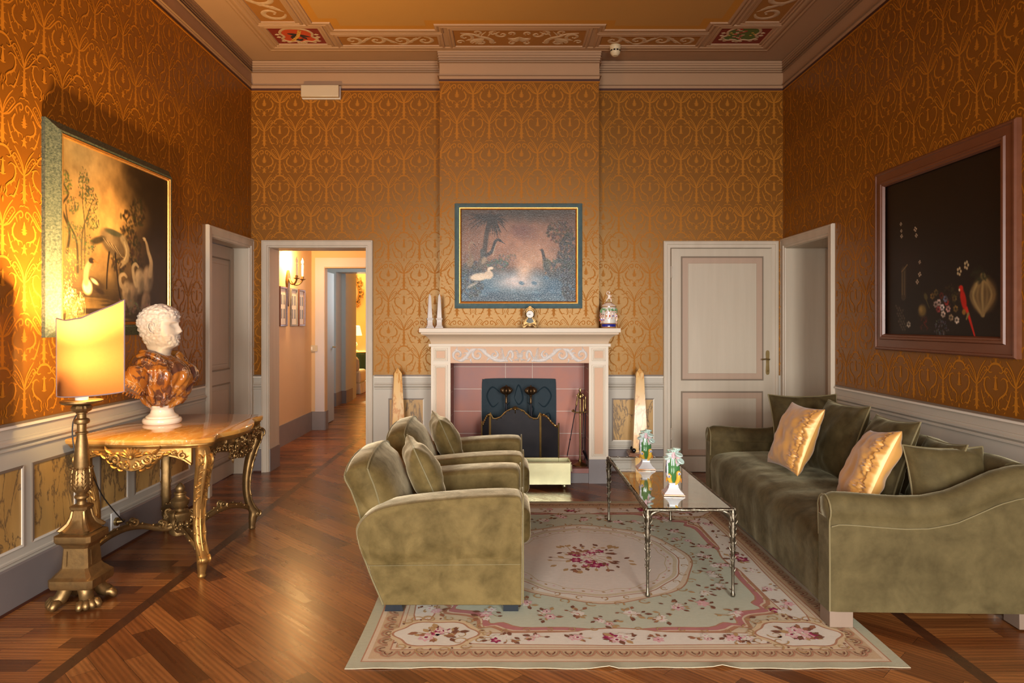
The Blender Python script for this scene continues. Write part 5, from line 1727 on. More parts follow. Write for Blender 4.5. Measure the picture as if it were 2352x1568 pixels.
def andiron(x, y, zt_, lean, label):
    t = thing('andiron', label, 'andiron', (x, y, HZ), 0, 'andirons in the fireplace')
    b = MB(); tp = (x + lean, y - .01, zt_ - .10)
    b.tube([(x, y, HZ + .03), (x + lean * .5, y, (HZ + zt_) / 2), tp], [.013, .010, .009], 10)
    b.tube([(x, y, HZ + .08), (x, y + .06, HZ + .085), (x, y + .105, HZ + .08)], .010, 8)
    for s_ in (-1, 1): b.tube([(x, y, HZ + .08), (x + s_ * .035, y, HZ + .05), (x + s_ * .06, y, HZ + .008)], [.012, .010, .009], 8)
    b.tube([(x, y + .105, HZ + .085), (x, y + .105, HZ + .004)], .008, 8)
    b.build('shaft', MT['iron'], t)
    b = MB(); cx_, cy_ = tp[0], tp[1]
    b.lathe([(.009, -.03), (.013, -.02), (.010, -.01), (.012, .01), (.009, .03), (.014, .04), (.010, .048)], (cx_, cy_, tp[2]), 16)
    b.lathe([(.008, .046), (.026, .055), (.042, .072), (.046, .088), (.041, .104), (.024, .120), (.004, .126)], (cx_, cy_, tp[2]), 64, 8, .5)
    for k in range(8):
        a = k * pi / 4; b.ball((cx_ + .038 * cos(a), cy_ + .038 * sin(a), tp[2] + .09), .009, 8, 6)
    b.ball((cx_, cy_, tp[2] + .128), .008, 8, 6)
    b.build('finial', MT['andiron_bronze'], t)


MT['andiron_bronze'] = mat('dark_lobed_bronze', (.17, .105, .05), .4, .9, var=(40, (.05, .035, .02), .2))
andiron(-.012, 6.10, .80, 0, 'left brass-topped andiron standing upright behind the fire screen')
andiron(.225, 6.12, .795, -.018, 'right brass-topped andiron leaning behind the fire screen')

# folding fire screen
t = thing('fire_screen', 'three-fold black mesh fire screen with brass rocaille frame', 'fire screen', (.06, 5.985, HZ))
SY = 5.985


def leaf_panel(name, ax, ay, bx_, by_, topf, crest=None):
    dx, dy = bx_ - ax, by_ - ay; L = math.hypot(dx, dy)
    mp = lambda u, v, h: (ax + dx * u / L + dy / L * h, ay + dy * u / L - dx / L * h, v)
    n = 24; tops = [(L * i / n, topf(i / n)) for i in range(n + 1)]
    b = MB(); b.prism([(0, HZ + .01), (L, HZ + .01)] + list(reversed(tops)), -.001, .001, mp)
    p = b.build(name, MT['screen_mesh'], t)
    b = MB()
    fr = [(0, HZ + .004)] + tops + [(L, HZ + .004)]
    b.tube([mp(0, HZ + .002, 0), mp(0, tops[0][1] + .01, 0)], .0065, 8); b.tube([mp(L, HZ + .002, 0), mp(L, tops[-1][1] + .01, 0)], .0065, 8)
    b.tube([mp(0, HZ + .02, 0), mp(L, HZ + .02, 0)], .005, 8)
    b.tube([mp(u, v, 0) for u, v in tops], [.007 + .002 * sin(i * 2.1) for i in range(n + 1)], 8)
    for i in range(1, n, 2):
        u, v = tops[i]; b.ribbon([(u - .010, v - .002), (u, v - .009), (u + .010, v - .016)], .006, .006, lambda a, c, h: mp(a, c, h + .003), .002)
    if crest:
        u, v = L / 2, topf(.5)
        for k in range(7):
            a = pi / 2 + (k - 3) * .45
            b.ribbon([(u, v - .012), (u + .018 * cos(a), v - .01 + .018 * sin(a)), (u + .034 * cos(a), v - .01 + .034 * sin(a))], .006, .009, lambda a_, c, h: mp(a_, c, h + .004), .003)
        b.ball(mp(u, v - .012, .008), .009, 10, 8)
        b.ribbon([(u, v - .02), (u, v - .04), (u, v - .052)], .008, .008, lambda a_, c, h: mp(a_, c, h + .004), .002)
    b.build('brass_frame', MT['brass'], p)


MT['screen_mesh'] = mat('black_mesh', (.012, .012, .016), .6, 0, spec=.2, var=(9, (.028, .025, .027), .2), bmp=(500, .4, .001))
zc = lambda y_: EYE - (y_ - CY) / 261.2
def topc(q): a = abs(q - .5) * 2; return interp(a, [0, .15, .35, .6, .8, .93, 1], [zc(936), zc(938), zc(943), zc(957), zc(961), zc(959), zc(949)])
leaf_panel('panel', -.150, SY, .283, SY, topc, True)
leaf_panel('panel', .292, SY - .003, .440, SY - .10, lambda q: interp(q, [0, .15, .35, .6, .85, .95, 1], [zc(951), zc(950), zc(954), zc(966), zc(974), zc(974), zc(969)]))
leaf_panel('panel', -.225, SY - .06, -.160, SY - .003, lambda q: interp(q, [0, .1, .4, .7, 1], [zc(966), zc(973), zc(962), zc(952), zc(951)]))

# fire irons on their stand
sx, sy = .640, 6.03
t = thing('fire_tool_stand', 'brass fire iron stand at the right of the hearth', 'fire tool stand', (sx, sy, HZ))
b = MB()
b.lathe([(.0, 0), (.060, .0), (.062, .010), (.05, .016), (.034, .024), (.014, .034), (.018, .045), (.012, .055), (.0075, .075)], (sx, sy, HZ), 32, 8, .10)
b.tube([(sx, sy, HZ + .06 + .012 * i) for i in range(47)], [.0075 + .0018 * (i % 2) for i in range(47)], 10)
b.build('stem', MT['brass'], t, angle=50)
b = MB()
for k, a in enumerate((pi, 0, -pi / 2, pi * .8)):
    b.tube([(sx, sy, .60), (sx + .035 * cos(a), sy + .035 * sin(a), .596), (sx + .065 * cos(a), sy + .065 * sin(a), .606)], [.006, .005, .0045], 8); b.ball((sx + .067 * cos(a), sy + .067 * sin(a), .612), .009, 8, 6)
b.build('hook_ring', MT['brass'], t)
b = MB(); zt2 = .700
b.lathe([(.008, .0), (.016, .012), (.012, .03), (.018, .04), (.006, .055), (.012, .07), (.003, .095)], (sx, sy, zt2 + .02), 16, 6, .2)
for s_ in (-1, 1): vol(b, (sx + s_ * .014, sy, zt2 + .045), (s_, 0, 0), (0, 0, 1), .016, 0, 1, .0045)
b.build('finial', MT['brass'], t)


def iron(name, label, cat, x0, z0, x1, z1, y0, y1, tip):
    t = thing(name, label, cat, (x0, y0, z0), 0, 'fire irons hanging on the stand')
    a, c = Vector((x0, y0, z0)), Vector((x1, y1, z1)); d_ = (c - a).normalized()
    b = MB(); b.tube([a, a + (c - a) * .3, a + (c - a) * .32, a + (c - a) * .34, c], [.0042, .0042, .0075, .0042, .0042], 8); tip(b, a, d_); b.build('shaft', MT['iron'], t)
    b = MB(); b.tube([c + d_ * q for q in (0, .01, .02, .05, .08, .10, .11, .125)], [.005, .009, .006, .009, .0065, .009, .0085, .002], 10); b.build('handle', MT['brass'], t)


def tip_poker(b, a, d): b.tube([a, a - d * .02], [.004, .001], 8)
def tip_shovel(b, a, d): b.prism([(-.026, -.005), (.026, -.005), (.030, -.09), (-.030, -.09)], -.002, .002, lambda u, v, h: tuple(a + Vector((u * .4 - v * .55, h + u * .8, v))))
def tip_tong(b, a, d): b.tube([a, a + Vector((.010, -.006, -.04)), a + Vector((-.002, -.004, -.09))], [.005, .005, .003], 8)
iron('poker', 'black poker with brass handle hanging furthest left on the stand', 'poker', sx - .11, .215, sx - .035, .655, sy + .035, sy - .005, tip_poker)
iron('hearth_shovel', 'black hearth shovel with brass handle hanging right on the stand', 'shovel', sx + .020, .27, sx + .028, .60, sy - .015, sy - .015, tip_shovel)
iron('fire_tongs', 'black fire tongs with brass handle beside the firebox wall', 'tongs', sx + .046, .26, sx + .050, .62, sy + .035, sy + .028, tip_tong)

# brass log box
t = thing('log_box', 'pale polished brass log box on ball feet in front of the hearth', 'box', (.27, 5.79, 0))
x0, x1, y0, y1, z0, z1 = .0, .526, 5.69, 5.885, .040, .225
b = MB(); th = .006
b.box(x0, y0, z0, x1, y0 + th, z1); b.box(x0, y1 - th, z0, x1, y1, z1); b.box(x0, y0 + th, z0, x0 + th, y1 - th, z1); b.box(x1 - th, y0 + th, z0, x1, y1 - th, z1); b.box(x0 + th, y0 + th, z0, x1 - th, y1 - th, z0 + .006)
b.build('body', MT['brass_pale'], t, bevel=.0015)
b = MB(); r_ = [(x0, y0, z1), (x1, y0, z1), (x1, y1, z1), (x0, y1, z1)]
for i in range(4): b.tube([r_[i], r_[(i + 1) % 4]], .005, 8)
b.build('rim', MT['brass_pale'], t)
for (x, y) in ((x0 + .05, y0 + .045), (x1 - .05, y0 + .045), (x0 + .05, y1 - .045), (x1 - .05, y1 - .045)):
    b = MB(); b.ball((x, y, .021), .021, 18, 12); b.build('ball_foot', MT['brass_pale'], t)
b = MB(); b.tube([(x1 + .002, y0 + .06, .20), (x1 + .012, y0 + .06, .195), (x1 + .014, y0 + .06, .14), (x1 + .014, y1 - .06, .14), (x1 + .012, y1 - .06, .195), (x1 + .002, y1 - .06, .20)], .0045, 8)
b.build('handle', MT['brass_pale'], t)

# ---- mantelpiece ornaments
MZ = 1.345


def obelisk_small(x, y, label, rot):
    t = thing('obelisk', label, 'obelisk', (x, y, MZ), 0, 'pair of small white obelisks on the mantelpiece')
    b = MB(); b.sqlathe([(.034, 0), (.034, .007), (.030, .010), (.026, .018), (.022, .024), (.021, .066), (.024, .070), (.028, .078), (.028, .083), (.021, .086)], (x, y, MZ), rot)
    b.build('pedestal', MT['carrara'], t)
    b = MB(); b.sqlathe([(.020, .086), (.0105, .272), (.0005, .298)], (x, y, MZ), rot); b.build('shaft', MT['carrara'], t)


obelisk_small(at(987, 750, 5.93).x, 5.93, 'small white marble obelisk nearest the mantelpiece left end', .25)
obelisk_small(at(1009.5, 750, 5.95).x, 5.95, 'small white marble obelisk, right one of the mantelpiece pair', .0)

cx_, cy_ = at(1217, 750, 5.94).x, 5.94
t = thing('mantel_clock', 'small gilt rococo clock with white dial on the mantelpiece', 'clock', (cx_, cy_, MZ))
mk = lambda u, v, h: (cx_ + u, cy_ - h, MZ + v)
half = [(0, .012), (.012, .020), (.026, .022), (.040, .008), (.052, .001), (.064, .002), (.066, .012), (.058, .020), (.060, .045), (.050, .062), (.040, .085), (.044, .115), (.052, .135), (.048, .152), (.030, .172), (.014, .180), (.010, .190), (0, .193)]
o_ = smooth_path(half, 4); full = o_ + [(-x, y) for x, y in reversed(o_[1:-1])]
b = MB()
b.loft([[mk(x * k, .09 + (y - .09) * k2 if True else y, h) for x, y in full] for k, k2, h in ((.93, .97, -.035), (1, 1, -.03), (1, 1, .020), (.94, .97, .028))])
for s_ in (-1, 1):
    vol(b, mk(s_ * .057, .018, .028), (s_, 0, 0), (0, 0, 1), .012, 0, 1, .004); vol(b, mk(s_ * .046, .135, .028), (s_, 0, 0), (0, 0, 1), .010, pi, -1, .0035)
    vol(b, mk(s_ * .052, .055, .028), (s_, 0, 0), (0, 0, 1), .010, pi / 2, -1, .0035)
    b.ribbon([(s_ * x, y) for x, y in smooth_path([(.0, .030), (.02, .034), (.038, .028), (.05, .012)], 4)], .004, .006, lambda u, v, h: mk(u, v, h + .028))
    b.ribbon([(s_ * x, y) for x, y in smooth_path([(.040, .06), (.032, .085), (.036, .11), (.040, .135), (.028, .16), (.0, .172)], 4)], .0035, .006, lambda u, v, h: mk(u, v, h + .028))
b.ribbon([(-.010, .184), (0, .190), (.010, .184)], .007, .010, lambda u, v, h: mk(u, v, h + .02))
cb = b.build('case', MT['gilt_dark'], t, angle=40)
b = MB(); T = Matrix.Translation(mk(0, .118, .031)) @ Matrix.Rotation(pi / 2, 4, 'X')
b.T = T; b.lathe([(.0, 0), (.034, 0), (.036, .003), (.033, .005), (.031, .002), (.0, .002)], (0, 0, 0), 36); b.T = None
b.build('bezel', MT['brass'], t)
b = MB(); b.T = Matrix.Translation(mk(0, .118, .0335)) @ Matrix.Rotation(pi / 2, 4, 'X')
b.lathe([(0, 0), (.0305, 0), (.0305, .001), (0, .0015)], (0, 0, 0), 36)
b.mi = 1
for k in range(12):
    a = k * pi / 6; b.box(.025 * cos(a) - .001, .025 * sin(a) - .001, .0012, .025 * cos(a) + .001, .025 * sin(a) + .001, .0022)
b.T = None
dial = b.build('dial', [MT['white'], MT['iron']], t)
b = MB(); b.tube([mk(0, .118, .038), mk(-.024, .1175, .038)], .0011, 6); b.tube([mk(0, .118, .039), mk(-.016, .117, .039)], .0015, 6); b.ball(mk(0, .118, .038), .0035, 8, 6)
b.build('hands', MT['iron'], dial)
b = MB(); b.prism(smooth_path([(0, .086), (.014, .088), (.030, .062), (.028, .050), (.0, .040), (-.028, .050), (-.030, .062), (-.014, .088)], 3, True), .026, .0295, mk)
b.build('window', mat('dark_green_glass', (.06, .07, .05), .12), t)

# porcelain lidded jar
cx_, cy_ = at(1398, 750, 5.95).x, 5.95
t = thing('lidded_jar', 'colourful relief porcelain jar with figure finial on mantelpiece right end', 'jar', (cx_, cy_, MZ))
MT['porcelain'] = mat('painted_porcelain', (1, 1, 1), .18, attr=True, coat=.4)
BLUE, IV = (.02, .03, .28), (.74, .74, .68)
b = MB()
b.col = (.45, .22, .09); b.lathe([(0, 0), (.060, 0), (.062, .006), (.060, .010)], (cx_, cy_, MZ), 40)
b.col = BLUE; b.lathe([(.060, .010), (.064, .012), (.064, .030), (.062, .034)], (cx_, cy_, MZ), 40)
b.col = (.42, .24, .10); b.lathe([(.062, .034), (.065, .037), (.063, .042)], (cx_, cy_, MZ), 40)
b.col = IV; b.lathe([(.063, .042), (.064, .06), (.066, .10), (.067, .14), (.066, .165), (.060, .178)], (cx_, cy_, MZ), 40)
rr = random.Random(3)
SK = (.78, .50, .38); cols = [(.75, .12, .08), (.10, .16, .5), (.42, .22, .5), (.78, .40, .12), (.14, .35, .14), (.70, .45, .5)]
def jp(a, z, h): r = interp(z, [.042, .10, .14, .178], [.063, .066, .067, .060]) + h; return Vector((cx_ + r * sin(a), cy_ - r * cos(a), MZ + z))
for k in range(16):                                       # little modelled figures in relief
    a = k * pi / 8 + rr.uniform(-.08, .08); z = rr.choice([.055, .062, .095]); cl = cols[k % 6]
    b.col = SK; b.tube([jp(a, z, .004), jp(a + .04, z + .02, .006), jp(a - .02, z + .034, .006)], [.006, .008, .006], 7)
    b.ball(jp(a - .02, z + .046, .006), .0065, 8, 6); b.tube([jp(a, z + .03, .007), jp(a + .16, z + .036, .009), jp(a + .2, z + .05, .006)], .0032, 6)
    b.tube([jp(a, z, .004), jp(a - .12, z - .010, .006), jp(a - .08, z - .018, .003)], .0042, 6)
    b.col = cl; b.tube([jp(a - .05, z + .002, .004), jp(a + .02, z + .012, .008), jp(a + .12, z + .004, .004)], [.004, .010, .004], 7)
    b.col = (.18, .08, .03); b.ball(jp(a - .02, z + .051, .005), .006, 7, 5)
    b.col = (.12, .34, .13) if k % 3 else (.3, .42, .2)
    for q in range(4): b.ball(jp(a + rr.uniform(-.16, .16), .135 + rr.uniform(0, .032), .003), (.009, .006, .006), 7, 5)
b.build('body', MT['porcelain'], t)
b = MB(); b.col = (.42, .22, .09); b.lathe([(.060, .178), (.068, .181), (.068, .188), (.056, .190)], (cx_, cy_, MZ), 40)
b.col = (.78, .66, .56); b.lathe([(.060, .188), (.052, .200), (.036, .212), (.026, .219)], (cx_, cy_, MZ), 40, 20, .08)
b.col = (.42, .22, .09); b.lathe([(.028, .217), (.030, .221), (.024, .226), (.0, .228)], (cx_, cy_, MZ), 24)
lid = b.build('lid', MT['porcelain'], t)
b = MB(); b.col = (.82, .66, .54); P0 = Vector((cx_, cy_, MZ + .226))
V_ = lambda x, y, z: P0 + Vector((x, y, z))
b.tube([V_(0, 0, .030), V_(.004, 0, .045), V_(.002, 0, .060), V_(.003, 0, .068)], [.012, .0125, .013, .005], 12); b.ball(V_(.006, 0, .082), (.009, .0095, .011), 12, 8)
b.tube([V_(.006, -.004, .032), V_(.020, -.012, .022), V_(.020, -.014, .002)], [.0085, .007, .0045], 9); b.tube([V_(-.004, -.004, .032), V_(-.016, -.010, .020), V_(-.024, -.012, .003)], [.0085, .007, .0045], 9)
b.tube([V_(-.008, 0, .062), V_(-.020, -.004, .072), V_(-.012, -.004, .092), V_(.0, -.004, .094)], [.005, .0045, .004, .0035], 8); b.tube([V_(.012, 0, .062), V_(.022, -.006, .052), V_(.014, -.012, .040)], [.005, .0045, .0035], 8)
b.col = (.40, .30, .12); b.ball(V_(0, 0, .008), (.022, .016, .012), 12, 8)
b.build('figure_finial', MT['porcelain'], lid)


# ---- tall marble obelisks either side of the chimney
def obelisk_tall(x, y, label, rot):
    t = thing('obelisk', label, 'obelisk', (x, y, 0), 0, 'pair of tall yellow marble obelisks')
    b = MB(); b.sqlathe([(.066, .262), (.034, .932), (.0005, .985)], (x, y, 0), rot); b.build('shaft', MT['onyx'], t)
    for k in range(4):
        a = rot + pi / 4 + k * pi / 2; b = MB(); b.ball((x + .083 * cos(a), y + .083 * sin(a), .241), .0205, 14, 10); b.build('ball', MT['black'], t)
    b = MB(); b.sqlathe([(.050, .222), (.050, .261)], (x, y, 0), rot); b.build('block', MT['onyx'], t)
    b = MB(); b.sqlathe([(.105, .180), (.108, .184), (.108, .208), (.098, .212), (.098, .220), (.06, .2205)], (x, y, 0), rot)
    b.build('plate', MT['plate_stone'], t)
    b = MB(); b.sqlathe([(.10, 0), (.10, .03), (.088, .036), (.082, .05), (.082, .150), (.090, .160), (.096, .1795)], (x, y, 0), rot)
    b.build('base', MT['onyx'], t)


MT['plate_stone'] = mat('brown_stone_plate', (.36, .17, .09), .3, var=(10, (.24, .10, .05), .3))
obelisk_tall(-1.0, 6.20, 'tall yellow marble obelisk standing left of the fireplace', .30)
obelisk_tall(1.198, 6.20, 'tall yellow marble obelisk standing right of the fireplace', -.06)

# ---- services on the ceiling and wall
ex0, ex1 = at(690, 0, 6.29).x, at(779, 0, 6.29).x; ez1, ez0 = at(0, 194, 6.29).z, at(0, 223, 6.29).z
t = thing('emergency_light', 'rectangular emergency light box under the cornice above the doorway', 'light', ((ex0 + ex1) / 2, YB, ez0))
b = MB(); b.box(ex0, YB - .035, ez0, ex1, YB - .002, ez1); b.build('housing', MT['white'], t, bevel=.004)
m, nt, bs = new_mat('frosted_acrylic_cover'); bs.inputs['Base Color'].default_value = (.86, .70, .48, 1); bs.inputs['Transmission Weight'].default_value = .35; bs.inputs['Roughness'].default_value = .28
b = MB(); b.box(ex0 + .004, YB - .085, ez0 + .004, ex1 - .004, YB - .036, ez1 - .004); b.build('cover', m, t, bevel=.006)
b = MB(); b.tube([(ex0 + .03, YB - .06, (ez0 + ez1) / 2), (ex1 - .03, YB - .06, (ez0 + ez1) / 2)], .010, 10); b.build('tube_lamp', MT['white'], t)
dx_ = .947; dy_ = 6.12 - .11
t = thing('smoke_detector', 'cream smoke detector hanging from the ceiling right of the chimney', 'smoke detector', (dx_, dy_, ZC - .095))
b = MB(); b.lathe([(.0, 0), (.048, 0), (.050, -.010), (.046, -.030), (.044, -.034)], (dx_, dy_, ZC - .002), 32); b.build('base', MT['det'] if 'det' in MT else mat('cream_plastic', (.70, .58, .36), .45), t)
b = MB(); b.lathe([(.044, -.034), (.044, -.062), (.038, -.075), (.024, -.090), (0, -.093)], (dx_, dy_, ZC - .002), 32)
b.mi = 1
for k in range(10):
    a = k * pi / 5; T = Matrix.Translation((dx_ + .0436 * cos(a), dy_ + .0436 * sin(a), ZC - .050)) @ Matrix.Rotation(a, 4, 'Z'); b.T = T; b.box(-.002, -.009, -.006, .002, .009, .006)
b.T = None
b.build('sensor', [bpy.data.materials['cream_plastic'], MT['black']], t)

# ================================================================== UPHOLSTERY
def velvet(name, dark, lite, sheen_c, sw=.9, scale=5.0, fib=220, con=.32):
    m, nt, bs = new_mat(name)
    v = coords(nt)
    n1 = noise_t(nt, v, scale * 1.5, 5, .6, .35); n2 = noise_t(nt, v, scale * 6, 4, .6, .3)
    f = nd(nt, 'ShaderNodeMath', {0: n2, 1: .35, 2: n1}, operation='MULTIPLY_ADD').outputs[0]
    k = ramp(nt, f, [(.42, 0), (.52 + con, 1)])
    nt.links.new(mixc(nt, k, dark, lite), bs.inputs['Base Color'])
    bs.inputs['Roughness'].default_value = .75
    bs.inputs['Specular IOR Level'].default_value = .15
    sh = nd(nt, 'ShaderNodeMath', {0: k, 1: sw * .7, 2: sw * .45}, operation='MULTIPLY_ADD').outputs[0]
    nt.links.new(sh, bs.inputs['Sheen Weight'])
    bs.inputs['Sheen Roughness'].default_value = .32
    bs.inputs['Sheen Tint'].default_value = c4(sheen_c)
    h = nd(nt, 'ShaderNodeMath', {0: n1, 1: 2.0, 2: noise_t(nt, v, fib, 2)}, operation='MULTIPLY_ADD').outputs[0]
    bump(nt, bs, h, .20, .006)
    return m


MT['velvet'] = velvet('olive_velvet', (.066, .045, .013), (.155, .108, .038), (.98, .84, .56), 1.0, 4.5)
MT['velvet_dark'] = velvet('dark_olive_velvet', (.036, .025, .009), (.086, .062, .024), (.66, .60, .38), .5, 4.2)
MT['velvet_side'] = velvet('lit_olive_velvet', (.052, .038, .014), (.110, .083, .034), (.85, .78, .52), .6, 3.6)  # sofa velvet with the near side's brighter lighting put into its colour
MT['piping'] = mat('velvet_piping', (.17, .135, .06), .7, sheen=(.5, .3, (.9, .85, .6)))
m, nt, bs = new_mat('gold_silk_satin')
v = coords(nt)
nt.links.new(mixc(nt, noise_t(nt, v, 7, 3), (.52, .25, .05), (.62, .33, .085)), bs.inputs['Base Color'])
bs.inputs['Roughness'].default_value = .38; bs.inputs['Metallic'].default_value = .15; bs.inputs['Anisotropic'].default_value = .4; bs.inputs['Sheen Weight'].default_value = .3
MT['silk'] = m


def pillow(b, W, H, T, ear=.05, wr=0.0, seed=0, ruch=None, nn=30, sag=0.0):
    """closed cushion in local x (width), z (height), y (thickness)"""
    rr = random.Random(seed); off = Vector((seed * 3.1, seed * 1.7, 0))

    def P(u, v, side):
        # u, v in -1..1 ; edges curve inwards, corners keep their ears
        x = u * W / 2 * (1 - ear * 1.6 * (1 - v * v) * abs(u) ** 2); z = v * H / 2 * (1 - ear * 1.6 * (1 - u * u) * abs(v) ** 2)
        q = max(0, (1 - abs(u) ** 2.6)) * max(0, (1 - abs(v) ** 2.6))
        t = T / 2 * q ** .48
        n_ = noise.noise(Vector((x * 7, z * 7, side)) + off) * .012 + noise.noise(Vector((x * 16, z * 16, side * 2)) + off) * .006
        # creases radiating from the corners
        e = min(1, 4 * q)
        y = side * (t + n_ * e * 1.5)
        if wr:
            c = sin((u - v) * 9 + n_ * 160) * wr * e * (abs(u * v) ** .7); y += side * c
        if ruch:
            d = (u - ruch) if side > 0 else 9
            g = math.exp(-(d / .16) ** 2)
            y += side * (-.018 * math.exp(-(d / .035) ** 2) * e + (.010 * sin(v * 38 + 4 * sin(v * 13) + 9 * d) + .005 * sin(v * 74 + 22 * d + 3 * sin(v * 31))) * math.exp(-(d / .26) ** 2) * e)
        z -= sag * (1 - v) * .0
        return (x, y, z)
    tick = [sin(pi / 2 * (-1 + 2 * i / nn)) * .6 + (-1 + 2 * i / nn) * .4 for i in range(nn + 1)]
    for side in (-1, 1):
        b.grid(lambda a, c: P(tick[round(a * nn)], tick[round(c * nn)], side), nn, nn)
    return [P(u, v, 1e-9) for u, v in [(t, -1) for t in tick] + [(1, t) for t in tick[1:]] + [(t, 1) for t in reversed(tick[:-1])] + [(-1, t) for t in reversed(tick[1:-1])]]


def cushion(name, label, W, H, T, loc, yaw, lean, m, roll=0.0, group=None, piping=True, seed=1, ruch=None, wr=.004, ear=.05, cat='cushion', scale=1.0):
    """yaw turns the cushion's +y face direction; lean tips its top backwards (towards -y)"""
    t = thing(name, label, cat, loc, 0, group, local=True)
    t.rotation_euler = (Matrix.Rotation(yaw, 3, 'Z') @ Matrix.Rotation(-lean, 3, 'X') @ Matrix.Rotation(roll, 3, 'Y')).to_euler()
    b = MB(); rim = pillow(b, W, H, T, ear, wr, seed, ruch, 72 if ruch else 30)
    o = b.build('cover', m, t, angle=75)
    if piping:
        b = MB(); b.tube(rim + [rim[0]], .0045, 6, caps=False); b.build('piping', MT['piping'] if m is not MT['silk'] else MT['silk'], t)
    return t


# ---- armchairs, built facing +x in world place, then copied for the farther one
def armchair():
    t = thing('armchair', 'olive velvet club armchair nearest the camera, turned towards the sofa', 'armchair', (-.27, 3.65, 0), 0, 'pair of olive velvet armchairs')
    # side arms: outer silhouette in x-z, rolled over the top
    def side_profile(k=0.0):
        return [(.068, .045), (.070, .20), (.071, .38), (.072, .50), (.066, .545), (.03, .562), (-.10, .562), (-.25, .553), (-.40, .540), (-.52, .525), (-.61, .505), (-.675, .47), (-.71, .425), (-.716, .385), (-.70, .315), (-.675, .25), (-.645, .17), (-.61, .09), (-.592, .045)]
    for s_, nm in ((-1, 'near'), (1, 'far')):
        y_out = 3.65 + s_ * .40; b = MB(); prof = smooth_path(side_profile(), 3)
        def sec(off, shr, zr=0.0):
            cx_, cz_ = -.30, .28
            out = []
            for x, z in prof:
                tx = (x - cx_); tz = (z - cz_)
                zz = cz_ + tz * (1 - shr) if z > .2 else z
                out.append((cx_ + tx * (1 - shr * .6), y_out - s_ * off, zz - (zr if z > .4 else 0)))
            return out
        layers = [(.0, .16), (.0015, .03), (.000, .012), (-.006, .0)] 
        rr = [(.002, .045, 0), (.0, .02, 0), (.012, .0, 0), (.030, -.004, 0), (.06, -.012, 0), (.10, -.014, 0), (.14, -.008, 0), (.17, .008, 0), (.188, .035, 0), (.197, .07, 0)]
        # outer face is gently pillowed: bulging out above the seam
        secs = []
        for off, shr, zr in rr:
            q = []
            for (x, y, z) in sec(off, shr, zr):
                bulge = .020 * sm(.23, .30, z) * (1 - sm(.42, .60, z)) * (1 if off < .02 else 0)
                pin = .006 * math.exp(-((z - .235 - .01 * x) / .008) ** 2) * (1 if off < .02 else 0)
                q.append((x, y + s_ * (bulge - pin), z))
            secs.append(q)
        # build outer face as a grid between profile and centre line so it can bulge
        b.loft(secs, caps=False)
        def face(sec0, sgn, bul):
            n = len(sec0); rings = [sec0]
            cx_ = -.30
            for k in (.97, .94, .9, .8, .66, .5, .33, .16):
                ring = []
                for (x, y, z) in sec0:
                    zc_ = .29; X = cx_ + (x - cx_) * k; Z = zc_ + (z - zc_) * k
                    if bul:
                        bu = .024 * sm(.235, .31, Z) * (1 - sm(.45, .60, Z)) * sm(1.0, .8, k) * 1.0
                        pin = .007 * math.exp(-((Z - .236 - .012 * (X + .3)) / .007) ** 2)
                        low = .004 * sm(.235, .21, Z)
                        nz = noise.noise(Vector((X * 6, Z * 6, s_))) * .004
                        Y = y_out + s_ * (bu - pin - low + nz)
                    else: Y = y_out - s_ * .20
                    ring.append((X, Y, Z))
                rings.append(ring)
            b.loft(rings if sgn > 0 else rings, caps=True)
        face(secs[0], s_, True); face(secs[-1], -s_, False)
        b.build('arm', MT['velvet'], t, angle=70, label='%s padded arm of the armchair' % nm)
        b = MB()                                           # piping round the front edge of the arm and down the back
        fx = .074
        b.tube([(fx, y_out - s_ * o_, z) for o_, z in smooth_path([(.012, .05), (.004, .25), (.002, .46), (.010, .53), (.035, .562), (.09, .574), (.15, .566), (.188, .53), (.197, .46)], 4)], .004, 6)
        b.tube([(x - .003, y_out - s_ * .005, z) for x, z in prof[len(prof) * 11 // 18:]], .004, 6)
        b.tube([(x, y_out + s_ * .0085, .238 + .010 * (x + .3)) for x in np.linspace(-.665, .06, 12)], .0014, 5)
        b.build('piping', MT['piping'], t)
    # base and front rail
    b = MB(); b.rbox(-.60, 3.30, .045, .068, 4.0, .27, .02, 5); b.build('base', MT['velvet'], t, angle=60)
    # seat cushion with rounded nose
    b = MB()
    def seatf(x, y, z):
        u = (y - 3.65) / .22; crown = .018 * max(0, 1 - u * u) * (1 if z > .37 else -.3)
        return (x, y, z + crown)
    b.rbox(-.50, 3.452, .262, .118, 3.848, .435, .045, 10, seatf, 4); b.build('seat_cushion', MT['velvet'], t, angle=70)
    # backrest: deep arched shell
    def arch(q): return interp(abs(q), [0, .3, .55, .75, .9, 1], [1.0, .97, .87, .70, .50, .20])
    b = MB(); secs = []
    for i in range(33):
        q = -1 + 2 * i / 32; y = 3.65 + q * .315
        h = .66 + .078 * arch(q); edge = 1 - .02 * q * q
        sh = .020 * (1 - abs(q) ** 6)
        zb = .42
        ring = [(-.545, y, zb - .16), (-.660, y, zb - .10), (-.712, y, zb), (-.735, y, .50), (-.765, y, .58), (-.792 + .0 * q, y, .622 + .015 * arch(q)), (-.794, y, h - .035), (-.775, y, h - .016), (-.735, y, h - .004), (-.700, y, h + .003), (-.682, y, h - .004),
                (-.674, y, h - .02), (-.655 + .035 * (sh / .02), y, h - .06), (-.620 + .05 * (sh / .02), y, h - .14), (-.590 + .055 * (sh / .02), y, h - .22), (-.56 + .05 * (sh / .02), y, .43), (-.53, y, .33)]
        secs.append(ring)
    b.loft(secs); b.build('backrest', MT['velvet'], t, angle=75)
    b = MB()
    for dx, dz in ((-.797, -.034), (-.684, .0)):
        b.tube([(dx, 3.65 + q * .318, .66 + .078 * arch(q) + dz) for q in np.linspace(-1, 1, 33)], .004, 6)
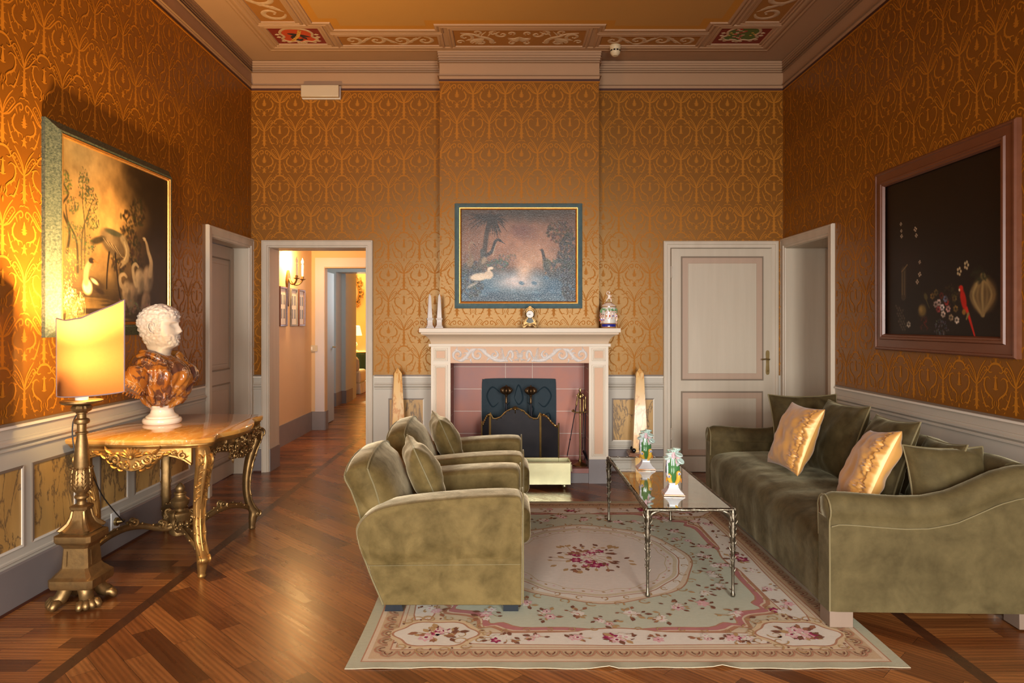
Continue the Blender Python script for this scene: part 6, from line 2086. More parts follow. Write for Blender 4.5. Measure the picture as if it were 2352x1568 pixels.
    for s_ in (-1, 1):
        b.tube([(x, 3.65 + s_ * .317, z) for x, z in ((-.684, .675), (-.672, .64), (-.655, .60), (-.640, .555), (-.625, .50))], .004, 6)
        b.tube([(x, 3.65 + s_ * .317, z) for x, z in ((-.797, .64), (-.793, .62), (-.765, .57), (-.735, .49), (-.715, .42))], .004, 6)
    b.build('back_piping', MT['piping'], t)
    for (x, y) in ((.015, 3.30), (.015, 4.0), (-.545, 3.30), (-.545, 4.0)):
        b = MB(); k = -1 if x < 0 else 0
        b.loft([[(x + dx_ * s2 + k * .0 * s2, y + dy_ * .032, z) for dx_, dy_ in ((-.036, -1), (.036, -1), (.036, 1), (-.036, 1))] for z, s2 in ((.0005 + .007, 1.0 if k == 0 else 1.25), (.046, 1.0))])
        b.build('foot', MT['foot'], t)
    return t


MT['foot'] = mat('black_wood_foot', (.008, .012, .018), .35)
ch1 = armchair()
ch2 = copy_tree(ch1); ch2.location = (-.27 + .026, 3.65 + 1.01, 0)
ch2['label'] = 'olive velvet club armchair behind the first one, nearer the fireplace'
pil1 = cushion('cushion', 'square green velvet cushion in the armchair nearest the camera', .36, .38, .16, (-.445, 3.66, .585), -pi / 2 + .22, -.42, MT['velvet'], .04, 'velvet cushions on the armchairs', seed=2)
pil2 = copy_tree(pil1); pil2.location = (-.445 + .03, 3.66 + 1.0, .588)
pil2['label'] = 'square green velvet cushion in the armchair near the fireplace'

# ---- sofa: local frame with x = depth (0 front .. 1 back), y = along; placed with a slight turn
SOX, SOY, SOR = 1.452, 3.085, -.030
t = thing('sofa', 'long dark olive velvet sofa with swooping arms against the right wall', 'sofa', (SOX, SOY, 0), SOR, local=True)
SL, SD = 2.14, .97
ARMZ = [(0, .600), (.04, .612), (.09, .612), (.2, .604), (.34, .595), (.46, .598), (.58, .622), (.68, .665), (.78, .710), (.88, .738), (1.0, .745)]
def armtop(x): return interp(x / SD, [p[0] for p in ARMZ], [p[1] for p in ARMZ])
for nm, y0, s_ in (('near', 0.0, 1), ('far', SL, -1)):
    b = MB(); secs = []
    for x in list(np.linspace(0, .06, 5)) + list(np.linspace(.1, SD, 26)):
        z = armtop(x); rr = .066; yc = .058
        fr = sm(0, .045, x); k = .90 + .10 * fr
        ring = [(.118, .30), (.118, .50), (.122, z - .10)]
        for a in np.linspace(-.15 * pi, 1.22 * pi, 14):
            ring.append((yc + rr * cos(a) * k * (1 if cos(a) > 0 else 1.05), z - rr + rr * sin(a) * k))
        ring += [(.006, z - .125), (.004, z - .15), (.002, .40), (.0, .25), (.0, .082), (.118, .082)]
        secs.append([(x, y0 + s_ * (y_ + (1 - k) * (.06 - y_)), z_) for y_, z_ in ring])
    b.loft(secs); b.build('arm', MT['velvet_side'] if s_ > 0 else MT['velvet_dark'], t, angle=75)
    b = MB(); z = armtop(0)
    edge = [(.0, .085), (.0, .30), (.003, z - .13)] + [(.058 + .068 * cos(a) * 1.02, z - .066 + .066 * sin(a)) for a in np.linspace(1.2 * pi, -.1 * pi, 12)] + [(.124, z - .12), (.118, .40)]
    b.tube([(.004, y0 + s_ * y_, z_) for y_, z_ in edge], .004, 6)
    b.tube([(x, y0 - s_ * .0015, armtop(x) - .137) for x in np.linspace(.01, SD, 30)], .0028, 6)
    b.build('piping', MT['piping'], t)
# back
b = MB(); secs = []
for i in range(25):
    y = .10 + (SL - .2) * i / 24
    zt_ = .745 + .008 * sin(i * .9)
    secs.append([(.70, y, .30), (.78, y, .52), (.815, y, .66), (.83, y, zt_ - .04), (.85, y, zt_ - .010), (.885, y, zt_), (.93, y, zt_ - .01), (.962, y, zt_ - .05), (SD, y, zt_ - .12), (SD, y, .40), (SD, y, .082), (.75, y, .082)])
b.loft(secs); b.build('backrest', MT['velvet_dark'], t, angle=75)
# bench seat with a rounded front and soft dents; the cover falls to the floor line
b = MB(); secs = []
for i in range(45):
    y = .12 + (SL - .24) * i / 44; q = (i / 44 - .5) * 2
    dn = .010 * noise.noise(Vector((y * 3.2, 0, 1))) + .005 * noise.noise(Vector((y * 9, 4, 1)))
    cr = .018 * (1 - q ** 4)
    ring = []
    for x, z in smooth_path([(.010, .082), (.004, .16), (.0, .25), (-.004, .32), (.004, .37), (.03, .402), (.085, .420), (.2, .432), (.4, .436), (.6, .428), (.76, .405), (.78, .30), (.78, .082)], 3):
        f = 1 if .08 < x < .77 else 0
        ring.append((x - dn * (1 if x < .08 else 0) * 1.2, y, z + (cr + dn + .006 * noise.noise(Vector((x * 7, y * 7, 3)))) * (f if z > .35 else 0) + (cr + dn) * .6 * (1 if z > .36 and not f else 0)))
    secs.append(ring)
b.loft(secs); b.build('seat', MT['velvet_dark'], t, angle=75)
for (x, y) in ((.008, .010), (.008, SL - .115), (SD - .12, .010), (SD - .12, SL - .115)):
    b = MB(); b.box(x, y, .0075, x + .105, y + .105, .083); b.build('foot', MT['sofa_foot'] if 'sofa_foot' in MT else MT.setdefault('sofa_foot', mat('grey_brown_wood', (.24, .17, .12), .5, var=(6, (.17, .12, .09), .3), stretch=(1, 1, .2))), t, bevel=.002)

GRP = 'cushions leaning along the sofa'
def sc_(px, py, d): return at(px, py, d)
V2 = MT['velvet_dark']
# face direction: local +y of the cushion; yaw = pi/2 looks to -x
PD = pi / 2
cushion('cushion', 'dark green velvet cushion at the sofa far corner, behind a gold cushion', .50, .45, .16, (2.12, 4.86, .655), pi + .04, -.22, V2, 0, GRP, seed=5)
cushion('cushion', 'dark green velvet cushion just right of the farther gold cushion', .50, .48, .17, (2.07, 4.30, .655), PD + .02, -.34, V2, .03, GRP, seed=6)
cushion('cushion', 'dark green velvet cushion behind the nearer gold cushion', .46, .47, .16, (2.055, 3.74, .645), PD - .06, -.36, V2, .05, GRP, seed=7)
cushion('cushion', 'smallest dark green velvet cushion peeking out against the sofa back', .34, .38, .13, (2.17, 3.47, .61), PD - .05, -.34, V2, .04, GRP, seed=8)
cushion('cushion', 'pale shining green velvet cushion beside the sofa near arm', .37, .37, .17, (2.14, 3.315, .605), pi - .12, -.32, MT['velvet_side'], .0, GRP, seed=9)
cushion('cushion', 'gold satin cushion farther along the sofa, at its far corner', .46, .43, .15, (1.80, 4.28, .672), PD, -.40, MT['silk'], .02, GRP, piping=False, seed=10, ruch=-.80, wr=.006)
cushion('cushion', 'gold satin cushion nearer the camera beside the pale green one', .42, .44, .16, (1.875, 3.56, .63), PD - .22, -.46, MT['silk'], .16, GRP, piping=False, seed=11, ruch=-.80, wr=.006)

# power brick and green cable under the sofa
b = MB(); q = at(2288, 1420, 3.28); b.rbox(q.x - .03, q.y - .03, .002, q.x + .03, q.y + .02, .045, .006, 3)
tag(b.build('power_adapter', mat('pale_blue_plastic', (.45, .62, .66), .4)), 'small pale plastic adapter on the floor under the sofa', 'adapter')
b = MB(); b.tube(smooth_path([(q.x - .02, q.y - .03, .03), (q.x - .04, q.y, .06), (q.x + .05, q.y + .06, .05), (2.39, 3.16, .004), (2.30, 2.96, .004), (2.38, 2.90, .004), (2.33, 2.78, .004), (2.52, 2.80, .004)], 8), .003, 6)
tag(b.build('green_cable', mat('yellow_green_cable', (.38, .45, .05), .5)), 'thin yellow-green cable on the floor at the frame right edge', 'cable')

# ================================================================== COFFEE TABLE
TX0, TX1, TY0, TY1, TZ = .700, 1.142, 3.44, 4.768, .452
t = thing('coffee_table', 'glass coffee table with cast bronze branch frame on the rug', 'table', ((TX0 + TX1) / 2, (TY0 + TY1) / 2, 0))
MT['bronze'] = mat('silvery_cast_bronze', (.30, .26, .19), .34, .95, var=(30, (.07, .06, .045), .15), bmp=(70, .4, .004))
m, nt, bs = new_mat('table_glass'); bs.inputs['Base Color'].default_value = (.80, .86, .80, 1); bs.inputs['Transmission Weight'].default_value = 1; bs.inputs['Roughness'].default_value = .0; bs.inputs['IOR'].default_value = 1.62; bs.inputs['Coat Weight'].default_value = 1; bs.inputs['Coat IOR'].default_value = 1.7; bs.inputs['Coat Roughness'].default_value = 0
b = MB(); b.box(TX0 + .014, TY0 + .014, TZ - .008, TX1 - .014, TY1 - .014, TZ)
b.build('glass_top', m, t)
rr = random.Random(2)
b = MB()
cr = [(TX0, TY0), (TX1, TY0), (TX1, TY1), (TX0, TY1)]
for i in range(4):
    a, c = Vector(cr[i] + (TZ - .006,)), Vector(cr[(i + 1) % 4] + (TZ - .006,)); L = (c - a).length; n = int(L / .03)
    b.tube([a + (c - a) * k / n + Vector((rr.uniform(-1, 1), rr.uniform(-1, 1), rr.uniform(-1, 1))) * .0014 for k in range(n + 1)], [.0075 + .0022 * (k % 3 == 0) for k in range(n + 1)], 8)
    for k in range(1, n, 2):                                # small buds
        p = a + (c - a) * (k / n); s = 1 if k % 4 else -1
        dr = (c - a).normalized()
        b.tube([p, p + dr * .016 + Vector((0, 0, .005 * s)), p + dr * .028 + Vector((0, 0, .010 * s))], [.005, .0045, .0015], 6)
b.build('rail', MT['bronze'], t, angle=60)
lg = None
for i, (x, y) in enumerate(cr):
    sx_ = 1 if x == TX0 else -1; sy_ = 1 if y == TY0 else -1
    b = MB()
    path = [(x + sx_ * .006, y + sy_ * .004, z) for z in (.008, .02, .03, .10, .2, .3, .37, .41, .446)]
    b.tube(path, [.010, .012, .0075, .0075, .0095, .0125, .016, .016, .012], 10)
    for dx_, dy_ in ((sx_ * .07, 0), (0, sy_ * .07)):       # roots spreading into the rails
        b.tube(smooth_path([(x + sx_ * .004, y + sy_ * .003, .33), (x + dx_ * .15 + sx_ * .004, y + dy_ * .15 + sy_ * .003, .40), (x + dx_ * .5, y + dy_ * .5, .432), (x + dx_ * 1.3, y + dy_ * 1.3, .445)], 5), [.012] * 6 + [.010] * 6 + [.006] * 4, 8)
    for k in range(34):
        z = .13 + .30 * (k / 34) ** .8; a = k * 2.4; r = interp(z, [.1, .3, .43], [.0085, .0125, .02])
        p = Vector((x + sx_ * .006 + r * cos(a), y + sy_ * .004 + r * sin(a), z))
        b.tube([p - Vector((cos(a), sin(a), 0)) * .004, p + Vector((cos(a) * .002, sin(a) * .002, .012)), p + Vector((cos(a) * .006, sin(a) * .006, .022))], [.0045, .004, .001], 6)
    for z in (.015,): b.ball((x + sx_ * .006, y + sy_ * .004, z + .002), (.0125, .0125, .010), 10, 8)
    b.build('leg', MT['bronze'], t, angle=60)

# ---- ceramic tulip-finger vases, built once and copied
MT['majolica'] = mat('glazed_majolica', (1, 1, 1), .12, attr=True, coat=.6)
def vase(label, loc, rot):
    t = thing('flower_holder', label, 'figurine', loc, rot, 'majolica flower bricks on the coffee table', local=True)
    W_, OR, YL, GR, LB, PK, BL = (.60, .62, .64), (.62, .22, .03), (.66, .40, .05), (.05, .17, .05), (.50, .66, .60), (.62, .42, .44), (.08, .08, .26)
    b = MB(); b.col = OR; b.sqlathe([(.052, 0), (.056, .002), (.056, .007), (.053, .009)]); b.col = W_
    b.sqlathe([(.053, .009), (.050, .013), (.036, .026), (.026, .042), (.022, .056), (.024, .062), (.028, .066)]); b.build('foot', MT['majolica'], t, angle=40)
    b = MB(); b.col = GR
    b.loft([[(.030 * k * cos(a), .018 * k * sin(a), z) for a in np.linspace(0, 2 * pi, 20, endpoint=False)] for k, z in ((.5, .062), (.9, .075), (1.15, .10), (1.25, .14), (1.1, .175), (.8, .20))])
    b.col = W_                                               # painted flat side plaque
    b.loft([[(-.030 - .006 * q, .030 * k * cos(a), .135 + .052 * k * sin(a)) for a in np.linspace(0, 2 * pi, 24, endpoint=False)] for q, k in ((0, .7), (0, 1), (1, 1), (1.2, .9))])
    rr = random.Random(5)
    for k in range(16):
        b.col = rr.choice([BL, (.4, .3, .42), OR, GR, BL]); a = rr.uniform(0, 6.3); r = rr.uniform(0, .8); b.ball((-.038, .026 * r * cos(a), .135 + .044 * r * sin(a)), (.002, .004, .007), 6, 5)
    b.build('body', MT['majolica'], t, angle=50)
    tub = [(-.022, -.004, .228, 0), (.002, -.012, .246, 0), (.020, .0, .252, 0), (.028, -.016, .224, 1), (.038, -.020, .190, 1), (-.010, .014, .244, 0), (-.034, -.010, .205, 0)]
    for k, (x, y, z, fw) in enumerate(tub):
        b = MB(); base = Vector((x * .35, y * .35, .15)); tp = Vector((x, y - .012 * fw, z)); d_ = (tp - base).normalized()
        b.col = PK if k % 2 else W_; b.tube([base, base + (tp - base) * .5, tp - d_ * .012], [.006, .009, .013], 12)
        b.col = LB; b.tube([tp - d_ * .012, tp - d_ * .004, tp, tp - d_ * .002, tp - d_ * .010], [.018, .0225, .020, .014, .011], 16)
        b.col = GR if k % 3 else PK
        U = d_.orthogonal().normalized(); Vv = d_.cross(U)
        for q in range(10):
            a = q * 2 * pi / 10; b.tube([tp - d_ * .011 + (U * cos(a) + Vv * sin(a)) * .0188, tp - d_ * .003 + (U * cos(a) + Vv * sin(a)) * .0225], .0009, 4)
        b.build('flower_tube', MT['majolica'], t, angle=50)
    for (x, y, z0, z1) in ((.022, -.024, .068, .118), (-.020, -.014, .070, .100)):
        b = MB(); b.col = YL; b.tube([(x * .5, y * .6, z0 - .012), (x, y, z0 + .01), (x * 1.15, y * 1.1, (z0 + z1) / 2), (x * 1.1, y * 1.15, z1)], [.008, .012, .013, .012], 12); b.ball((x * 1.15, y * 1.25, z1), (.014, .013, .016), 12, 8)
        b.col = W_; b.ball((x * 1.25, y * 1.25 - .010, z1 + .001), (.009, .006, .009), 10, 8); b.col = BL; b.ball((x * 1.25, y * 1.25 - .0155, z1 + .001), (.004, .003, .005), 8, 6)
        b.col = OR; b.tube([(x, y, z0 + .03), (x * 1.7, y * .8, z0 + .02), (x * 1.9, y * .6, z0 - .002)], [.007, .006, .002], 8)
        b.build('bird', MT['majolica'], t, angle=50)
    b = MB(); b.col = GR
    for k in range(7): b.tube([(-.02 + .007 * k, -.014, .075), (-.024 + .009 * k, -.020, .10 + .01 * (k % 3)), (-.03 + .011 * k, -.018, .125 + .012 * (k % 2))], [.004, .005, .0015], 6)
    b.build('leaves', MT['majolica'], t)
    return t
v1 = vase('painted ceramic flower holder, nearer one on the glass table', (.905, 3.735, TZ + .0005), -.10)
v2 = copy_tree(v1); v2.location = (.885, 4.385, TZ + .0005); v2.rotation_euler = (0, 0, -.04)
v2['label'] = 'painted ceramic flower holder, farther one on the glass table'

# ================================================================== RUG
RCX, RCY, RW, RL = .484, 4.02, 1.137, 1.281
IVO, CEL, PEA, TAN = (.64, .58, .49), (.47, .475, .36), (.58, .455, .32), (.50, .43, .30)
PNK, BRN, LBR, ROS, RLT, LIN = (.42, .17, .16), (.18, .075, .045), (.42, .26, .12), (.26, .02, .07), (.62, .36, .36), (.40, .20, .12)


def rmap(u, v, h):
    x, y = RCX + u, RCY + v
    e = max(0, 1 - (v + RL) / .05) ** 1.5
    z = .0030 + h + e * (.010 * math.exp(-((u + .085) / .03) ** 2) + .012 * math.exp(-((u - .385) / .035) ** 2) + .003 * sin(u * 14) ** 2)
    return (x + .004 * sin(v * 5), y + .005 * sin(u * 7) * e, z)


b = MB(); LAY = [0, 0]


def L_(big=False):
    if big: LAY[1] += 1; return LAY[1] * .00006
    LAY[0] += 1; return .0031 + (LAY[0] % 50) * .00001


def poly(pts, col, big=True):
    b.col = col; h = L_(big); n = len(pts)
    cx = sum(p[0] for p in pts) / n; cy = sum(p[1] for p in pts) / n
    b.add([rmap(cx, cy, h)] + [rmap(u, v, h) for u, v in pts], [(0, i + 1, (i + 1) % n + 1) for i in range(n)])


def band(outer, inner_, col):
    b.col = col; h = L_(True); n = len(outer)
    b.add([rmap(u, v, h) for u, v in outer] + [rmap(u, v, h) for u, v in inner_], [(i, (i + 1) % n, n + (i + 1) % n, n + i) for i in range(n)])


def line(pts, w0, col, w1=None):
    b.col = col; h = L_(); n = len(pts); vs = []
    for i, p in enumerate(pts):
        a = pts[max(i - 1, 0)]; c = pts[min(i + 1, n - 1)]; tx, ty = c[0] - a[0], c[1] - a[1]; q = math.hypot(tx, ty) or 1
        wd = w0 + ((w1 if w1 is not None else w0) - w0) * i / (n - 1)
        vs += [rmap(p[0] - ty / q * wd, p[1] + tx / q * wd, h), rmap(p[0] + ty / q * wd, p[1] - tx / q * wd, h)]
    b.add(vs, [(2 * i, 2 * i + 1, 2 * i + 3, 2 * i + 2) for i in range(n - 1)])


def rect(i, n=24):
    w_, l_ = RW - i, RL - i; o = []
    for (a, c), (d, e) in (((-w_, -l_), (w_, -l_)), ((w_, -l_), (w_, l_)), ((w_, l_), (-w_, l_)), ((-w_, l_), (-w_, -l_))):
        o += [(a + (d - a) * k / n, c + (e - c) * k / n) for k in range(n)]
    return o


b.col = TAN
sv = rect(0, 60); si = rect(.05, 60); n_ = len(sv)
b.add([rmap(u, v, 0) for u, v in sv] + [rmap(u, v, 0) for u, v in si] + [(rmap(u, v, 0)[0], rmap(u, v, 0)[1], max(.0008, rmap(u, v, 0)[2] - .0026)) for u, v in sv],
      [(i, (i + 1) % n_, n_ + (i + 1) % n_, n_ + i) for i in range(n_)] + [(i, 2 * n_ + i, 2 * n_ + (i + 1) % n_, (i + 1) % n_) for i in range(n_)] + [tuple(range(n_, 2 * n_))])
band(rect(.0, 60), si, (.42, .40, .28))
band(rect(.05), rect(.056), LIN); band(rect(.056), rect(.075), PEA); band(rect(.075), rect(.150), (.50, .35, .21)); band(rect(.150), rect(.157), LIN)
band(rect(.157), rect(.172), PEA); band(rect(.172), rect(.176), LIN); band(rect(.176), rect(.345), (.56, .45, .31))
for i_, w_, l_ in ((0, RW - .112, RL - .112),):                # scalloped guard border
    for side in range(4):
        L = l_ if side % 2 else w_; D_ = w_ if side % 2 else l_; n = int(2 * L / .075)
        for k in range(n):
            s0 = -L + 2 * L * (k + .5) / n
            f = (lambda q, e: (q, -D_ - e)) if side == 0 else (lambda q, e: (D_ + e, q)) if side == 1 else (lambda q, e: (q, D_ + e)) if side == 2 else (lambda q, e: (-D_ - e, q))
            line([f(s0 + .034 * cos(a), -.022 + .046 * sin(a)) for a in np.linspace(0, pi, 9)], .0038, LIN)
            line([f(s0 + .016 * cos(a), -.018 + .024 * sin(a)) for a in np.linspace(0, pi, 7)], .003, BRN)
            line([f(s0, .0), f(s0, .018)], .005, LIN, .001)

# field with stepped corners
def field(i):
    w_, l_ = RW - .33 - i, RL - .33 - i; c = .20
    q = [(0, -l_ - .03), (w_ * .30, -l_ + .0), (w_ - c - .14, -l_ + .0), (w_ - c - .06, -l_ + .05), (w_ - c, -l_ + .04), (w_ - c + .01, -l_ + .12), (w_ - c + .06, -l_ + c - .03), (w_ - .03, -l_ + c), (w_ - .05, -l_ + c + .07), (w_, -l_ + c + .15), (w_ + .0, -l_ * .30), (w_ + .035, 0)]
    r = q + [(x, -y) for x, y in reversed(q[:-1])]
    r = r + [(-x, y) for x, y in reversed(r[1:-1])]
    return smooth_path(r, 3, True)


F0 = field(0)
band(field(-.016), F0, LIN); band(F0, field(.012), PEA); band(field(.008), field(.034), PNK); band(field(.034), field(.040), LIN); poly(field(.040), CEL)


def leaf(u, v, a, L, col, w_=.3):
    poly([(u + L * (t * cos(a) - s * w_ * sin(a)), v + L * (t * sin(a) + s * w_ * cos(a))) for t, s in ((0, 0), (.25, -.75), (.55, -1), (1, 0), (.6, .9), (.3, .7))], col, False)


def flower(u, v, r, kind, rr):
    cols = {0: (IVO, (.68, .62, .55), RLT), 1: (RLT, IVO, ROS), 2: (ROS, (.42, .08, .14), RLT)}[kind]
    a0 = rr.uniform(0, 6)
    for k in range(6): a = a0 + k * pi / 3; leaf(u + r * .1 * cos(a), v + r * .1 * sin(a), a, r, cols[0], .34)
    for k in range(5): a = a0 + .5 + k * 1.26; leaf(u, v, a, r * .62, cols[1], .36)
    poly([(u + r * .26 * cos(k), v + r * .26 * sin(k)) for k in range(6)], cols[2], False)


def spray(u, v, R, n, rr, big=1, kinds=(0, 1, 2), ell=1.0):
    for k in range(n * 3):
        a = rr.uniform(0, 2 * pi); q = rr.uniform(.35, 1) * R; x, y = u + q * cos(a), v + q * sin(a) * ell
        if k % 4 == 0: line(smooth_path([(u, v), (u + q * .5 * cos(a + .3), v + q * .5 * sin(a + .3) * ell), (x, y)], 4), .0022, LBR)
        leaf(x, y, a + rr.uniform(-1.2, 1.2), rr.uniform(.022, .042) * big, rr.choice([BRN, BRN, LBR, (.30, .13, .07)]))
    for k in range(n):
        a = rr.uniform(0, 2 * pi); q = rr.uniform(0, .7) * R
        flower(u + q * cos(a), v + q * sin(a) * ell, rr.uniform(.020, .034) * big, rr.choice(kinds), rr)


def curl(u, v, r, a0, sg, col=LBR, w_=.004, turns=.9):
    line(scroll(u, v, r, a0, turns, sg, 16, .8, .25), w_, col, w_ * .4)


rr = random.Random(12)
# ivory cartouches in the border
for sx in (1, -1):
    for ax in (0, 1):
        W2, D_ = (RW, RL) if ax == 0 else (RL, RW)
        hw = W2 - .46
        o = [(-hw, .055), (-hw + .05, .10), (-.22, .115), (-.14, .135), (0, .152), (.14, .135), (.22, .115), (hw - .05, .10), (hw, .055), (hw - .04, .01), (.2, -.002), (0, -.006), (-.2, -.002), (-hw + .04, .01)]
        pts = smooth_path([(u, v) for u, v in o], 3, True)
        g = lambda u, v: ((u, -sx * (D_ - .20 - v)) if ax == 0 else (sx * (D_ - .20 - v), u))
        P = [g(u, v) for u, v in pts]; c_ = [(g(u * 1.015, .055 + (v - .055) * 1.12)) for u, v in pts]
        poly(c_, LIN); poly(P, IVO)
        for k, uu in enumerate(np.linspace(-hw * .82, hw * .82, 7)):
            x, y = g(uu, .058 + .008 * sin(k * 3)); spray(x, y, .062 if k == 3 else .048, 5 if k == 3 else 2, rr, 1.15 if k == 3 else .9, (2, 1, 0) if k == 3 else (0, 1), .7 if ax == 0 else 1.3)
        for k in range(2):
            for s2 in (1, -1):
                x, y = g(s2 * (hw + .02), .055 - .03 + .06 * k); curl(x, y, .035, k * pi, s2 * (1 if k else -1))
        for k in range(6):
            for s2 in (1, -1):
                x, y = g(s2 * (.10 + .10 * k), .125 - .004 * k + .018); curl(x, y, .018, k, s2)
# corner cartouches
for sx in (1, -1):
    for sy in (1, -1):
        cx, cy = sx * (RW - .33), sy * (RL - .30)
        E = [(cx + .175 * cos(a) * (1 + .07 * cos(6 * a)), cy + .115 * sin(a) * (1 + .07 * cos(6 * a))) for a in np.linspace(0, 2 * pi, 48, endpoint=False)]
        E2 = [(cx + (x - cx) * 1.06, cy + (y - cy) * 1.08) for x, y in E]; E3 = [(cx + (x - cx) * 1.2, cy + (y - cy) * 1.26) for x, y in E]
        poly(E3, (.58, .44, .27)); poly(E2, LIN); poly(E, IVO)
        for k in range(14):
            a = k * 2 * pi / 14; curl(cx + .222 * cos(a), cy + .158 * sin(a), .026, a + 1, 1 if k % 2 else -1)
            leaf(cx + .2 * cos(a + .2), cy + .14 * sin(a + .2), a, .018, BRN)
        spray(cx, cy, .105, 9, rr, 1.25, (2, 1, 1, 0), .62)
        spray(cx - sx * .30, cy + sy * .05, .07, 3, rr, 1.0, (0, 1, 2), .6); spray(cx + sx * .02, cy - sy * .24, .06, 3, rr, 1.0, (0, 1, 2), 1.2)
        spray(cx - sx * .22, cy - sy * .2, .10, 3, rr, 1.1, (0, 1), .9)
# medallion
def ring(rx, ry, w_=.03, m_=8, ph=0): return [(rx * cos(a) * (1 + w_ * cos(m_ * a + ph)), ry * sin(a) * (1 + w_ * cos(m_ * a + ph))) for a in np.linspace(0, 2 * pi, 96, endpoint=False)]
poly(ring(.585, .650, .02), PEA); band(ring(.585, .650, .02), ring(.577, .642, .02), LIN); poly(ring(.555, .62, .02, 8, .5), IVO)
band(ring(.515, .575, .012, 12), ring(.508, .568, .012, 12), LIN); band(ring(.50, .56, .012, 12), ring(.478, .535, .012, 12), (.54, .45, .31)); poly(ring(.478, .535, .012, 12), (.62, .54, .46)); band(ring(.44, .49, .02, 16), ring(.434, .484, .02, 16), (.52, .42, .27))
for k in range(28):
    a = k * 2 * pi / 28; curl(.535 * cos(a), .595 * sin(a), .022, a, 1 if k % 2 else -1, LBR); curl(.60 * cos(a + .1), .665 * sin(a + .1), .03, a + 1, 1 if k % 2 else -1, LBR, .005)
    leaf(.455 * cos(a), .51 * sin(a), a + 1.2, .024, LBR); leaf(.455 * cos(a + .1), .51 * sin(a + .1), a + 2, .02, RLT)
spray(0, 0, .24, 20, rr, 1.35, (1, 1, 0, 0, 2, 2), .95)
for k in range(11): a = rr.uniform(0, 6.28); leaf(.24 * cos(a), .22 * sin(a), a, .05, LBR)
for k in range(34):                                        # garland round the medallion
    a = k * 2 * pi / 34 + .05
    r = 1 + .09 * (k % 2); spray(.68 * cos(a) * r, .79 * sin(a) * r, .062, 3, rr, 1.0, (0, 1, 0), 1)
tag(b.build('rug', mat('flat_woven_wool', (1, 1, 1), .95, attr=True, spec=.1, bmp=(260, .5, .003), stretch=(1, 2.5, 1), var=(30, (.86, .86, .86), .2)), angle=20), 'flat woven floral carpet with ivory medallion and pink ribbon border', 'rug')

# ================================================================== ENFILADE BEYOND THE DOORWAY
MT['plaster'] = mat('peach_plaster', (.68, .48, .27), .7, var=(1.3, (.62, .42, .22), .3))
MT['lilac'] = mat('pale_lilac_paint', (.62, .57, .56), .55, var=(2, (.57, .52, .50), .3))
MT['blueish'] = mat('pale_grey_paint', (.50, .53, .50), .6)
MT['yellow'] = mat('yellow_plaster', (.80, .60, .28), .7)
HC = 3.0
def W(name, m_, *bx_):
    b = MB()
    for q in bx_: b.box(*q)
    return struct(b.build(name, m_))
W('wall_corridor_left', MT['plaster'], (-2.75, YB + .272, 0, -2.55, 8.87, HC))
W('wall_corridor_right', MT['plaster'], (-1.15, YB + .272, 0, -1.0, 13.2, HC))
W('wall_corridor_back', MT['plaster'], (-3.3, 8.872, 0, -2.376, 9.0, HC), (-2.376, 8.872, 2.104, -1.152, 9.0, HC), (-1.40, 8.872, 0, -1.152, 9.0, 2.104))
W('ceiling_corridor', MT['plaster'], (-3.4, YB + .272, HC, -.9, 13.2, HC + .1))
W('wall_passage_left', MT['blueish'], (-3.4, 9.002, 0, -3.2, 11.4, HC))
W('wall_passage_pier', MT['blueish'], (-3.4, 11.402, 0, -2.87, 11.8, HC), (-3.4, 11.4, 2.24, -2.0, 11.8, HC))
b = MB(); b.prism([(-3.4, 11.802), (-2.80, 11.802), (-2.80, 12.3), (-2.84, 12.8), (-2.92, 13.1), (-3.02, 13.2), (-3.4, 13.2)], 0, HC, map_floor(0)); struct(b.build('wall_passage_curved', MT['blueish']))
W('baseboard_corridor', MT['hearth_grey'], (-2.549, YB + .28, 0, -2.537, 8.86, .24), (-2.61, 8.855, 0, -2.37, 8.871, .24), (-2.375, 8.872, 0, -2.365, 9.0, .24), (-2.86, 11.39, 0, -3.2, 11.401, .22), (-2.869, 11.4, 0, -2.86, 11.8, .22), (-2.80, 11.79, 0, -2.868, 11.801, .22), (-2.799, 11.8, 0, -2.79, 12.3, .22))
b = MB(); mb2 = map_back(8.87); b.frame(-2.50, -.3, -1.28, 2.235, [(0, 0), (0, .008), (.118, .008), (.12, .004), (.124, -.13)], mb2); struct(b.build('door_2', MT['lilac']))
W('wall_far_room', MT['yellow'], (-5.0, 16.5, 0, .5, 16.6, 3.2), (-5.1, 13.2, 0, -5.0, 16.6, 3.2), (.4, 13.2, 0, .5, 16.6, 3.2), (-5.0, 13.2, 0, -3.4, 13.25, 3.2), (-1.0, 13.2, 0, .4, 13.25, 3.2), (-5, 13.2, 3.2, .5, 16.6, 3.3), (-3.4, 13.2, 3.0, -1.0, 13.25, 3.2))
point('sconce_light', (-2.43, 7.9, 2.12), SCP, (1.0, .60, .22), .04)
point('table_lamp_light', (-3.50, 15.6, 1.24), FARP, (1.0, .74, .36), .06)
area('passage_daylight', (-1.7, 10.2, 2.0), (0, pi / 2 * 1.0, 0), 1.2, .8, PASP, (.80, .90, 1.0))
area('corridor_area_light', (-1.16, 7.6, 1.6), (0, pi / 2, 0), 1.4, 1.2, CORP, (1.0, .90, .90))  # soft area light before the solid right wall, which has no opening

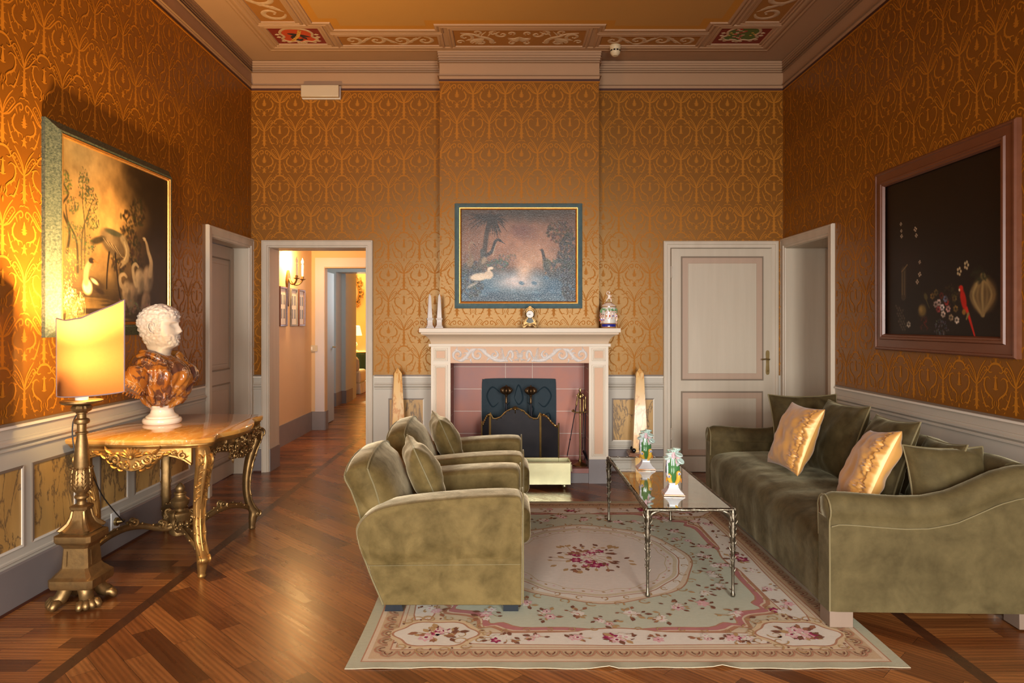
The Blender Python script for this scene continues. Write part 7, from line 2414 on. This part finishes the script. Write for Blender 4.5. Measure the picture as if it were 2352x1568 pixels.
t = thing('wall_sconce', 'two-armed bronze candle sconce on the corridor wall', 'sconce', (-2.55, 7.90, 1.60))
b = MB(); mlc = map_left(-2.55)
b.prism(smooth_path([(7.90, 1.58), (7.925, 1.66), (7.935, 1.80), (7.96, 1.90), (7.93, 1.98), (7.90, 2.0), (7.87, 1.98), (7.84, 1.90), (7.865, 1.80), (7.875, 1.66)], 4, True), .001, .02, mlc)
b.build('backplate', MT['gilt_dark'], t)
for dy, ex in ((-.10, .14), (.09, .15)):
    b = MB()
    b.tube(smooth_path([(-2.53, 7.90, 1.90), (-2.49, 7.90 + dy * .4, 1.84), (-2.44, 7.90 + dy * .8, 1.84), (-2.55 + ex, 7.90 + dy, 1.885)], 6), .010, 8)
    b.lathe([(.006, 0), (.034, .012), (.036, .018), (.014, .02), (.018, .045), (.012, .05)], (-2.55 + ex, 7.90 + dy, 1.885), 16)
    arm_ = b.build('arm', MT['gilt_dark'], t)
    b = MB(); b.lathe([(.0115, 0), (.0115, .13), (.008, .135)], (-2.55 + ex, 7.90 + dy, 1.935), 12); b.build('candle', MT['candle'], arm_)
    b = MB(); b.lathe([(.006, 0), (.014, .02), (.015, .035), (.006, .06), (.001, .075)], (-2.55 + ex, 7.90 + dy, 2.072), 12); b.build('flame_bulb', MT['bulb'] if dy > 9 else MT['candle'], arm_)
MT['mount'] = mat('cream_mount', (.70, .66, .58), .6); MT['print'] = mat('small_dark_prints', (.16, .15, .14), .5, var=(30, (.3, .28, .24), .2))
for k, (a, c, lb) in enumerate(((7.60, 7.85, 'nearest of the three dark framed print groups on the corridor wall'), (7.99, 8.24, 'middle of the three dark framed print groups on the corridor wall'), (8.29, 8.54, 'farthest of the three dark framed print groups on the corridor wall'))):
    t = thing('framed_print', lb, 'picture', (-2.55, (a + c) / 2, 1.35), 0, 'framed prints in the corridor')
    b = MB(); b.frame(a, 1.35, c, 1.80, [(0, 0), (0, .018), (.004, .022), (.020, .020), (.024, .010), (.024, .004)], mlc); b.build('frame', MT['frame_wood'] if k != 1 else MT['print'], t)
    b = MB(); b.prism([(a + .01, 1.36), (c - .01, 1.36), (c - .01, 1.79), (a + .01, 1.79)], .001, .006, mlc)
    b.mi = 1; m_ = (a + c) / 2
    for (x, z) in ((-.045, 1.44), (.045, 1.44), (-.045, 1.60), (.045, 1.60)): b.prism([(m_ + x - .028, z), (m_ + x + .028, z), (m_ + x + .028, z + .11), (m_ + x - .028, z + .11)], .006, .007, mlc)
    b.build('mounted_prints', [MT['mount'], MT['print']], t)
b = MB(); b.prism([(-2.585, 1.02), (-2.466, 1.02), (-2.466, 1.10), (-2.585, 1.10)], .009, .018, mb2)
t = thing('light_switch', 'beige switch plate beside the inner corridor door frame', 'switch', (-2.52, 8.86, 1.02)); b.build('plate', mat('beige_plastic', (.52, .46, .34), .4), t, bevel=.002)
b = MB(); b.prism([(-2.56, 1.04), (-2.53, 1.04), (-2.53, 1.08), (-2.56, 1.08)], .018, .021, mb2); b.build('rocker', MT['white'], t)
t = thing('open_door', 'dark edged door standing open in the inner passage', 'door', (-2.46, 9.05, 0))
b = MB(); b.box(-2.52, 9.03, .01, -2.48, 9.75, 2.09); b.build('leaf', MT['blueish'], t); b = MB(); b.tube([(-2.478, 9.66, 1.05), (-2.44, 9.66, 1.05), (-2.44, 9.58, 1.05)], .009, 8); b.build('handle', MT['brass'], t)

# far room: table with green cloth, lamp, mirror, white armchair
t = thing('side_table', 'round table under a floor-length dark green cloth in the far room', 'table', (-3.42, 15.55, 0))
b = MB(); b.loft([[(-3.42 + r * (1 + .05 * sin(14 * a) * (1 - z / .73)) * cos(a), 15.55 + r * (1 + .05 * sin(14 * a) * (1 - z / .73)) * sin(a), z) for a in np.linspace(0, 2 * pi, 84, endpoint=False)] for r, z in ((.47, .004), (.44, .3), (.42, .68), (.415, .72), (.40, .73))])
b.build('cloth', mat('dark_green_cloth', (.02, .07, .055), .6), t, angle=60)
b = MB(); b.lathe([(0, .731), (.41, .731), (.41, .745), (0, .745)], (-3.42, 15.55, 0), 40); b.build('top', MT['slab'], t)
t = thing('table_lamp', 'lit table lamp with figurine base on the green table', 'lamp', (-3.48, 15.50, .746))
b = MB(); b.col = None; P0 = Vector((-3.48, 15.50, .746))
b.lathe([(0, 0), (.07, 0), (.07, .02), (.05, .03), (0, .03)], P0, 20); b.tube([P0 + Vector(q) for q in ((0, 0, .03), (.01, 0, .10), (0, 0, .18), (0, 0, .22))], [.035, .04, .042, .015], 12); b.ball(P0 + Vector((0, 0, .25)), .028, 12, 8)
for s_ in (-1, 1): b.tube([P0 + Vector(q) for q in ((s_ * .035, 0, .20), (s_ * .065, -.01, .15), (s_ * .03, -.03, .11))], [.014, .012, .01], 8)
b.build('figurine', MT['plinth_stone'], t, angle=50)
b = MB(); b.tube([P0 + Vector((0, 0, .27)), P0 + Vector((0, 0, .40))], .008, 8); b.build('rod', MT['brass'], t)
m, nt, bs = new_mat('lit_pleated_shade'); bs.inputs['Base Color'].default_value = (.9, .75, .5, 1); bs.inputs['Emission Color'].default_value = (1, .78, .42, 1); bs.inputs['Emission Strength'].default_value = 1.6
b = MB(); b.loft([[(P0.x + r * (1 + .02 * (k % 2)) * cos(2 * pi * k / 60), P0.y + r * (1 + .02 * (k % 2)) * sin(2 * pi * k / 60), P0.z + z) for k in range(60)] for r, z in ((.17, .36), (.12, .58))], caps=False); b.build('lamp_shade', m, t, angle=60)
t = thing('mirror', 'gilt rocaille mirror on the yellow far wall', 'mirror', (-3.79, 16.49, 1.70))
mq = map_back(16.49); b = MB()
oo = [(-3.79 + .20 * cos(a), 2.12 + .30 * sin(a)) for a in np.linspace(0, 2 * pi, 32, endpoint=False)]
b.prism(oo, .02, .03, mq); b.build('glass', mat('mirror_glass', (.5, .5, .5), .05, 1.0), t)
b = MB()
for k in range(18):
    a = k * 2 * pi / 18; c_ = (-3.79 + .24 * cos(a), 2.14 + .36 * sin(a)); sp = scroll(c_[0], c_[1], .07, a, 1.1, 1 if k % 2 else -1, 12)
    b.tube([mq(x, z, .03) for x, z in sp], [.022 * (1 - .5 * i / 11) for i in range(12)], 7)
for k in range(7): a = pi / 2 + (k - 3) * .4; b.tube([mq(-3.79, 2.45, .03), mq(-3.79 + .12 * cos(a), 2.48 + .16 * sin(a), .04)], [.025, .006], 7)
b.tube([mq(x, z, .03) for x, z in oo + [oo[0]]], .022, 8); b.build('gilt_frame', MT['gilt'], t, angle=60)
t = thing('slipcovered_chair', 'white slipcovered chair with pleated skirt at the far room entrance', 'chair', (-3.16, 13.65, 0))
MT['linen'] = mat('white_slipcover', (.70, .68, .60), .8, bmp=(60, .2, .004))
b = MB(); b.rbox(-3.45, 13.35, .20, -2.88, 13.95, .46, .06, 5); b.build('seat', MT['linen'], t, angle=60)
b = MB(); b.rbox(-3.45, 13.34, .44, -2.91, 13.46, .80, .06, 5, lambda x, y, z: (x, y - .05 * sm(.44, .8, z), z - .10 * abs((x + 3.18) / .27) ** 2 * sm(.6, .8, z))); b.build('backrest', MT['linen'], t, angle=60)
b = MB(); b.loft([[(-3.165 + (.285 + k) * q[0] + .006 * sin(i * 2.2), 13.65 + (.30 + k) * q[1] + .006 * cos(i * 2.2), z) for i, q in enumerate([(cos(a) / max(abs(cos(a)), abs(sin(a))), sin(a) / max(abs(cos(a)), abs(sin(a)))) for a in np.linspace(0, 2 * pi, 120, endpoint=False)])] for k, z in ((.012, .006), (.0, .21))]); b.build('skirt', MT['linen'], t, angle=60)
